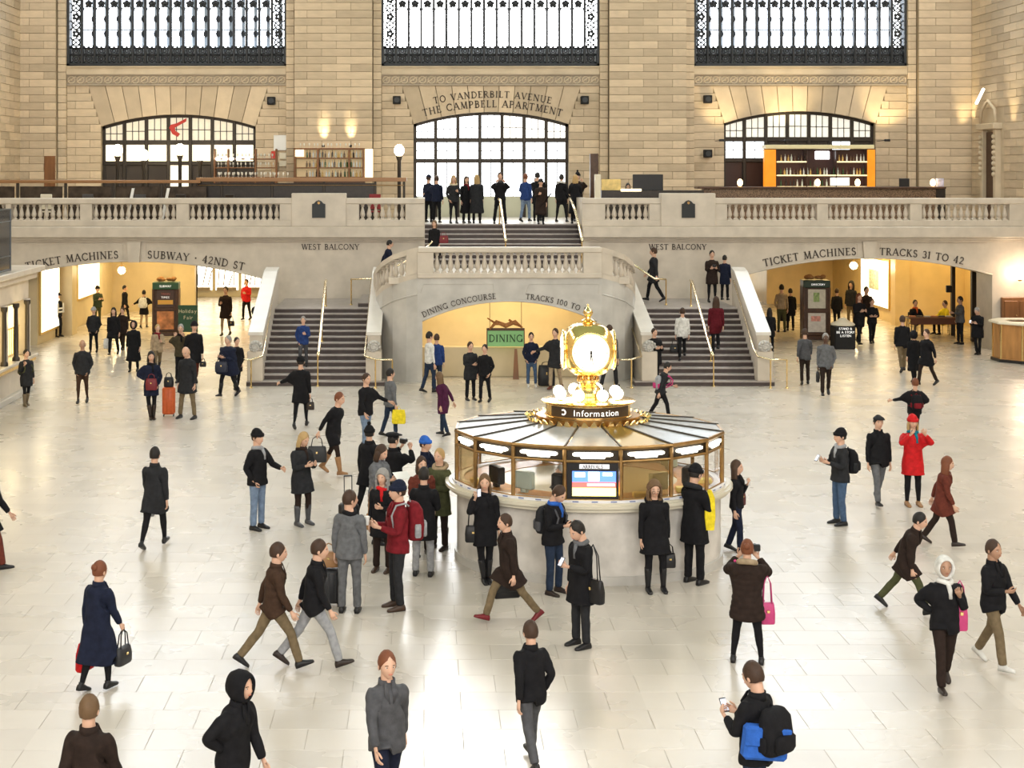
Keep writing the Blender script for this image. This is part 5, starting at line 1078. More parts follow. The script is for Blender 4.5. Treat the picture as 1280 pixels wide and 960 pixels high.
def body_mb():
    m = MB(); torso(m, [(.84, .13, .10, .01), (.90, .165, .115, .01), (.97, .16, .112, .01), (1.06, .14, .10, 0), (1.14, .135, .095, 0), (1.24, .15, .105, 0), (1.33, .165, .11, 0), (1.385, .155, .10, .01), (1.43, .12, .08, .015), (1.48, .07, .065, .015), (1.52, .055, .058, .01), (1.58, .052, .058, .0)])
    for s in 'RL':
        limb(m, arm_pts(s, (-.03, .04, .12, .2, .29, .36, .45, .53, .56)), [.038, .044, .040, .036, .032, .032, .029, (.022, .028), (.022, .03)])
        h, k, a = HJ[s], KJ[s], AJ[s]; limb(m, [h+Vector((0, 0, .0)), h.lerp(k, .3), h.lerp(k, .7), k, k.lerp(a, .3), k.lerp(a, .7), a], [.085, .083, .066, .052, .056, .042, .034], 12)
        limb(m, [a+Vector((0, .03, -.03)), a+Vector((0, .0, -.035)), a+Vector((0, -.06, -.055)), a+Vector((0, -.12, -.062)), a+Vector((0, -.15, -.064))], [.020, .026, .020, .018, .014], 10)
    return m
def top_mb(hem, puff=0, flare=.02, thick=.03):
    t = thick; m = MB(); hz = hem; pr = [(hz, .165+t+flare*1.6, .125+t+flare, .0)]
    for z, ax, ay, yo in ((.50, .162, .125, 0), (.66, .165, .125, 0), (.80, .168, .122, .0), (.92, .168, .118, .01), (1.04, .155, .108, 0), (1.14, .15, .105, 0), (1.24, .16, .112, 0), (1.33, .165, .116, 0), (1.375, .148, .108, .008), (1.415, .118, .090, .012), (1.445, .085, .078, .012), (1.49, .058, .064, .012)):
        if z > hz+.03: f = flare*max(0, (1.0-z)/.5); pr.append((z, ax+t*(1 if z < 1.42 else .5)+f, ay+t*(1 if z < 1.42 else .4)+f*.8, yo))
    torso(m, pr)
    for s in 'RL': limb(m, arm_pts(s, (-.045, .03, .12, .2, .29, .38, .47, .535)), [.045+t*.5, .060+t*.6, .058+t*.6, .052+t*.5, .046+t*.5, .046+t*.4, .042+t*.35, .04+t*.3])
    return m
def trouser_mb(slim=0):
    m = MB(); torso(m, [(.83, .15, .10, .01), (.90, .172, .122, .01), (.97, .168, .118, .01), (1.04, .15, .108, 0)])
    b = .038 if slim else .062
    for s in 'RL':
        h, k, a = HJ[s], KJ[s], AJ[s]+Vector((0, 0, -.01)); limb(m, [h, h.lerp(k, .3), h.lerp(k, .7), k, k.lerp(a, .3), k.lerp(a, .7), a], [.095, .093, .078, .062 if slim else .068, .062 if slim else .066, (.048 if slim else .064), b], 12)
    return m
TPL = {}
def tpl(kind, lod):
    key = (kind, lod)
    if key in TPL: return TPL[key]
    vox = (.0175, .032)[lod]; sk = False; rip = 0
    if kind == 'body': m = body_mb(); vox = (.02, .034)[lod]
    elif kind == 'jacket': m = top_mb(.80, thick=.028, flare=.01); rip = .010
    elif kind == 'shirt': m = top_mb(.86, thick=.012, flare=.0); rip = .006
    elif kind == 'coat': m = top_mb(.62, thick=.030, flare=.03); sk = True; rip = .010
    elif kind == 'long': m = top_mb(.36, thick=.030, flare=.045); sk = True; rip = .012
    elif kind == 'puffer': m = top_mb(.64, thick=.048, flare=.01); sk = True; rip = .004
    elif kind == 'trousers': m = trouser_mb(); rip = .008
    elif kind == 'slim': m = trouser_mb(1); rip = .003
    V, LI, LS = remesh(m, vox, kind); W = weights(V, sk)
    if kind == 'puffer': c = V.copy(); c[:, 2] = 0; n = np.linalg.norm(c, axis=1, keepdims=True).clip(.02); V = V+c/n*(.009*np.abs(np.sin(V[:, 2]*38)))[:, None]
    if rip: V = folds(V, rip, len(kind))
    RESTV[key] = V; TPL[key] = (V, LI, LS, W); return TPL[key]
_BM = {}
def bodymi(lod):
    # which faces of the body carry skin, undershirt or hose
    if lod not in _BM:
        V, LI, LS, W = tpl('body', lod); R0 = RESTV[('body', lod)]; p = R0[LI[LS]]; z = p[:, 2]; mi = np.full(len(LS), 4, np.int32); mi[z < .93] = 5; mi[(z > 1.475) & (np.abs(p[:, 0]) < .075)] = 0
        for s in 'RL': t = (p-np.array(SJ[s])) @ np.array(AD_[s]); mi[(t > .50) & (p[:, 0]*(-1 if s == 'R' else 1) > .3)] = 0; mi[(t <= .50) & (p[:, 0]*(-1 if s == 'R' else 1) > .24)] = 4
        _BM[lod] = mi
    return _BM[lod]
RESTV = {}
# head: one shaped grid with face, ears; local origin at the neck joint (0,0,1.54)
def head_mesh(lod):
    nu, nv = ((26, 20), (16, 12))[lod]; m = MB(); c = Vector((0, -.012, .135)); rings = []
    for j in range(nv+1):
        t = -pi/2+pi*j/nv; zz = math.sin(t); ct = max(math.cos(t), .03); row = []
        for k in range(nu):
            a = 2*pi*k/nu; x, y = math.cos(a)*ct, math.sin(a)*ct; X_, Y_, Z_ = x*.077, y*.098, zz*.122
            if zz < 0: f = 1+zz*.34; X_ *= f; Y_ = Y_*(1+zz*.12)-(.018*-zz if y < 0 else -.03*-zz*-1*.0)
            if y < 0:
                fr = -y
                g = lambda cx, cz, wx, wz: math.exp(-((X_-cx)/wx)**2-((Z_-cz)/wz)**2)
                Y_ -= fr*(.026*g(0, -.022, .014, .024)+.008*g(0, .0, .011, .03)+.006*g(0, -.058, .022, .008)+.010*g(0, -.095, .022, .018)+.006*g(0, .022, .05, .010))
                Y_ += fr*(.012*g(-.030, .004, .016, .012)+.012*g(.030, .004, .016, .012)+.003*g(0, -.046, .02, .005))
            row.append((c.x+X_, c.y+Y_, c.z+Z_))
        rings.append(row)
    m.loft(rings)
    for s in (-1, 1): m.ell((c.x+s*.077, c.y+.012, c.z-.012), (.011, .020, .032), 7, 5)
    m.loft([ring((0, .012, z), .052, .056, 12) for z in (-.08, 0, .05, .09)])
    m.mi = 1
    for s in (-1, 1): m.ell((c.x+s*.030, c.y-.077, c.z+.004), (.014, .010, .009), 8, 6)
    m.mi = 2
    for s in (-1, 1):
        m.ell((c.x+s*.030, c.y-.085, c.z+.004), (.006, .004, .006), 6, 5); m.tube([(c.x+s*.014, c.y-.092, c.z+.021), (c.x+s*.030, c.y-.092, c.z+.025), (c.x+s*.048, c.y-.078, c.z+.020)], .0035, 5)
    m.mi = 3; m.ell((c.x, c.y-.096, c.z-.056), (.022, .010, .0065), 10, 5)
    return m
HC = Vector((0, -.012, .135))
def hair_mb(kind):
    m = MB(); c = HC
    def cap(rx, ry, rz, dz=.012, dy=.014, lo=-.35, front=.35, n=20, rows=10):
        rings = []
        for j in range(rows+1):
            t = pi/2-(pi/2)*j/rows*1.45; row = []
            for k in range(n):
                a = 2*pi*k/n; y = math.sin(a); fr = max(0, -y)**1.2; tt = max(t, lo+(front-lo)*fr+.0) if t < lo+(front-lo)*fr else t
                jt = 1+.028*math.sin(7*a+5*t)*math.sin(9*t+2*a)+.015*math.sin(13*a); row.append((c.x+jt*rx*math.cos(a)*math.cos(tt), c.y+dy+jt*ry*y*math.cos(tt), c.z+dz+jt*rz*math.sin(tt)))
            rings.append(row)
        m.loft(rings[::-1])
    if kind == 'short': cap(.086, .104, .126, lo=-.5, front=.52)
    elif kind == 'bald': cap(.081, .100, .10, dz=-.02, lo=-.5, front=1.2)
    elif kind in ('long', 'bob', 'curly'):
        w = .016 if kind == 'curly' else 0; cap(.090+w, .106+w*.8, .130+w*.7, lo=-.5, front=.50)
        L = {'long': -.20, 'bob': -.03, 'curly': -.12}[kind]
        zs = [.17, .10, .03, (L+.03)/2, L]
        rings = []
        for i, z in enumerate(zs):
            u = i/(len(zs)-1); ww = .088+w+.018*math.sin(u*pi); row = []
            for k in range(13): a = -.55+(pi+1.1)*k/12; row.append((ww*math.cos(a), c.y+.008+(.098+w*.8)*math.sin(a)*(1-.12*u)+.006, z))
            for k in range(12, -1, -1): a = -.55+(pi+1.1)*k/12; row.append((ww*.74*math.cos(a), c.y+.008+.070*math.sin(a)*(1-.12*u), z))
            rings.append(row)
        m.loft(rings)
        if kind == 'curly':
            rr = random.Random(2)
            for k in range(70):
                a = rr.uniform(-.6, pi+.6); z = rr.uniform(-.10, .24); s = math.sqrt(max(.2, 1-((z-.1)/.17)**2)); m.ell((.10*s*math.cos(a), c.y+.01+.115*s*math.sin(a), z), rr.uniform(.016, .028), 6, 5)
    elif kind == 'bun': cap(.086, .104, .126, lo=-.5, front=.52); m.ell((0, c.y+.11, c.z+.06), (.045, .04, .045), 10, 8)
    elif kind == 'ponytail': cap(.086, .104, .126, lo=-.5, front=.52); m.tube([(0, c.y+.09, c.z+.05), (0, c.y+.15, c.z+.02), (0, c.y+.155, c.z-.10), (0, c.y+.14, c.z-.2)], [.02, .03, .028, .008], 8)
    return m
def hat_mb(kind):
    m = MB(); c = HC
    def dome(rx, ry, rz, z0, dy=.006, n=22, rows=8, slack=0):
        m.loft([[(c.x+rx*math.cos(2*pi*k/n)*math.cos(t), c.y+dy+ry*math.sin(2*pi*k/n)*math.cos(t)+slack*math.sin(t), z0+rz*math.sin(t)) for k in range(n)] for t in [(pi/2)*j/rows*.97 for j in range(rows+1)]])
    if kind in ('beanie', 'pompom'):
        dome(.091, .111, .125, c.z+.028, slack=.02); m.loft([[(c.x+(r)*.093*math.cos(2*pi*k/22), c.y+.006+r*.113*math.sin(2*pi*k/22), c.z+z) for k in range(22)] for r, z in ((1.0, .015), (1.07, .02), (1.08, .06), (1.0, .068))])
        if kind == 'pompom': m.ell((0, c.y+.03, c.z+.175), .036, 10, 8)
    elif kind == 'flatcap': dome(.098, .125, .062, c.z+.06, dy=-.012); m.loft([[(c.x+w_*x, c.y-y, c.z+z) for x, y in ((-.09, .06), (-.07, .13), (0, .155), (.07, .13), (.09, .06))] for w_, z in ((1, .060), (1, .068))])
    elif kind == 'cap': dome(.090, .109, .105, c.z+.04); m.loft([[(c.x+w_*x, c.y-y, c.z+z-(y-.06)*.25) for x, y in ((-.07, .07), (-.06, .15), (0, .175), (.06, .15), (.07, .07))] for w_, z in ((1, .052), (1, .060))])
    elif kind == 'beret': m.ell((c.x+.02, c.y+.015, c.z+.085), (.125, .130, .045), 18, 8); dome(.088, .106, .06, c.z+.04)
    elif kind == 'hood':
        rings = []
        for i, (r, yy) in enumerate(((.098, -.095), (.112, -.07), (.122, -.02), (.118, .05), (.085, .115), (.03, .14))): rings.append([(c.x+r*math.cos(2*pi*k/22)*.95, c.y+yy+.01, c.z-.005+r*1.22*math.sin(2*pi*k/22)) for k in range(22)])
        inner = [[(c.x+(x-c.x)*.86, y-.004, c.z+(z-c.z)*.86) for x, y, z in rings[0]]]; m.loft([[(c.x+(x-c.x)*.80, y+.16, c.z+(z-c.z)*.8) for x, y, z in rings[0]]]+inner+rings)
    return m
def collar_mb(kind):
    m = MB()
    if kind == 'scarf':
        m.tube([(.082*math.cos(a), .0+.082*math.sin(a), -.035+.012*math.sin(a*2)) for a in [2*pi*k/16 for k in range(16)]], .036, 8, close=True); m.tube([(.02, -.10, -.05), (.035, -.125, -.13), (.04, -.135, -.24)], [.03, .033, .026], 8)
    elif kind == 'furhood':
        m.tube([(.115*math.cos(a), .035+.10*math.sin(a), -.03+.035*math.sin(a)) for a in [2*pi*k/18 for k in range(18)]], .042, 8, close=True)
    elif kind == 'collar':
        m.loft([[(r*math.cos(a), .008+r*math.sin(a), z+(-.015 if math.sin(a) < -.8 else 0)) for a in [-pi/2+.25+(2*pi-.5)*k/17 for k in range(18)]+[-pi/2+.25+(2*pi-.5)*k/17 for k in range(17, -1, -1)]] for r, z in ((.085, -.07), (.078, .0))])
        m.v = []; m.f = []; m.m = []
        a_ = [-pi/2+.3+(2*pi-.6)*k/17 for k in range(18)]; rg = []
        for a in a_: rg.append([(.080*math.cos(a), .012+.078*math.sin(a), -.075), (.094*math.cos(a), .012+.092*math.sin(a), -.075), (.088*math.cos(a), .010+.086*math.sin(a), .012), (.074*math.cos(a), .010+.072*math.sin(a), .012)])
        m.loft(rg)
        for s in (-1, 1): m.hexa([(s*.02, -.075, 0), (s*.055, -.070, 0), (s*.075, -.125, -.11), (s*.015, -.145, -.20), (s*.02, -.085, .0), (s*.055, -.08, .0), (s*.075, -.142, -.11), (s*.015, -.160, -.20)])
    return m
def hand_add(m, wrist, d, s, n, curl, lod, sc=1.0):
    """palm and five fingers; d = direction of the fingers, s = thumb side, n = palm normal"""
    q = 6 if lod == 0 else 5
    def rg(c, a, b, k=8): return [c+s*(a*math.cos(2*pi*i/k))+n*(b*math.sin(2*pi*i/k)) for i in range(k)]
    m.loft([rg(wrist-d*.02, .026*sc, .020*sc), rg(wrist+d*.02*sc, .030*sc, .019*sc), rg(wrist+d*.055*sc, .039*sc, .017*sc), rg(wrist+d*.088*sc, .040*sc, .013*sc)])
    for i, (off, L, r) in enumerate(((.029, .070, .0088), (.010, .078, .0092), (-.010, .072, .0088), (-.028, .056, .0078))):
        p = wrist+(d*.083+s*off)*sc; dd = (d+s*off*2.2).normalized(); pts = [p-dd*.01]; a = .12
        for f in (.45, .32, .23):
            cu = curl*(1+.12*i); a += cu; v = dd*math.cos(a)+n*math.sin(a); p = p+v*(L*f*sc); pts.append(p)
        m.tube(pts, [r*sc, r*sc, r*.92*sc, r*.7*sc], q)
    p = wrist+(d*.028+s*.030+n*.006)*sc; t1 = (d*.65+s*.70+n*.25).normalized(); t2 = (d*.92+s*.22+n*(.2+curl*.5)).normalized(); m.tube([p-t1*.015, p+t1*.032*sc, p+t1*.032*sc+t2*.030*sc, p+t1*.032*sc+t2*.052*sc], [.013*sc, .012*sc, .0105*sc, .008*sc], q)
# arm poses for the right side: upper-arm direction, forearm direction, finger curl
ARM = {
 'down': ((-.16, .03, -1), (-.08, -.16, -1), .25), 'fwd': ((-.14, -.38, -1), (-.04, -.62, -.8), .3), 'back': ((-.16, .42, -1), (-.14, .12, -1), .3),
 'pocket': ((-.34, .20, -1), (.30, -.38, -.85), .3), 'look': ((-.20, -.28, -1), (.42, -.85, .28), .55), 'ear': ((-.50, -.50, -.75), (.42, -.02, 1), .7),
 'photo': ((-.50, -.75, -.42), (.62, -.30, .75), .7), 'hip': ((-.70, .30, -.75), (.75, -.30, -.55), .4), 'front': ((-.18, -.02, -1), (.55, -.75, -.18), .5), 'cross': ((-.22, -.25, -1), (.85, -.50, .02), .3),
 'carry': ((-.14, .02, -1), (-.05, -.06, -1), .95), 'pull': ((-.30, .45, -.85), (-.12, .30, -1), .9), 'reach': ((-.35, -.55, -.75), (-.0, -.85, .1), .4), 'reachside': ((-.8, -.1, -.7), (-.6, -.3, -.75), .9),
 'strap': ((-.30, -.12, -1), (.40, -.55, .85), .8), 'out': ((-.75, -.1, -.7), (-.65, -.5, -.3), .3), 'rest': ((-.30, -.45, -.8), (.15, -.9, -.15), .3)}
LEG = {'stand': (((-.03, -.02, -1), (-.03, .03, -1), 0), ((.03, .0, -1), (.03, .03, -1), 0)),
 'ease': (((-.02, -.06, -1), (-.02, .04, -1), 0), ((.09, -.10, -1), (.04, .08, -1), 0)),
 'walk': (((-.02, -.42, -1), (-.02, -.16, -1), -.15), ((.02, .30, -1), (.02, .62, -1), .45)),
 'walk2': (((-.02, .26, -1), (-.02, .66, -1), .5), ((.02, -.40, -1), (.02, -.12, -1), -.1)),
 'step': (((-.02, -.22, -1), (-.02, -.02, -1), 0), ((.02, .14, -1), (.02, .36, -1), .25)),
 'stride': (((-.03, -.62, -1), (-.02, -.30, -1), -.3), ((.03, .50, -1), (.03, .80, -1), .6)),
 'wide': (((-.14, 0, -1), (-.12, .03, -1), 0), ((.14, 0, -1), (.12, .03, -1), 0)),
 'climb': (((-.02, -.75, -.75), (-.02, .22, -1), 0), ((.02, .10, -1), (.02, .22, -1), .15)),
 'cross': (((.05, -.05, -1), (.12, .02, -1), 0), ((-.03, .0, -1), (-.03, .03, -1), 0)),
 'sit': (((-.10, -1, -.05), (-.05, .05, -1), 0), ((.10, -1, -.05), (.05, .05, -1), 0))}
def flip(v): return (-v[0], v[1], v[2])
CM = {}
def cloth(c, rough=.85, nm='fabric'):
    k = tuple(round(v, 3) for v in c); key = (k, nm)
    if key not in CM: CM[key] = mat('%s_%d' % (nm, len(CM)), c, rough, spec=(.18 if nm == 'fabric' else .45), var=.22 if nm == 'fabric' else .1, vscale=14, bump=.25, bscale=90)
    return CM[key]
HEX = lambda s: tuple(((int(s[i:i+2], 16)/255)**2.2) for i in (0, 2, 4))
C_ = {'black': (.010, .010, .012), 'char': (.022, .023, .026), 'navy': (.012, .016, .035), 'brown': (.05, .028, .018), 'dkbrown': (.025, .016, .013), 'grey': (.12, .125, .135), 'midgrey': (.07, .072, .08), 'ltgrey': (.30, .31, .33), 'jeans': (.055, .095, .17), 'ltjeans': (.16, .22, .32), 'dkjeans': (.02, .032, .06),
 'khaki': (.16, .12, .07), 'olive': (.07, .075, .035), 'green': (.035, .05, .028), 'red': (.50, .012, .015), 'dkred': (.16, .012, .018), 'maroon': (.09, .008, .014), 'blue': (.02, .045, .16), 'brblue': (.03, .12, .48), 'white': (.62, .62, .60), 'cream': (.5, .43, .30), 'beige': (.34, .26, .17), 'purple': (.06, .012, .04), 'pink': (.5, .05, .18), 'yellow': (.75, .60, .03), 'teal': (.01, .16, .22), 'tan': (.30, .16, .07), 'orange': (.6, .12, .03), 'camo': (.06, .05, .03), 'redbrown': (.12, .03, .02),
 'h_black': (.012, .009, .008), 'h_brown': (.045, .022, .012), 'h_lbrown': (.13, .075, .035), 'h_blond': (.42, .28, .12), 'h_grey': (.26, .25, .24), 'h_red': (.16, .05, .02)}
SK = {'l': (.62, .38, .27), 'm': (.40, .23, .15), 'd': (.10, .05, .03)}
_rigid = {}
def rigid(kind, f, lod=0):
    if (f.__name__, kind, lod) not in _rigid:
        m = f(kind) if f is not head_mesh else head_mesh(lod); me = bpy.data.meshes.new('t'); me.from_pydata(m.v, [], m.f); bm = bmesh.new(); bm.from_mesh(me); bmesh.ops.recalc_face_normals(bm, faces=bm.faces); bm.to_mesh(me); bm.free()
        V = np.empty(len(me.vertices)*3, np.float32); me.vertices.foreach_get('co', V); LI = np.empty(len(me.loops), np.int32); me.loops.foreach_get('vertex_index', LI); LS = np.empty(len(me.polygons), np.int32); me.polygons.foreach_get('loop_start', LS); bpy.data.meshes.remove(me)
        _rigid[(f.__name__, kind, lod)] = (V.reshape(-1, 3).astype(float), LI, LS, np.array(m.m, np.int32))
    return _rigid[(f.__name__, kind, lod)]
def rotm(a, b): return np.array(Vector(a).normalized().rotation_difference(Vector(b).normalized()).to_matrix())
def person(label, x, y, z=0, h=1.72, face=0, top=('jacket', 'black'), legs=('trousers', 'char'), shoes=('shoe', 'black'), hair=('short', 'h_brown'), hat=None, neck=None, skin='l', arms=('down', 'down'), leg='stand', lean=0, side=0, head=(0, 0), lod=None, wide=1.0, sit=0, extra=None, group=None):
    """one posed person: root empty > body, clothes, shoes, hair. head = (pitch, yaw) in degrees. Returns (root, hand positions, chest position)"""
    D = y; lod = (1 if D > 30 else 0) if lod is None else lod; sc = h/1.775
    rl, rs = math.radians(lean), math.radians(side)
    Rsp = np.array((Matrix.Rotation(rs*.5, 3, 'Y') @ Matrix.Rotation(rl*.45, 3, 'X')).to_matrix() if False else (Matrix.Rotation(rs*.5, 3, 'Y') @ Matrix.Rotation(rl*.45, 3, 'X')))
    Rch = np.array(Matrix.Rotation(rs, 3, 'Y') @ Matrix.Rotation(rl, 3, 'X')); I = np.eye(3)
    J = {}; P = {}; R = {}
    J['pelvis'] = np.array((0, 0, .95)); P['pelvis'] = J['pelvis'].copy(); R['pelvis'] = np.array(Matrix.Rotation(rl*.15, 3, 'X'))
    J['spine'] = np.array((0, 0, 1.04)); P['spine'] = P['pelvis']+R['pelvis'] @ (J['spine']-J['pelvis']); R['spine'] = Rsp
    J['chest'] = np.array((0, 0, 1.2)); P['chest'] = P['spine']+Rsp @ (J['chest']-J['spine']); R['chest'] = Rch
    J['neck'] = np.array((0, .01, 1.50)); P['neck'] = P['chest']+Rch @ (J['neck']-J['chest']); R['neck'] = np.array(Matrix.Rotation(rl*.8+math.radians(head[0])*.4, 3, 'X'))
    for s in 'RL':
        j = np.array(SJ[s]); U, F, cu = ARM[arms[0 if s == 'R' else 1]]
        if s == 'L': U, F = flip(U), flip(F)
        U = Rch @ np.array(Vector(U).normalized()); F = Rch @ np.array(Vector(F).normalized()) if lean < 35 else np.array(Vector(F).normalized())
        J['u'+s] = j; P['u'+s] = P['chest']+Rch @ (j-J['chest']); R['u'+s] = rotm(AD_[s], U)
        je = j+np.array(AD_[s])*UA; J['f'+s] = je; P['f'+s] = P['u'+s]+U*UA; R['f'+s] = rotm(AD_[s], F)
        J['hand'+s] = (P['f'+s]+F*(FA+.02), F, cu)
    for s, g in zip('RL', LEG[leg]):
        T, S, ft = g; T = np.array(Vector(T).normalized()); S = np.array(Vector(S).normalized()); j = np.array(HJ[s]); k = np.array(KJ[s]); a = np.array(AJ[s])
        J['t'+s] = j; P['t'+s] = P['pelvis']+R['pelvis'] @ (j-J['pelvis']); R['t'+s] = rotm(KJ[s]-HJ[s], T)
        J['s'+s] = k; P['s'+s] = P['t'+s]+R['t'+s] @ (k-j); R['s'+s] = rotm(AJ[s]-KJ[s], S)
        J['ft'+s] = a; P['ft'+s] = P['s'+s]+R['s'+s] @ (a-k); R['ft'+s] = np.array(Matrix.Rotation(ft, 3, 'X'))
    def lbs(V, W):
        out = np.zeros_like(V)
        for i, b in enumerate(BN):
            w = W[:, i]; m = w > 1e-4
            if m.any(): out[m] += w[m, None]*((V[m]-J[b]) @ R[b].T+P[b])
        return out
    root = thing('person', label, 'person', (x, y, z), math.radians(face), group)
    Rh = np.array(Matrix.Rotation(math.radians(head[1]), 3, 'Z') @ Matrix.Rotation(math.radians(head[0])+rl*.5, 3, 'X')); ph = P['neck']+R['neck'] @ np.array((0, 0, .004))
    # shoes: drop the figure on its lowest sole
    lo = 9; SH = []
    for s in 'RL':
        m = MB(); bt = shoes[0] == 'boot'; a = AJ[s]
        m.loft([ring((a.x, a.y+yy, .0), 0, 0, 3) for yy in (0, 0)]) if False else None
        rings = []
        for yy, w_, hh in ((.075, .028, .05), (.06, .038, .085), (.02, .042, .10), (-.04, .042, .085), (-.10, .046, .060), (-.15, .044, .048), (-.185, .030, .036), (-.195, .012, .02)):
            rings.append([(a.x+w_*math.cos(t)*1.0, a.y+yy, max(0, hh/2+hh/2*math.sin(t)*1.05) if math.sin(t) > -.5 else 0) for t in [2*pi*k/10 for k in range(10)]])
        m.loft(rings)
        if bt: m.loft([ring((a.x*1.0, a.y+.0, zz), r_, r_*1.12, 10, 2) for zz, r_ in ((.05, .043), (.12, .045), (.22, .054), (.34, .062), (.385, .064))])
        else: m.loft([ring((a.x, a.y+.01, zz), r_, r_*1.2, 8, 2) for zz, r_ in ((.05, .036), (.11, .038))])
        V = np.array(m.v, float); W = np.zeros((len(V), 14)); i0 = 8 if s == 'R' else 11; ft = sst(.13, .06, V[:, 2]); W[:, i0+2] = ft; W[:, i0+1] = 1-ft
        V = lbs(V, W); lo = min(lo, V[:, 2].min()); SH.append((m, V))
    dz = np.array((0, 0, -lo)); wv = np.array((wide, wide, 1))
    if sit: dz = np.array((0, 0, sit/sc-P['pelvis'][2]+.08))
    off = np.array((0, 0, 0.)) 
    fin = lambda V: ((V+dz)*sc)
    def addobj(name, V, LI, LS, mats, mi=None):
        o = bpy.data.objects.new(name, mesh_np(name, fin(V), LI, LS, mats, mi)); return link(o, root)
    skm = mat('skin_'+skin, SK[skin], .5, var=.04, vscale=10); eye = mat('eye_white', (.6, .58, .55), .3); lip = mat('lip_'+skin, tuple(v*f for v, f in zip(SK[skin], (.8, .45, .45))), .5); dark = mat('eye_dark', (.015, .01, .008), .3)
    V, LI, LS, W = tpl('body', lod); V = lbs(V, W); parts = [(V, LI, LS, bodymi(lod))]
    Hv, Hli, Hls, Hm = rigid('h', head_mesh, lod); parts.append((Hv*1.10 @ Rh.T+ph, Hli, Hls, Hm))
    hm = MB(); hands = {}
    for s in 'RL':
        w_, F, cu = J['hand'+s]; F = Vector(F); ref = Vector((0, -.55, .83)) if F.z > -.8 else Vector((0, -1, 0)); th = (ref-F*ref.dot(F))
        th = th.normalized(); n = F.cross(th)*(-1 if s == 'R' else 1); hand_add(hm, Vector(w_), F, th, n, cu, lod); hands[s] = Vector(fin(np.array(Vector(w_)+F*.08)))
    hv = np.array(hm.v, float); li = np.array([i for f in hm.f for i in f], np.int32); ls = np.cumsum([0]+[len(f) for f in hm.f[:-1]]).astype(np.int32); parts.append((hv, li, ls, np.zeros(len(ls), np.int32)))
    VV = np.concatenate([p[0] for p in parts]); o1 = 0; o2 = 0; LL = []; SS = []
    for v, l, s_, mm in parts: LL.append(l+o1); SS.append(s_+o2); o1 += len(v); o2 += len(l)
    addobj('body', VV, np.concatenate(LL), np.concatenate(SS), [skm, eye, dark, lip, cloth(C_[top[1]]), cloth(C_[legs[1]])], np.concatenate([p[3] for p in parts]))
    nm = {'jacket': 'jacket', 'shirt': 'shirt', 'coat': 'coat', 'long': 'long_coat', 'puffer': 'puffer_coat'}[top[0]]
    def cl(kind, col, name, wf=1.0, rough=.85):
        V, LI, LS, W = tpl(kind, lod); V = V*np.array((1, 1, 1)); V = lbs(V, W)
        if wf != 1.0: cen = P['chest'][:2]; k = W[:, :3].sum(1)+W[:, 8]+W[:, 11]; V[:, :2] = V[:, :2]+(V[:, :2]-0)*(wf-1)*k[:, None]
        return addobj(name, V, LI, LS, [cloth(C_[col], rough)])
    cl('slim' if legs[0] in ('slim', 'leggings') else 'trousers', legs[1], {'slim': 'trousers', 'leggings': 'leggings', 'trousers': 'trousers', 'jeans': 'jeans'}[legs[0]])
    tp = cl(top[0], top[1], nm, wide, .55 if top[0] == 'puffer' else .85)
    for (m, V), s in zip(SH, 'RL'):
        li = np.array([i for f in m.f for i in f], np.int32); ls = np.cumsum([0]+[len(f) for f in m.f[:-1]]).astype(np.int32); o = addobj('boot' if shoes[0] == 'boot' else 'shoe', V, li, ls, [cloth(C_[shoes[1]], .4, 'leather')])
    def rig(kind, f, name, m, Rr, p0, sc_=1.0):
        V, LI, LS, mi = rigid(kind, f); o = addobj(name, V*(1.10 if Rr is Rh else 1) @ Rr.T+p0, LI, LS, [m]); return o
    if hair and hair[0] != 'none': rig(hair[0], hair_mb, 'hair', cloth(C_[hair[1]], .6, 'hair'), Rh, ph)
    if hat: rig(hat[0], hat_mb, {'beanie': 'knit_hat', 'pompom': 'knit_hat', 'hood': 'hood', 'flatcap': 'flat_cap', 'cap': 'cap', 'beret': 'beret'}[hat[0]], cloth(C_[hat[1]]), Rh, ph)
    nk = P['neck']+Rch @ np.array((0, -.005, .0))
    if neck: rig(neck[0], collar_mb, {'scarf': 'scarf', 'furhood': 'fur_hood', 'collar': 'collar'}[neck[0]], cloth(C_[neck[1]]), Rch, nk)
    elif lod == 0: rig('collar', collar_mb, 'collar', cloth(C_[top[1]]), Rch, nk)
    if extra == 'inner':
        pass
    Mz = Matrix.Rotation(math.radians(face), 3, 'Z'); O = Vector((x, y, z))
    hw = {s: O+Mz @ hands[s] for s in 'RL'}; ch = O+Mz @ Vector(fin(P['chest']+Rch @ np.array((0, 0, .12)))); hip = O+Mz @ Vector(fin(P['pelvis']))
    shd = {s: O+Mz @ (Vector(fin(P['u'+s]))+Vector((-.035 if s == 'R' else .035, 0, .085))) for s in 'RL'}
    return dict(root=root, shoulder=shd, hand=hw, chest=ch, hip=hip, M=Mz, sc=sc, lean=rl, face=face, head=O+Mz @ Vector(fin(ph+Rh @ np.array((0, -.02, .12)))))
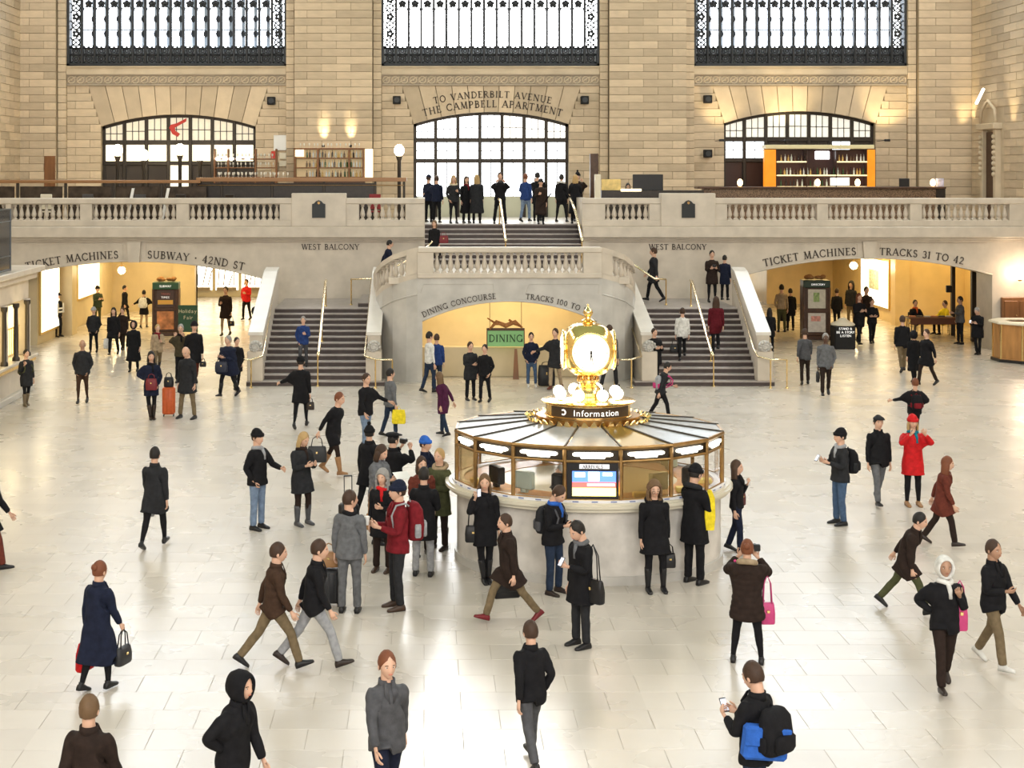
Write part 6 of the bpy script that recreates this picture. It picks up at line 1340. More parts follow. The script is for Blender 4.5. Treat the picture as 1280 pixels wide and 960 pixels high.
# ---------------------------------------------------------------- bags and small things people hold
def bag_handbag(label, p, col, w=.30, h=.22, d=.12, strap=.22, rz=0, name='handbag', cat='bag', rough=.45):
    """hangs below point p; strap is the handle length"""
    t = thing(name, label, cat, (p[0], p[1], p[2]-strap-h), rz); m = cloth(C_[col], rough, 'leather')
    q = MB(); q.loft([ring((0, 0, z), w/2*k, d/2*k2, 14, 4) for z, k, k2 in ((0, .92, .9), (.02, 1, 1), (h*.5, 1.02, 1), (h*.9, .92, .7), (h, .86, .35))]); q.build('bag_body', m, t, smooth=50)
    for s in (-1, 1): q = MB(); q.tube([(-w*.3, s*d*.2, h*.93), (-w*.22, s*d*.12, h+strap*.7), (0, 0, h+strap), (w*.22, s*d*.12, h+strap*.7), (w*.3, s*d*.2, h*.93)], .009, 6); q.build('handle', m, t, smooth='all')
    q = MB(); q.cb(-.02, .02, -d/2-.012, -d/2+.01, h*.55, h*.68, .004); q.build('clasp', BRASS, t); return t
def bag_shopper(label, p, col, w=.30, h=.36, rz=0):
    t = thing('carrier_bag', label, 'bag', (p[0], p[1], p[2]-h-.10), rz); m = cloth(C_[col], .6); q = MB(); q.loft([ring((0, 0, z), w/2*k, .06*k2, 12, 5) for z, k, k2 in ((0, .9, .9), (.03, 1, 1.2), (h*.6, 1, 1.1), (h, .85, .5))]); q.build('bag_body', m, t, smooth=50)
    q = MB(); q.tube([(-w*.2, 0, h-.02), (0, 0, h+.10), (w*.2, 0, h-.02)], .008, 6); q.build('handle', m, t); return t
def bag_brief(label, p, col, rz=0, w=.40, h=.29): 
    t = thing('briefcase', label, 'bag', (p[0], p[1], p[2]-h-.05), rz); m = cloth(C_[col], .45, 'leather'); q = MB(); q.cb(-w/2, w/2, -.05, .05, 0, h, .025); q.build('case', m, t, smooth=50); q = MB(); q.tube([(-.08, 0, h-.01), (-.06, 0, h+.05), (.06, 0, h+.05), (.08, 0, h-.01)], .010, 6); q.build('handle', m, t)
    q = MB(); q.cb(-w/2+.01, w/2-.01, -.062, -.045, h*.35, h*.8, .008); q.build('flap', m, t); return t
def bag_back(label, P, col, col2=None, w=.30, h=.44, d=.17, up=.0):
    """backpack on the back of person record P"""
    v = P['M'] @ Vector((0, (.13+d/2)*P['sc'], -.36*P['sc']+up)); c = P['chest']+v+P['M'] @ Vector((0, -math.sin(P['lean'])*.12, 0)); t = thing('backpack', label, 'backpack', c, math.radians(P['face'])); m = cloth(C_[col], .6); m2 = cloth(C_[col2 or col], .6)
    q = MB(); q.loft([ring((0, yo, z), w/2*k, d/2*k2, 16, 3.2) for z, k, k2, yo in ((0, .8, .8, 0), (.03, .95, 1, 0), (h*.4, 1, 1.05, .01), (h*.8, .95, .9, 0), (h*.97, .7, .6, -.02), (h, .5, .35, -.03))]); b = q.build('main_sack', m, t, smooth=60)
    q = MB(); q.loft([ring((0, d/2+.015, z), w/2*.72*k, .045*k, 12, 3) for z, k in ((.04, .8), (.07, 1), (h*.42, 1), (h*.48, .8))]); q.build('front_pocket', m2, t, smooth=60)
    for s in (-1, 1):
        q = MB(); q.loft([ring((s*w*.5, .0, z), .022*k, .05*k, 10, 3) for z, k in ((.05, .8), (.08, 1), (h*.4, 1), (h*.45, .8))]); q.build('side_pocket', m2, t, smooth=60)
        q = MB(); sx = s*.10; q.tube([(sx, -d/2+.0, h*.92), (sx, -d/2-.06, h*1.0), (sx, -d/2-.20, h*.96), (sx*1.15, -d/2-.275, h*.70), (sx*1.3, -d/2-.25, h*.40), (sx*1.4, -d/2-.08, h*.16)], .016, 6); q.build('strap', m2, t, smooth='all')
    q = MB(); q.tube([(-.03, -d*.3, h), (0, -d*.3, h+.035), (.03, -d*.3, h)], .008, 5); q.build('grab_loop', m2, t); return t
def suitcase(label, x, y, col, w=.36, h=.56, d=.24, rz=0, handle=.0, to=None):
    t = thing('suitcase', label, 'suitcase', (x, y, 0), rz); m = cloth(C_[col], .4, 'leather'); q = MB(); q.cb(-w/2, w/2, -d/2, d/2, .05, h, .045); q.build('case', m, t, smooth=50)
    q = MB()
    for s in (-1, 0, 1): q.cb(s*w*.27-.012, s*w*.27+.012, -d/2-.008, d/2+.008, .09, h-.04, .004)
    q.build('ribs', m, t)
    for sx in (-1, 1):
        for sy in (-1, 1): q = MB(); q.tube([(sx*w*.38-.012, sy*d*.3, .028), (sx*w*.38+.012, sy*d*.3, .028)], .028, 10); q.build('wheel', BLACK, t)
    if handle:
        q = MB(); e = Vector((0, d*.3, h+handle)) if to is None else (Matrix.Rotation(-rz, 3, 'Z') @ (Vector(to)-Vector((x, y, 0)))); a = Vector((0, d*.3, h))
        for s in (-1, 1): q.tube([a+Vector((s*.07, 0, -.02)), e+Vector((s*.07, 0, 0))], .009, 6)
        q.tube([e+Vector((-.075, 0, 0)), e+Vector((.075, 0, 0))], .015, 6); q.build('pull_handle', IRON, t)
    return t
def phone(label, p, rz=0, glow=False, tilt=-.6):
    q = MB(); q.cb(-.038, .038, -.005, .005, -.07, .07, .004); o = q.build('phone', BLACK); o.location = p; o.rotation_euler = (tilt, 0, rz); tag(o, label, 'phone')
    q = MB(); q.cb(-.033, .033, -.008, -.004, -.058, .058, .002); q.build('phone_screen', mat('phone_glow', (.8, .85, 1), .3, emit=2.0 if glow else .25), o); return o
def camera_obj(label, p, rz=0):
    q = MB(); q.cb(-.07, .07, -.03, .03, -.045, .045, .012); o = q.build('camera', BLACK); o.location = p; o.rotation_euler = (0, 0, rz); tag(o, label, 'camera'); q = MB(); q.tube([(0, -.02, 0), (0, -.09, 0)], [.034, .036], 12); q.build('lens', BLACK, o, smooth=40); return o
# ================================================================= who stands where
def pp(label, px, yf, yt, face=0, z=0.0, D=None, **k):
    if D is None: x, y, _ = G(px, yf, z)
    else: x, y = PX(px, D), D
    h = (yf-yt)*y/FP if 'h' not in k else k.pop('h')
    h = min(max(h, 1.55), 1.92)
    return person(label, x, y, z, h=h, face=face, **k)
hid = lambda yt, h=1.72: (yt+CY*-(h/6.5))/(1-h/6.5)        # foot row of someone whose feet are hidden
J, T, B = 'jacket', 'trousers', 'boot'
# ---- foreground, left to right
pp('blurred dark figure at the bottom edge far left, walking away in a brown-black coat', 112, hid(870), 870, 170, top=('coat', 'dkbrown'), arms=('fwd', 'back'), leg='walk', hair=('short', 'h_lbrown'))
P = pp('woman in a long dark coat with a red bag, walking away at lower left', 122, 863, 705, 150, top=('long', 'navy'), legs=('slim', 'black'), arms=('fwd', 'down'), leg='step', hair=('bun', 'h_red'), lean=6)
bag_shopper('red carrier bag of the woman in the long dark coat at lower left', P['hand']['L'], 'red', rz=1.2); bag_handbag('dark handbag of the woman in the long coat at lower left', P['hand']['R'], 'char', rz=1.2)
pp('person cut off at the left edge of the picture in a brown-trimmed black coat', -12, 712, 580, 90, top=('coat', 'black'), arms=('back', 'fwd'), leg='walk', hair=('short', 'h_brown'), legs=(T, 'redbrown'))
P = pp('dark-coated figure walking alone on the open floor left of the waiting man', 193, 684, 560, 170, top=('coat', 'char'), legs=('slim', 'black'), arms=('down', 'fwd'), leg='walk', hair=('short', 'h_black'), lean=4)
bag_shopper('small pale bag held by the lone walker on the left open floor', P['hand']['L'], 'ltgrey', w=.2, h=.22)
pp('black hunched silhouette striding at the bottom edge, left of centre', 292, hid(838), 838, 60, top=('coat', 'black'), legs=('slim', 'navy'), arms=('hip', 'fwd'), leg='walk', hair=('short', 'h_black'), hat=('hood', 'black'), lean=12)
pp('striding figure in a brown jacket beside the black-jacketed strider', 342, 836, 676, 100, top=(J, 'brown'), legs=(T, 'khaki'), arms=('fwd', 'back'), leg='stride', hair=('short', 'h_brown'), lean=8)
pp('striding man in a black jacket and light grey trousers, lower left', 392, 834, 672, 95, top=(J, 'black'), legs=(T, 'ltgrey'), shoes=('shoe', 'dkbrown'), arms=('fwd', 'back'), leg='stride', hair=('short', 'h_brown'), lean=10)
P = pp('man in black knit hat, dark jacket and blue jeans waiting with hands low', 322, 661, 538, 55, top=(J, 'black'), legs=('jeans', 'ltjeans'), shoes=('shoe', 'black'), hair=('short', 'h_brown'), hat=('beanie', 'black'), arms=('pocket', 'rest'), leg='stand', neck=('scarf', 'ltgrey'))
P = pp('blond woman in a dark coat and tall grey boots looking down', 377, 656, 540, 40, top=('coat', 'char'), legs=('leggings', 'dkbrown'), shoes=(B, 'midgrey'), hair=('bob', 'h_blond'), arms=('look', 'look'), leg='ease', head=(20, 10), neck=('scarf', 'dkbrown'))
P = pp('man in a grey suit seen from behind between the striders and the group', 437, 765, 614, 172, top=(J, 'grey'), legs=(T, 'grey'), shoes=('shoe', 'black'), hair=('short', 'h_brown'), arms=('down', 'down'), leg='stand', head=(0, -50), neck=('scarf', 'black'))
x, y, _ = G(411, 757); suitcase('dark upright suitcase standing beside the man in the grey suit', x, y, 'char', rz=.1, handle=.15)
q = bag_handbag('tan leather holdall on top of the dark suitcase by the man in grey', (x, y-.02, .60+.22+.12), 'tan', w=.34, h=.22, d=.2, strap=.12)
P = pp('man in a red and black jacket holding a coffee cup, big backpack on', 497, 760, 603, -70, top=(J, 'dkred'), legs=(T, 'char'), shoes=('shoe', 'brown'), hair=('short', 'h_brown'), hat=('beanie', 'navy'), arms=('look', 'look'), leg='ease')
bag_back('grey and red hiking backpack of the man with the coffee cup', P, 'dkred', 'ltgrey', w=.34, h=.56, d=.24)
q = MB(); q.lathe([(.028, 0), (.038, .11), (.041, .11), (.041, .125), (.03, .13)], 12); o = q.build('coffee_cup', WHITE, None, smooth=40); o.location = P['hand']['R']+Vector((-.05, 0, -.02)); tag(o, 'white paper coffee cup held by the man with the hiking backpack', 'cup')
P = pp('grey-haired woman in black with a bright red scarf over the shoulder', 478, 714, 588, -20, top=('coat', 'black'), legs=(T, 'dkbrown'), shoes=('shoe', 'brown'), hair=('curly', 'h_grey'), neck=('scarf', 'red'), arms=('down', 'look'), leg='stand')
bag_handbag('brown handbag with a pale clasp beside the woman with the red scarf', P['shoulder']['R'], 'tan', w=.2, h=.26, d=.1, strap=.44)
pp('tall man in a long dark coat and pale trousers seen from behind, by the booth', 530, 720, 585, 170, top=('coat', 'black'), legs=(T, 'ltgrey'), shoes=('shoe', 'black'), hair=('short', 'h_black'), arms=('cross', 'cross'), leg='ease')
P = pp('man in a black knit hat pulling a suitcase, far side of the group', 462, hid(533), 533, 150, top=('coat', 'black'), legs=(T, 'black'), hat=('pompom', 'black'), hair=('short', 'h_black'), arms=('down', 'down'), leg='walk', head=(0, 20))
x, y, _ = G(436, 668); suitcase('black suitcase pulled by its long handle behind the group', x, y, 'black', rz=.2, handle=.5, to=(x-.02, y+.1, 1.03))
P = pp('woman in a grey quilted coat reading a folded sheet, in the group', 474, hid(556), 556, 60, top=('puffer', 'grey'), legs=('jeans', 'dkjeans'), hair=('bob', 'h_brown'), arms=('look', 'look'), leg='stand', head=(18, 0))
q = MB(); q.cb(-.14, .14, -.1, .1, -.003, .003, .002); o = q.build('paper', WHITE); o.location = (P['hand']['R']+P['hand']['L'])/2+Vector((.08, -.05, .06)); o.rotation_euler = (.5, 0, .5); tag(o, 'white sheet of paper held by the woman in the grey quilted coat', 'paper')
P = pp('person in a black beret taking a photograph, behind the grey quilted coat', 492, hid(541), 541, 130, top=('coat', 'black'), legs=(T, 'black'), hair=('short', 'h_black'), hat=('beret', 'black'), arms=('photo', 'photo'), leg='wide')
camera_obj('black camera raised by the person in the beret', P['head']+Vector((.16, .12, -.02)), 2.3)
pp('person in a bright blue knit hat at the back of the group', 532, hid(547, 1.68), 547, 60, top=(J, 'navy'), legs=(T, 'dkjeans'), hair=('short', 'h_brown'), hat=('beanie', 'brblue'), arms=('down', 'look'), leg='stand', h=1.68)
pp('person in a red-brown padded coat standing under the blue knit hat', 527, hid(572, 1.65), 572, 20, top=('puffer', 'redbrown'), legs=(T, 'dkbrown'), hair=('bob', 'h_brown'), arms=('look', 'down'), leg='stand', h=1.65)
pp('pale-haired person in a green parka beside the booth counter', 549, 686, 562, -30, top=('coat', 'olive'), legs=(T, 'dkbrown'), shoes=(B, 'dkbrown'), hair=('short', 'h_blond'), arms=('look', 'cross'), leg='stand', neck=('furhood', 'beige'))
P = pp('smiling long-haired woman in black talking on a phone against the booth', 606, 728, 594, 10, top=('coat', 'black'), legs=('slim', 'black'), shoes=(B, 'black'), hair=('long', 'h_lbrown'), arms=('ear', 'down'), leg='cross', head=(0, -12), neck=('scarf', 'black'))
bag_handbag('black shoulder bag hanging beside the woman on the phone', P['shoulder']['R'], 'black', w=.26, h=.26, d=.12, strap=.50); phone('phone at the ear of the long-haired woman in black', P['hand']['R']+Vector((.03, 0, .02)), .6, tilt=0)
P = pp('man in a leather jacket and blue shirt leaning on the booth, looking down', 691, 742, 604, 50, top=(J, 'black'), legs=('jeans', 'dkjeans'), shoes=('shoe', 'dkbrown'), hair=('short', 'h_brown'), arms=('look', 'look'), leg='ease', head=(30, 0), neck=('scarf', 'brblue'), lean=6)
bag_back('dark checked backpack on the man leaning on the booth', P, 'char', 'midgrey', w=.30, h=.42)
P = pp('man in a black coat looking at his phone in front of the booth', 726, 808, 650, -60, top=('coat', 'black'), legs=(T, 'char'), shoes=('shoe', 'black'), hair=('short', 'h_black'), arms=('down', 'look'), leg='stand', head=(25, 0), neck=('scarf', 'grey'))
phone('phone in the hand of the black-coated man before the booth', P['hand']['L']+Vector((0, -.03, .05)), -1.0); bag_handbag('black leather shoulder bag of the man looking at his phone', P['shoulder']['L']+P['M'] @ Vector((.02, .05, 0)), 'black', w=.38, h=.32, d=.13, strap=.46, rz=-.9)
P = pp('curly-haired woman in glasses and a black fur coat against the booth', 818, 739, 602, 5, top=('coat', 'black'), legs=('leggings', 'black'), shoes=(B, 'black'), hair=('curly', 'h_lbrown'), arms=('down', 'carry'), leg='ease', neck=('furhood', 'black'), wide=1.1)
bag_handbag('small black handbag of the woman in the fur coat', P['hand']['L']+Vector((.03, 0, .02)), 'black', w=.18, h=.22, strap=.14)
q = MB()
for s in (-1, 1): q.tube([(s*.034+.026*math.cos(t), 0, .020*math.sin(t)) for t in [2*pi*k/12 for k in range(12)]], .0035, 5, close=True)
q.tube([(-.008, 0, .004), (.008, 0, .004)], .003, 4); o = q.build('glasses', IRON_B); o.location = P['head']+Vector((.005, -.105, .0)); tag(o, 'thin-framed glasses worn by the curly-haired woman in the fur coat', 'glasses')
P = pp('tall man in black with a knit hat turned towards the booth at right', 868, 729, 582, 130, top=('coat', 'black'), legs=(T, 'black'), shoes=('shoe', 'black'), hair=('short', 'h_black'), hat=('beanie', 'black'), arms=('look', 'look'), leg='stand', head=(12, 0), neck=('furhood', 'char'))
q = MB(); q.loft([ring((0, 0, z), a, .05, 10, 3) for z, a in ((0, .07), (.2, .09), (.5, .08), (.62, .03))]); o = q.build('folded_jacket', cloth(C_['yellow'])); o.location = P['hip']+Vector((.22, -.12, -.12)); tag(o, 'bright yellow folded jacket hanging at the side of the tall man in black', 'jacket')
P = pp('woman in a dark short-sleeved dress with a brown handbag, right of the booth', 921, 691, 584, 60, top=('shirt', 'black'), legs=(T, 'navy'), shoes=('shoe', 'black'), hair=('long', 'h_brown'), arms=('down', 'strap'), leg='step')
bag_handbag('dark red-brown handbag of the woman right of the booth', P['shoulder']['L'], 'maroon', w=.30, h=.26, strap=.28, rz=.9)
P = pp('blurred dark walker passing in front of the booth', 636, 778, 640, -75, top=('coat', 'dkbrown'), legs=(T, 'khaki'), shoes=('shoe', 'dkred'), hair=('short', 'h_brown'), arms=('carry', 'down'), leg='stride', lean=8)
bag_brief('dark case carried by the walker passing in front of the booth', P['hand']['R'], 'black', rz=.2)
P = pp('dark walker right of the bright floor glare near the bottom edge', 664, 956, 778, -160, top=(J, 'black'), legs=(T, 'midgrey'), shoes=('shoe', 'black'), hair=('short', 'h_brown'), arms=('pocket', 'back'), leg='walk', lean=4)
pp('walker in grey-blue at the bottom edge, left of the bright glare', 484, hid(816), 816, 20, top=(J, 'midgrey'), legs=(T, 'navy'), hair=('short', 'h_red'), arms=('fwd', 'back'), leg='walk')
P = pp('woman in a dark parka with a fur hood and pink strap taking a photograph', 934, 828, 675, 165, top=('puffer', 'dkbrown'), legs=('leggings', 'black'), shoes=('shoe', 'black'), hair=('bun', 'h_red'), arms=('photo', 'photo'), leg='wide', neck=('furhood', 'beige'))
q = MB(); c = P['chest']; q.tube([c+Vector((-.14, .11, .12)), c+Vector((-.05, .19, -.02)), c+Vector((.12, .19, -.25)), c+Vector((.24, .08, -.42))], .02, 6); o = q.build('shoulder_strap', cloth(C_['pink'])); tag(o, 'bright pink bag strap across the back of the woman in the dark parka', 'strap')
camera_obj('camera raised by the woman in the dark parka', P['head']+Vector((.14, .16, .0)), 3.0); bag_handbag('pinkish bag at the hip of the woman in the dark parka', c+Vector((.27, .02, -.05)), 'pink', w=.2, h=.28, strap=.36)
P = pp('man with a dark bag and blue satchel at the bottom edge, right of centre', 945, hid(832), 832, -140, top=(J, 'black'), legs=('jeans', 'dkjeans'), hair=('short', 'h_brown'), arms=('look', 'look'), leg='step', head=(15, 0))
t = bag_back('large round black shoulder bag on the man at the bottom edge', P, 'black', 'black', w=.40, h=.42, d=.2); 
q = MB(); q.cb(-.22, .22, -.07, .07, -.16, .16, .03); q.cb(-.225, .225, -.09, -.06, -.02, .16, .02); o = q.build('satchel', cloth(C_['brblue'], .5)); o.location = P['hip']+Vector((.04, -.20, .12)); o.rotation_euler = (0, .12, .15); tag(o, 'bright blue satchel slung on the man at the bottom edge', 'bag')
phone('flat dark tablet held by the man with the blue satchel', P['hand']['R']+Vector((-.05, 0, .03)), .4)
P = pp('woman in a white-lined hood and black jacket walking towards the camera', 1181, 862, 697, -5, top=(J, 'black'), legs=(T, 'dkbrown'), shoes=('shoe', 'dkbrown'), hair=('none', ''), hat=('hood', 'white'), skin='m', arms=('hip', 'strap'), leg='walk', neck=('scarf', 'white'))
bag_handbag('bright pink tote on the shoulder of the hooded woman', P['shoulder']['L'], 'pink', w=.18, h=.36, strap=.26)
P = pp('walker in a black vest with pale trousers at the right edge', 1242, 834, 676, 30, top=(J, 'black'), legs=(T, 'khaki'), shoes=('shoe', 'white'), hair=('short', 'h_brown'), skin='m', arms=('cross', 'fwd'), leg='walk')
P = pp('stooping blurred figure in a dark olive coat, right side', 1133, 765, 640, 60, top=('coat', 'dkbrown'), legs=(T, 'olive'), shoes=('shoe', 'black'), hair=('short', 'h_black'), arms=('fwd', 'back'), leg='stride', lean=28)
P = pp('walker in a red-brown coat between the red coat and the stooping figure', 1178, 682, 580, 70, top=('coat', 'redbrown'), legs=(T, 'dkbrown'), shoes=('shoe', 'dkbrown'), hair=('long', 'h_red'), arms=('fwd', 'back'), leg='walk', lean=12)
# ---- middle distance, right
P = pp('man in a knit hat, grey jacket and jeans with a black backpack, facing left', 1050, 655, 537, -75, top=(J, 'char'), legs=('jeans', 'jeans'), shoes=('shoe', 'black'), hair=('short', 'h_black'), hat=('beanie', 'black'), arms=('look', 'look'), leg='ease', neck=('scarf', 'ltgrey'))
bag_back('round black backpack of the man in jeans facing left', P, 'black', 'char', w=.32, h=.44, d=.2); phone('phone held by the man with the round black backpack', P['hand']['R']+Vector((-.05, 0, .04)), -1.2)
pp('man in a black jacket, dark flat cap and grey trousers walking forward', 1098, 631, 520, 5, top=(J, 'black'), legs=(T, 'grey'), shoes=('shoe', 'black'), hair=('short', 'h_black'), hat=('flatcap', 'char'), arms=('down', 'down'), leg='walk', wide=1.08)
pp('woman in a bright red coat with a turquoise scarf and red hat', 1141, 632, 520, 0, top=('coat', 'red'), legs=('slim', 'black'), shoes=('shoe', 'tan'), hair=('bob', 'h_blond'), hat=('beanie', 'red'), neck=('scarf', 'teal'), arms=('photo', 'photo'), leg='stand')
P = pp('dark figure with a backpack bending behind the red coat', 1143, 553, 476, 175, top=(J, 'black'), legs=(T, 'black'), hair=('short', 'h_red'), arms=('hip', 'out'), leg='walk', lean=-10)
bag_back('small black backpack behind the red-coated woman', P, 'black', 'dkred', w=.26, h=.34)
pp('man in a dark jacket and grey jeans walking away towards the folding table', 1128, 465, 395, 175, top=(J, 'black'), legs=(T, 'khaki'), shoes=('shoe', 'black'), hair=('short', 'h_brown'), arms=('down', 'down'), leg='walk', wide=1.1)
pp('slim figure in a long black hooded coat beside the walking man', 1142, 477, 418, -170, top=('long', 'black'), legs=(T, 'black'), hair=('none', ''), hat=('hood', 'black'), arms=('down', 'down'), leg='step')
pp('dark-coated walker to the right of the hooded figure', 1158, 482, 412, -60, top=('coat', 'black'), legs=(T, 'dkbrown'), shoes=('shoe', 'black'), hair=('short', 'h_brown'), arms=('pocket', 'back'), leg='walk')
P = pp('man in a grey checked jacket striding forward with a black briefcase', 1032, 495, 417, -10, top=(J, 'grey'), legs=(T, 'dkbrown'), shoes=('shoe', 'black'), hair=('short', 'h_grey'), skin='d', arms=('carry', 'pocket'), leg='walk', wide=1.1)
bag_brief('black briefcase carried by the man in the grey jacket', P['hand']['R'], 'black', rz=1.3)
pp('slim person in dark clothes walking away left of the grey jacket', 1006, 481, 412, 170, top=(J, 'midgrey'), legs=(T, 'dkbrown'), hair=('short', 'h_brown'), arms=('fwd', 'back'), leg='step')
pp('dark thin figure close beside the right stair parapet', 962, 441, 386, 160, top=('coat', 'black'), legs=(T, 'black'), hair=('long', 'h_black'), arms=('down', 'down'), leg='step')
P = pp('man in an olive shirt and grey trousers seen from behind, right passage', 977, 415, 356, 175, top=('shirt', 'beige'), legs=(T, 'olive'), hair=('short', 'h_black'), arms=('down', 'pocket'), leg='stand')
P = pp('person in black with a bag close beside the olive-shirted man', 988, 413, 361, 175, top=('coat', 'black'), legs=(T, 'black'), hair=('short', 'h_black'), arms=('down', 'carry'), leg='stand'); bag_brief('dark bag held in the right passage beside the olive shirt', P['hand']['L'], 'black')
pp('dark figure to the right of the black-framed kiosk', 1046, 411, 361, 170, top=(J, 'black'), legs=(T, 'black'), hair=('short', 'h_brown'), arms=('down', 'back'), leg='walk')
pp('tall dark-haired figure at the back of the right passage', 1064, 408, 352, -40, top=(J, 'char'), legs=(T, 'khaki'), hair=('curly', 'h_black'), arms=('down', 'down'), leg='stand')
pp('person in a black coat holding something pale, left of a pair in the right passage', 1074, 431, 367, 10, top=('coat', 'black'), legs=(T, 'black'), hair=('long', 'h_red'), arms=('look', 'look'), leg='walk')
pp('man in dark clothes behind the pair in the right passage', 1083, 418, 359, 5, top=(J, 'dkbrown'), legs=(T, 'dkbrown'), hair=('short', 'h_black'), arms=('down', 'down'), leg='walk2')
pp('person in a black jacket with folded hands, right of the pair', 1090, 430, 374, -5, top=(J, 'black'), legs=(T, 'black'), hair=('short', 'h_brown'), arms=('cross', 'cross'), leg='walk')
P = pp('man in a black jacket with an orange tie sitting behind the folding table', 1144, 0, 0, 0, D=57.75, h=1.75, top=(J, 'black'), legs=(T, 'khaki'), hair=('short', 'h_black'), arms=('rest', 'rest'), leg='sit', sit=.46, neck=('scarf', 'orange'))
P2 = pp('person in a bright yellow vest sitting sideways at the folding table', 1181, 0, 0, -70, D=57.7, h=1.72, top=(J, 'yellow'), legs=(T, 'black'), hair=('short', 'h_brown'), arms=('rest', 'rest'), leg='sit', sit=.46)
for px, lb in ((1144, 'chair under the man with the orange tie'), (1182, 'chair under the person in the yellow vest')):
    t = thing('folding_chair', 'dark folding ' + lb, 'chair', (PX(px, 57.8), 57.85, 0)); q = MB(); q.cb(-.2, .2, -.2, .2, .40, .43, .01); q.build('seat', BLACK, t); q = MB(); q.cb(-.2, .2, .22, .25, .6, .85, .01); q.build('backrest', BLACK, t)
    for sx in (-1, 1):
        for sy in (-1, 1): q = MB(); q.tube([(sx*.18, sy*.2, 0), (sx*.18, sy*.2, .85 if sy > 0 else .42)], .012, 6); q.build('leg', IRON, t)
pp('man in a grey jacket standing at the end of the folding table', 1200, 430, 371, -80, top=(J, 'midgrey'), legs=(T, 'black'), hair=('short', 'h_black'), skin='m', arms=('pocket', 'reach'), leg='stand')
P = pp('man in a dark coat leaning on the pier and reading a bright phone', 1222, 443, 384, -45, top=('coat', 'black'), legs=(T, 'black'), hair=('short', 'h_grey'), arms=('look', 'look'), leg='cross', head=(25, 0), wide=1.1); phone('brightly glowing phone of the leaning man at the right pier', P['hand']['R']+Vector((-.06, -.05, .05)), -.6, glow=True)
# ---- stairs and landings
def on_steps(px, yf, side):
    y = 39240/((yf-215)+630); i = max(0, min(12, math.floor((y-SD0)/RUN))); return SD0+(i+.5)*RUN, (i+1)*RZ
def ps(label, px, yf, yt, face, **k): D, z = on_steps(px, yf, 0); return pp(label, px, yf, yt, face, z=z, D=D, **k)
ps('man in a bright navy blue jacket coming down the left stairs', 379, 462, 405, 0, top=(J, 'blue'), legs=(T, 'midgrey'), hair=('short', 'h_grey'), arms=('pocket', 'look'), leg='step')
P = ps('person in a white jacket climbing the right stairs', 853, 455, 390, 178, top=(J, 'white'), legs=(T, 'black'), hair=('short', 'h_brown'), arms=('down', 'down'), leg='climb'); bag_handbag('dark bag carried by the white-jacketed climber', P['hand']['L']+Vector((-.02, 0, 0)), 'black')
ps('person in a maroon coat climbing the right stairs beyond the centre rail', 895, 443, 372, 178, top=('coat', 'maroon'), legs=(T, 'black'), hair=('long', 'h_brown'), arms=('down', 'down'), leg='climb')
P = pp('woman in a brown coat standing on the right landing with raised hands', 890, 376, 312, 0, z=1.89, D=51.0, top=('coat', 'dkbrown'), legs=('slim', 'black'), hair=('short', 'h_black'), arms=('look', 'look'), leg='stand'); camera_obj('small camera held by the brown-coated woman on the right landing', (P['hand']['R']+P['hand']['L'])/2+Vector((0, -.04, .08)))
pp('dark person further back on the right landing beside the parapet', 906, 374, 322, 150, z=1.89, D=51.9, top=('coat', 'navy'), legs=(T, 'black'), hair=('short', 'h_black'), arms=('down', 'out'), leg='stand', h=1.6)
pp('dark walker crossing the right landing to the upper flight', 817, 375, 308, -110, z=1.89, D=51.2, top=('coat', 'char'), legs=(T, 'black'), hair=('short', 'h_brown'), arms=('fwd', 'back'), leg='walk')
pp('dark blue figure climbing the upper left flight', 484, 356, 305, 100, z=2.34, D=51.0, h=1.72, top=(J, 'navy'), legs=(T, 'black'), hair=('short', 'h_black'), arms=('fwd', 'back'), leg='climb', lean=12)
P = pp('woman in black with a red bag on the middle landing', 543, 312, 263, -20, z=LZ, D=50.6, top=('long', 'black'), legs=(T, 'black'), hair=('bob', 'h_lbrown'), arms=('down', 'carry'), leg='step'); bag_handbag('dark red handbag of the woman in black on the middle landing', P['chest']+Vector((.32, -.05, .0)), 'dkred', w=.34, h=.26, strap=.12)
# ---- balcony, at the head of the central flight
def pb(label, px, yt, face, yf=278.5, **k):
    D = FP*(H-ZB)/(yf-CY); return pp(label, px, yf, yt, face, z=ZB, **k)
pb('leftmost of the balcony group, person in dark blue and a cap', 536, 219, 150, 277.5, top=(J, 'navy'), legs=(T, 'black'), hair=('short', 'h_brown'), hat=('cap', 'navy'), arms=('hip', 'down'), leg='stand')
pb('second of the balcony group, dark blue jacket with arm held out right', 546, 220, 160, 278.3, top=(J, 'navy'), legs=(T, 'black'), hair=('short', 'h_brown'), arms=('down', 'out'), leg='stand')
pb('person with a cream scarf and slim black trousers on the balcony', 567, 220, 10, 279.2, top=(J, 'char'), legs=('slim', 'black'), hair=('long', 'h_blond'), neck=('furhood', 'cream'), arms=('pocket', 'look'), leg='stand')
pb('person in a dark coat with a red scarf on the balcony', 583, 221, 20, 278.6, top=('long', 'black'), legs=(T, 'black'), hair=('bob', 'h_brown'), neck=('scarf', 'dkred'), arms=('down', 'down'), leg='stand')
pb('fair-haired person in a long dark coat on the balcony', 596, 219, 175, 278.9, top=('long', 'char'), legs=(T, 'black'), hair=('long', 'h_blond'), arms=('down', 'down'), leg='stand', wide=1.1)
P = pb('man facing the hall with a camera at the head of the steps', 625, 215, 0, 279.5, top=(J, 'black'), legs=(T, 'black'), hair=('short', 'h_brown'), arms=('photo', 'photo'), leg='wide'); camera_obj('camera held up by the man at the head of the steps', P['head']+Vector((0, -.24, -.16)))
pb('person in a blue jacket and grey jeans on the balcony', 657, 218, 150, 277.5, top=(J, 'blue'), legs=('jeans', 'ltjeans'), hair=('short', 'h_red'), arms=('down', 'strap'), leg='step')
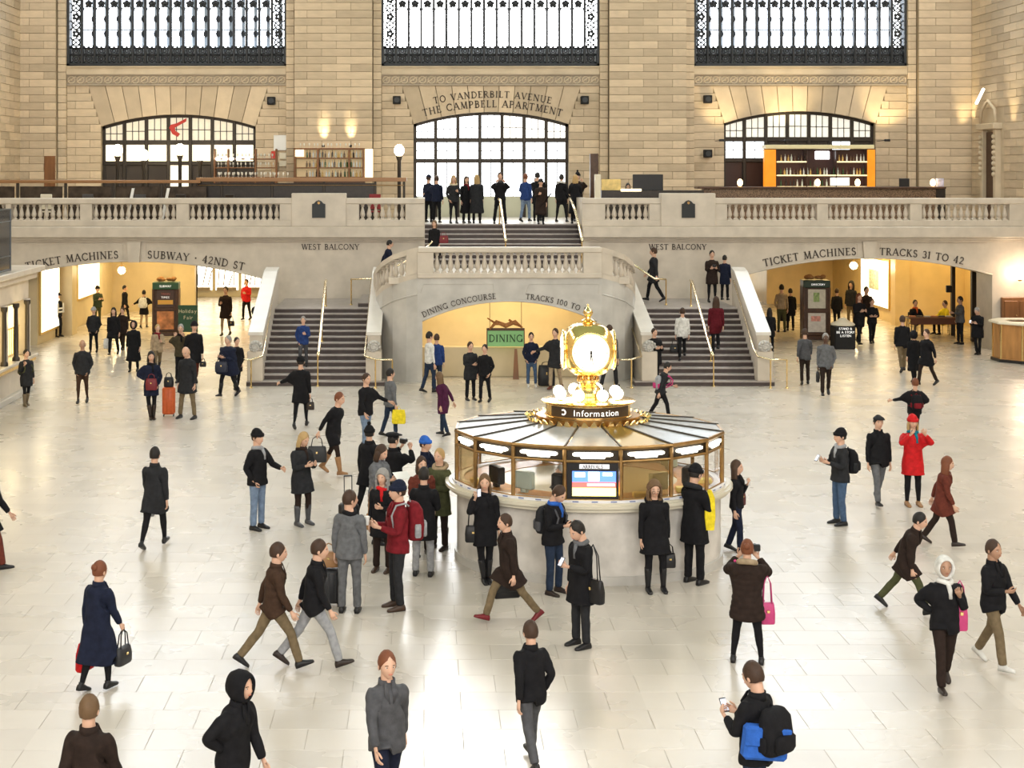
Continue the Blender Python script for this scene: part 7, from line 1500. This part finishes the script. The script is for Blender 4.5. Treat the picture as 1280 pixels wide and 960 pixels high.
pb('tall person in a black coat on the balcony before the bright doors', 672, 214, 170, 276, top=('coat', 'black'), legs=(T, 'black'), hair=('short', 'h_black'), arms=('photo', 'photo'), leg='stand')
pb('person in a long brown coat and dark hat stepping down from the balcony', 676, 228, 0, 281, top=('long', 'dkbrown'), legs=(T, 'black'), hair=('short', 'h_red'), hat=('beanie', 'char'), arms=('look', 'down'), leg='step', h=1.66)
pb('person with a pale hood and black slim trousers on the balcony', 702, 218, 160, 277.3, top=(J, 'black'), legs=('slim', 'black'), hair=('short', 'h_black'), neck=('furhood', 'white'), arms=('down', 'down'), leg='wide')
pb('tall person in a pointed black hat at the right of the balcony group', 722, 210, 0, 276.5, top=(J, 'dkbrown'), legs=(T, 'black'), hair=('short', 'h_black'), hat=('pompom', 'black'), arms=('photo', 'photo'), leg='stand')
pb('blond person in black directly before the pointed black hat', 719, 219, 180, 279.5, top=('long', 'black'), legs=(T, 'black'), hair=('bob', 'h_blond'), arms=('look', 'look'), leg='stand')
pp('receptionist in a black suit sitting behind the reception desk', 785, 0, 0, 0, z=ZB, D=56.4, h=1.7, top=(J, 'black'), legs=(T, 'black'), hair=('bob', 'h_black'), arms=('rest', 'rest'), leg='sit', sit=.62)
t = thing('desk_chair', 'black chair under the receptionist', 'chair', (PX(785, 56.5), 56.5, ZB)); q = MB(); q.cb(-.22, .22, -.22, .22, .52, .58, .02); q.build('seat', BLACK, t); q = MB(); q.lathe([(.25, 0), (.25, .03), (.03, .06), (.03, .53)], 10); q.build('pedestal', IRON, t)
# ---- before the dining arch and around the foot of the stairs
P = pp('person in a white shirt and jeans before the dining arch', 537, 491, 416, 120, top=('shirt', 'white'), legs=('jeans', 'dkjeans'), shoes=('shoe', 'black'), hair=('short', 'h_black'), arms=('down', 'down'), leg='step')
pp('person in a blue jacket just right of the white shirt', 546, 487, 418, 170, top=(J, 'blue'), legs=(T, 'dkjeans'), hair=('short', 'h_brown'), arms=('down', 'down'), leg='stand')
P = pp('figure in a purple coat leaning forward, in front of the dining arch', 554, 545, 470, -120, top=('coat', 'purple'), legs=('jeans', 'dkjeans'), shoes=('shoe', 'black'), hair=('long', 'h_lbrown'), arms=('back', 'down'), leg='step', lean=16)
pp('person in a dark grey coat, left of two standing under the green sign', 588, 500, 428, 20, top=('coat', 'char'), legs=(T, 'black'), shoes=('shoe', 'black'), hair=('short', 'h_brown'), arms=('cross', 'down'), leg='stand')
pp('person in black, right of two standing under the green sign', 606, 503, 432, -20, top=(J, 'black'), legs=(T, 'black'), hair=('short', 'h_black'), arms=('down', 'pocket'), leg='step')
pp('person in a dark jacket and jeans leaning against the low wall', 664, 483, 430, 0, top=(J, 'navy'), legs=('jeans', 'jeans'), shoes=('shoe', 'white'), hair=('short', 'h_black'), arms=('pocket', 'pocket'), leg='ease', h=1.62)
x, y, _ = G(683, 483); q = bag_handbag('large black rucksack standing on the floor beside the leaning person', (x, y, .72+.03), 'black', w=.52, h=.62, d=.3, strap=.10, name='holdall')
pp('person in a dark coat with pale trousers left of the golden clock', 694, 487, 412, -30, top=('coat', 'char'), legs=(T, 'beige'), shoes=('shoe', 'redbrown'), hair=('short', 'h_brown'), arms=('out', 'down'), leg='step')
pp('dark grey figure half hidden behind the golden clock', 762, 487, 405, 150, top=('coat', 'midgrey'), legs=(T, 'char'), hair=('short', 'h_brown'), arms=('down', 'down'), leg='walk')
P = pp('person in a black padded jacket at the foot of the right stairs', 818, 481, 411, 20, top=('puffer', 'black'), legs=(T, 'black'), hair=('short', 'h_brown'), arms=('look', 'look'), leg='stand', wide=1.05)
P = pp('stooping walker with a pinkish backpack right of the golden clock', 826, 526, 468, 90, top=(J, 'char'), legs=(T, 'black'), hair=('short', 'h_black'), arms=('down', 'reach'), leg='walk', lean=25); bag_back('pinkish grey backpack of the stooping walker', P, 'ltgrey', 'pink', w=.28, h=.36)
P = pp('person in a long black coat below the man in navy, at the left stairs', 376, 535, 446, 175, top=('coat', 'black'), legs=('slim', 'black'), hair=('short', 'h_black'), hat=('beanie', 'black'), arms=('down', 'out'), leg='walk'); bag_handbag('small brown bag swinging beside the long black coat at the left stairs', P['hand']['R'], 'dkbrown', w=.2, h=.2, strap=.1)
P = pp('figure in black leaning into a stride with a large dark bag', 417, 593, 490, 60, top=('coat', 'black'), legs=('slim', 'dkbrown'), shoes=(B, 'tan'), hair=('short', 'h_red'), arms=('back', 'down'), leg='walk', lean=16, side=6); bag_handbag('large dark bag of the leaning strider', P['hand']['R'], 'char', w=.42, h=.34)
pp('walker in brown-grey with a pale waist band, foot of the left stairs', 457, 562, 468, 40, top=(J, 'black'), legs=('jeans', 'ltjeans'), hair=('short', 'h_brown'), arms=('fwd', 'out'), leg='step', lean=5)
P = pp('walker in a grey jacket with a yellow bag', 488, 546, 462, 120, top=(J, 'grey'), legs=(T, 'dkjeans'), hair=('short', 'h_black'), arms=('down', 'down'), leg='step'); bag_shopper('black and yellow bag of the walker in the grey jacket', P['hand']['R']+Vector((.06, 0, .08)), 'yellow', w=.34, h=.34)
# ---- left passage and left floor
P = pp('woman in a dark coat carrying a pale bag by the ticket office', 33, 508, 440, 40, top=('coat', 'char'), legs=('leggings', 'black'), shoes=(B, 'khaki'), hair=('short', 'h_black'), arms=('strap', 'down'), leg='step'); bag_back('small grey-green backpack of the woman by the ticket office', P, 'green', 'olive', w=.28, h=.32)
pp('bald man in a dark jacket with hands in pockets walking forward', 103, 504, 426, 5, top=(J, 'char'), legs=('slim', 'brown'), shoes=('shoe', 'black'), hair=('bald', 'h_grey'), skin='m', arms=('pocket', 'pocket'), leg='step', wide=1.1)
P = pp('woman in a navy coat, hand on hip, beside the red suitcase', 189, 524, 440, 15, top=('coat', 'navy'), legs=('leggings', 'black'), shoes=(B, 'dkbrown'), hair=('bob', 'h_black'), arms=('hip', 'pocket'), leg='cross', neck=('scarf', 'black')); bag_handbag('dark red handbag held before the woman in the navy coat', P['hip']+Vector((.05, -.24, .28)), 'dkred', w=.3, h=.3, strap=.12)
P = pp('man in a long dark coat and grey trousers bent over the red suitcase', 234, 523, 430, -20, top=('coat', 'char'), legs=(T, 'khaki'), shoes=('shoe', 'black'), hair=('bald', 'h_blond'), arms=('down', 'down'), leg='wide', head=(25, 0))
x, y, _ = G(211, 520); suitcase('bright red upright suitcase between the navy-coated woman and the man', x, y, 'redbrown' if False else 'orange', w=.34, h=.78, d=.24, rz=.1); q = bag_handbag('small black bag on top of the bright red suitcase', (x, y, .78+.26+.12), 'black', w=.26, h=.26, d=.18, strap=.12)
pp('person in dark clothes and a pale hat walking forward, left of the white bag', 117, 441, 385, 5, top=(J, 'char'), legs=(T, 'black'), shoes=('shoe', 'black'), hair=('short', 'h_blond'), hat=('beanie', 'ltgrey'), arms=('pocket', 'pocket'), leg='step', wide=1.1)
P = pp('woman in a black coat with a white carrier bag', 142, 444, 385, 0, top=('coat', 'black'), legs=(T, 'black'), hair=('long', 'h_black'), arms=('carry', 'down'), leg='walk', wide=1.1); bag_shopper('white carrier bag of the woman in the black coat', P['hand']['R'], 'white')
pp('person half hidden behind the woman with the white carrier bag', 153, 438, 386, -5, top=('coat', 'dkbrown'), legs=(T, 'dkbrown'), hair=('short', 'h_brown'), arms=('down', 'down'), leg='walk2')
pp('person in an ankle-length black hooded coat, left passage', 167, 465, 402, 0, top=('long', 'black'), legs=(T, 'black'), hair=('none', ''), hat=('hood', 'black'), arms=('down', 'down'), leg='step')
P = pp('woman in a beige jacket with a reddish scarf before the left kiosk', 197, 467, 406, 20, top=(J, 'beige'), legs=(T, 'khaki'), shoes=(B, 'black'), hair=('short', 'h_blond'), neck=('scarf', 'dkred'), arms=('down', 'look'), leg='walk')
pp('light-haired person in a camouflage jacket raising both hands', 226, 478, 406, 0, top=(J, 'camo'), legs=(T, 'black'), hair=('short', 'h_grey'), arms=('photo', 'photo'), leg='stand', neck=('scarf', 'black'))
P = pp('person in a black coat and knit hat right of the camouflage jacket', 243, 481, 402, 20, top=('coat', 'black'), legs=(T, 'redbrown'), hair=('short', 'h_black'), hat=('beanie', 'black'), arms=('pocket', 'down'), leg='walk'); bag_handbag('small dark bag beside the black coat and knit hat', P['hand']['L'], 'black', w=.2, h=.16, strap=.1)
P = pp('stout figure in navy with bags on the arm, foot of the left parapet', 285, 496, 420, -30, top=('puffer', 'navy'), legs=(T, 'black'), shoes=(B, 'black'), hair=('short', 'h_grey'), arms=('look', 'look'), leg='walk', wide=1.3); bag_handbag('blue-grey bag on the arm of the stout figure in navy', P['hand']['L']+Vector((0, -.08, .1)), 'navy', w=.36, h=.3)
pp('companion in a dark coat behind the stout figure in navy', 296, 488, 424, 30, top=('coat', 'black'), legs=(T, 'black'), hair=('short', 'h_black'), arms=('down', 'pocket'), leg='step')
pp('person in a long dark hooded coat standing by the left stair parapet', 320, 447, 384, 110, top=('long', 'char'), legs=(T, 'black'), shoes=('shoe', 'ltgrey'), hair=('none', ''), hat=('hood', 'black'), arms=('cross', 'cross'), leg='stand')
P = pp('woman with bare legs and a dark coat in the bright left passage', 282, 420, 351, -10, top=('coat', 'dkbrown'), legs=('leggings', 'beige'), shoes=('shoe', 'black'), hair=('short', 'h_black'), arms=('look', 'carry'), leg='step'); bag_handbag('dark handbag of the woman in the bright left passage', P['hand']['L'], 'black', w=.26, h=.2)
pp('person in a bright red jacket and black trousers, left passage', 308, 400, 350, -20, top=(J, 'red'), legs=(T, 'black'), hair=('short', 'h_brown'), arms=('pocket', 'look'), leg='step')
pp('person with an orange-red scarf near the shop windows, behind the kiosk', 230, 381, 342, -30, top=('coat', 'midgrey'), legs=(T, 'black'), hair=('short', 'h_red'), neck=('furhood', 'orange'), arms=('down', 'down'), leg='stand')
pp('large dark hooded figure left of the kiosk, by the shop windows', 170, 384, 341, -150, top=('coat', 'dkbrown'), legs=(T, 'black'), hair=('none', ''), hat=('hood', 'dkbrown'), arms=('down', 'down'), leg='stand', wide=1.25, h=1.9)
P = pp('person in a black coat with a white pack holding the arms away from the body', 180, 410, 364, 175, top=('coat', 'black'), legs=(T, 'beige'), hair=('short', 'h_black'), arms=('out', 'out'), leg='step'); bag_back('white backpack on the black coat left of the kiosk', P, 'white', 'white', w=.34, h=.42)
pp('blurred black figure on the ramp in the left passage', 156, 402, 357, 90, top=('coat', 'black'), legs=(T, 'black'), hair=('short', 'h_black'), arms=('down', 'down'), leg='walk')
pp('man in an olive green jacket holding papers, left passage', 122, 406, 358, 40, top=(J, 'green'), legs=(T, 'olive'), hair=('short', 'h_black'), hat=('beanie', 'black'), arms=('look', 'look'), leg='stand', wide=1.1)
P = pp('man in a white-striped safety vest and cap leaning by the lit display case', 72, 421, 366, 60, top=(J, 'black'), legs=(T, 'black'), shoes=('shoe', 'black'), hair=('short', 'h_black'), hat=('cap', 'black'), arms=('pocket', 'pocket'), leg='ease')
t = P['root']; q = MB(); L = t
for (a, b, z0, z1) in ((-.20, .20, .98, 1.05), (-.19, -.11, 1.0, 1.36), (.11, .19, 1.0, 1.36), (-.2, .2, 1.12, 1.19)):
    q.cb(a, b, -.168, -.158, z0*P['sc'], z1*P['sc'], .004); q.cb(a, b, .158, .168, z0*P['sc'], z1*P['sc'], .004); 
for s in (-1, 1): q.cb(s*.20-.006, s*.20+.006, -.15, .15, .98*P['sc'], 1.05*P['sc'], .004)
q.build('reflective_stripes', WHITE, t)

a = -28; q_ = bp(1.15, a, 0)
person('grey-haired clerk in dark clothes standing inside the information booth', BXc+q_[0], BD+q_[1], 0, h=1.68, face=-40, top=('jacket', 'midgrey'), legs=('trousers', 'black'), hair=('short', 'h_grey'), arms=('look', 'down'), leg='stand', lod=1)
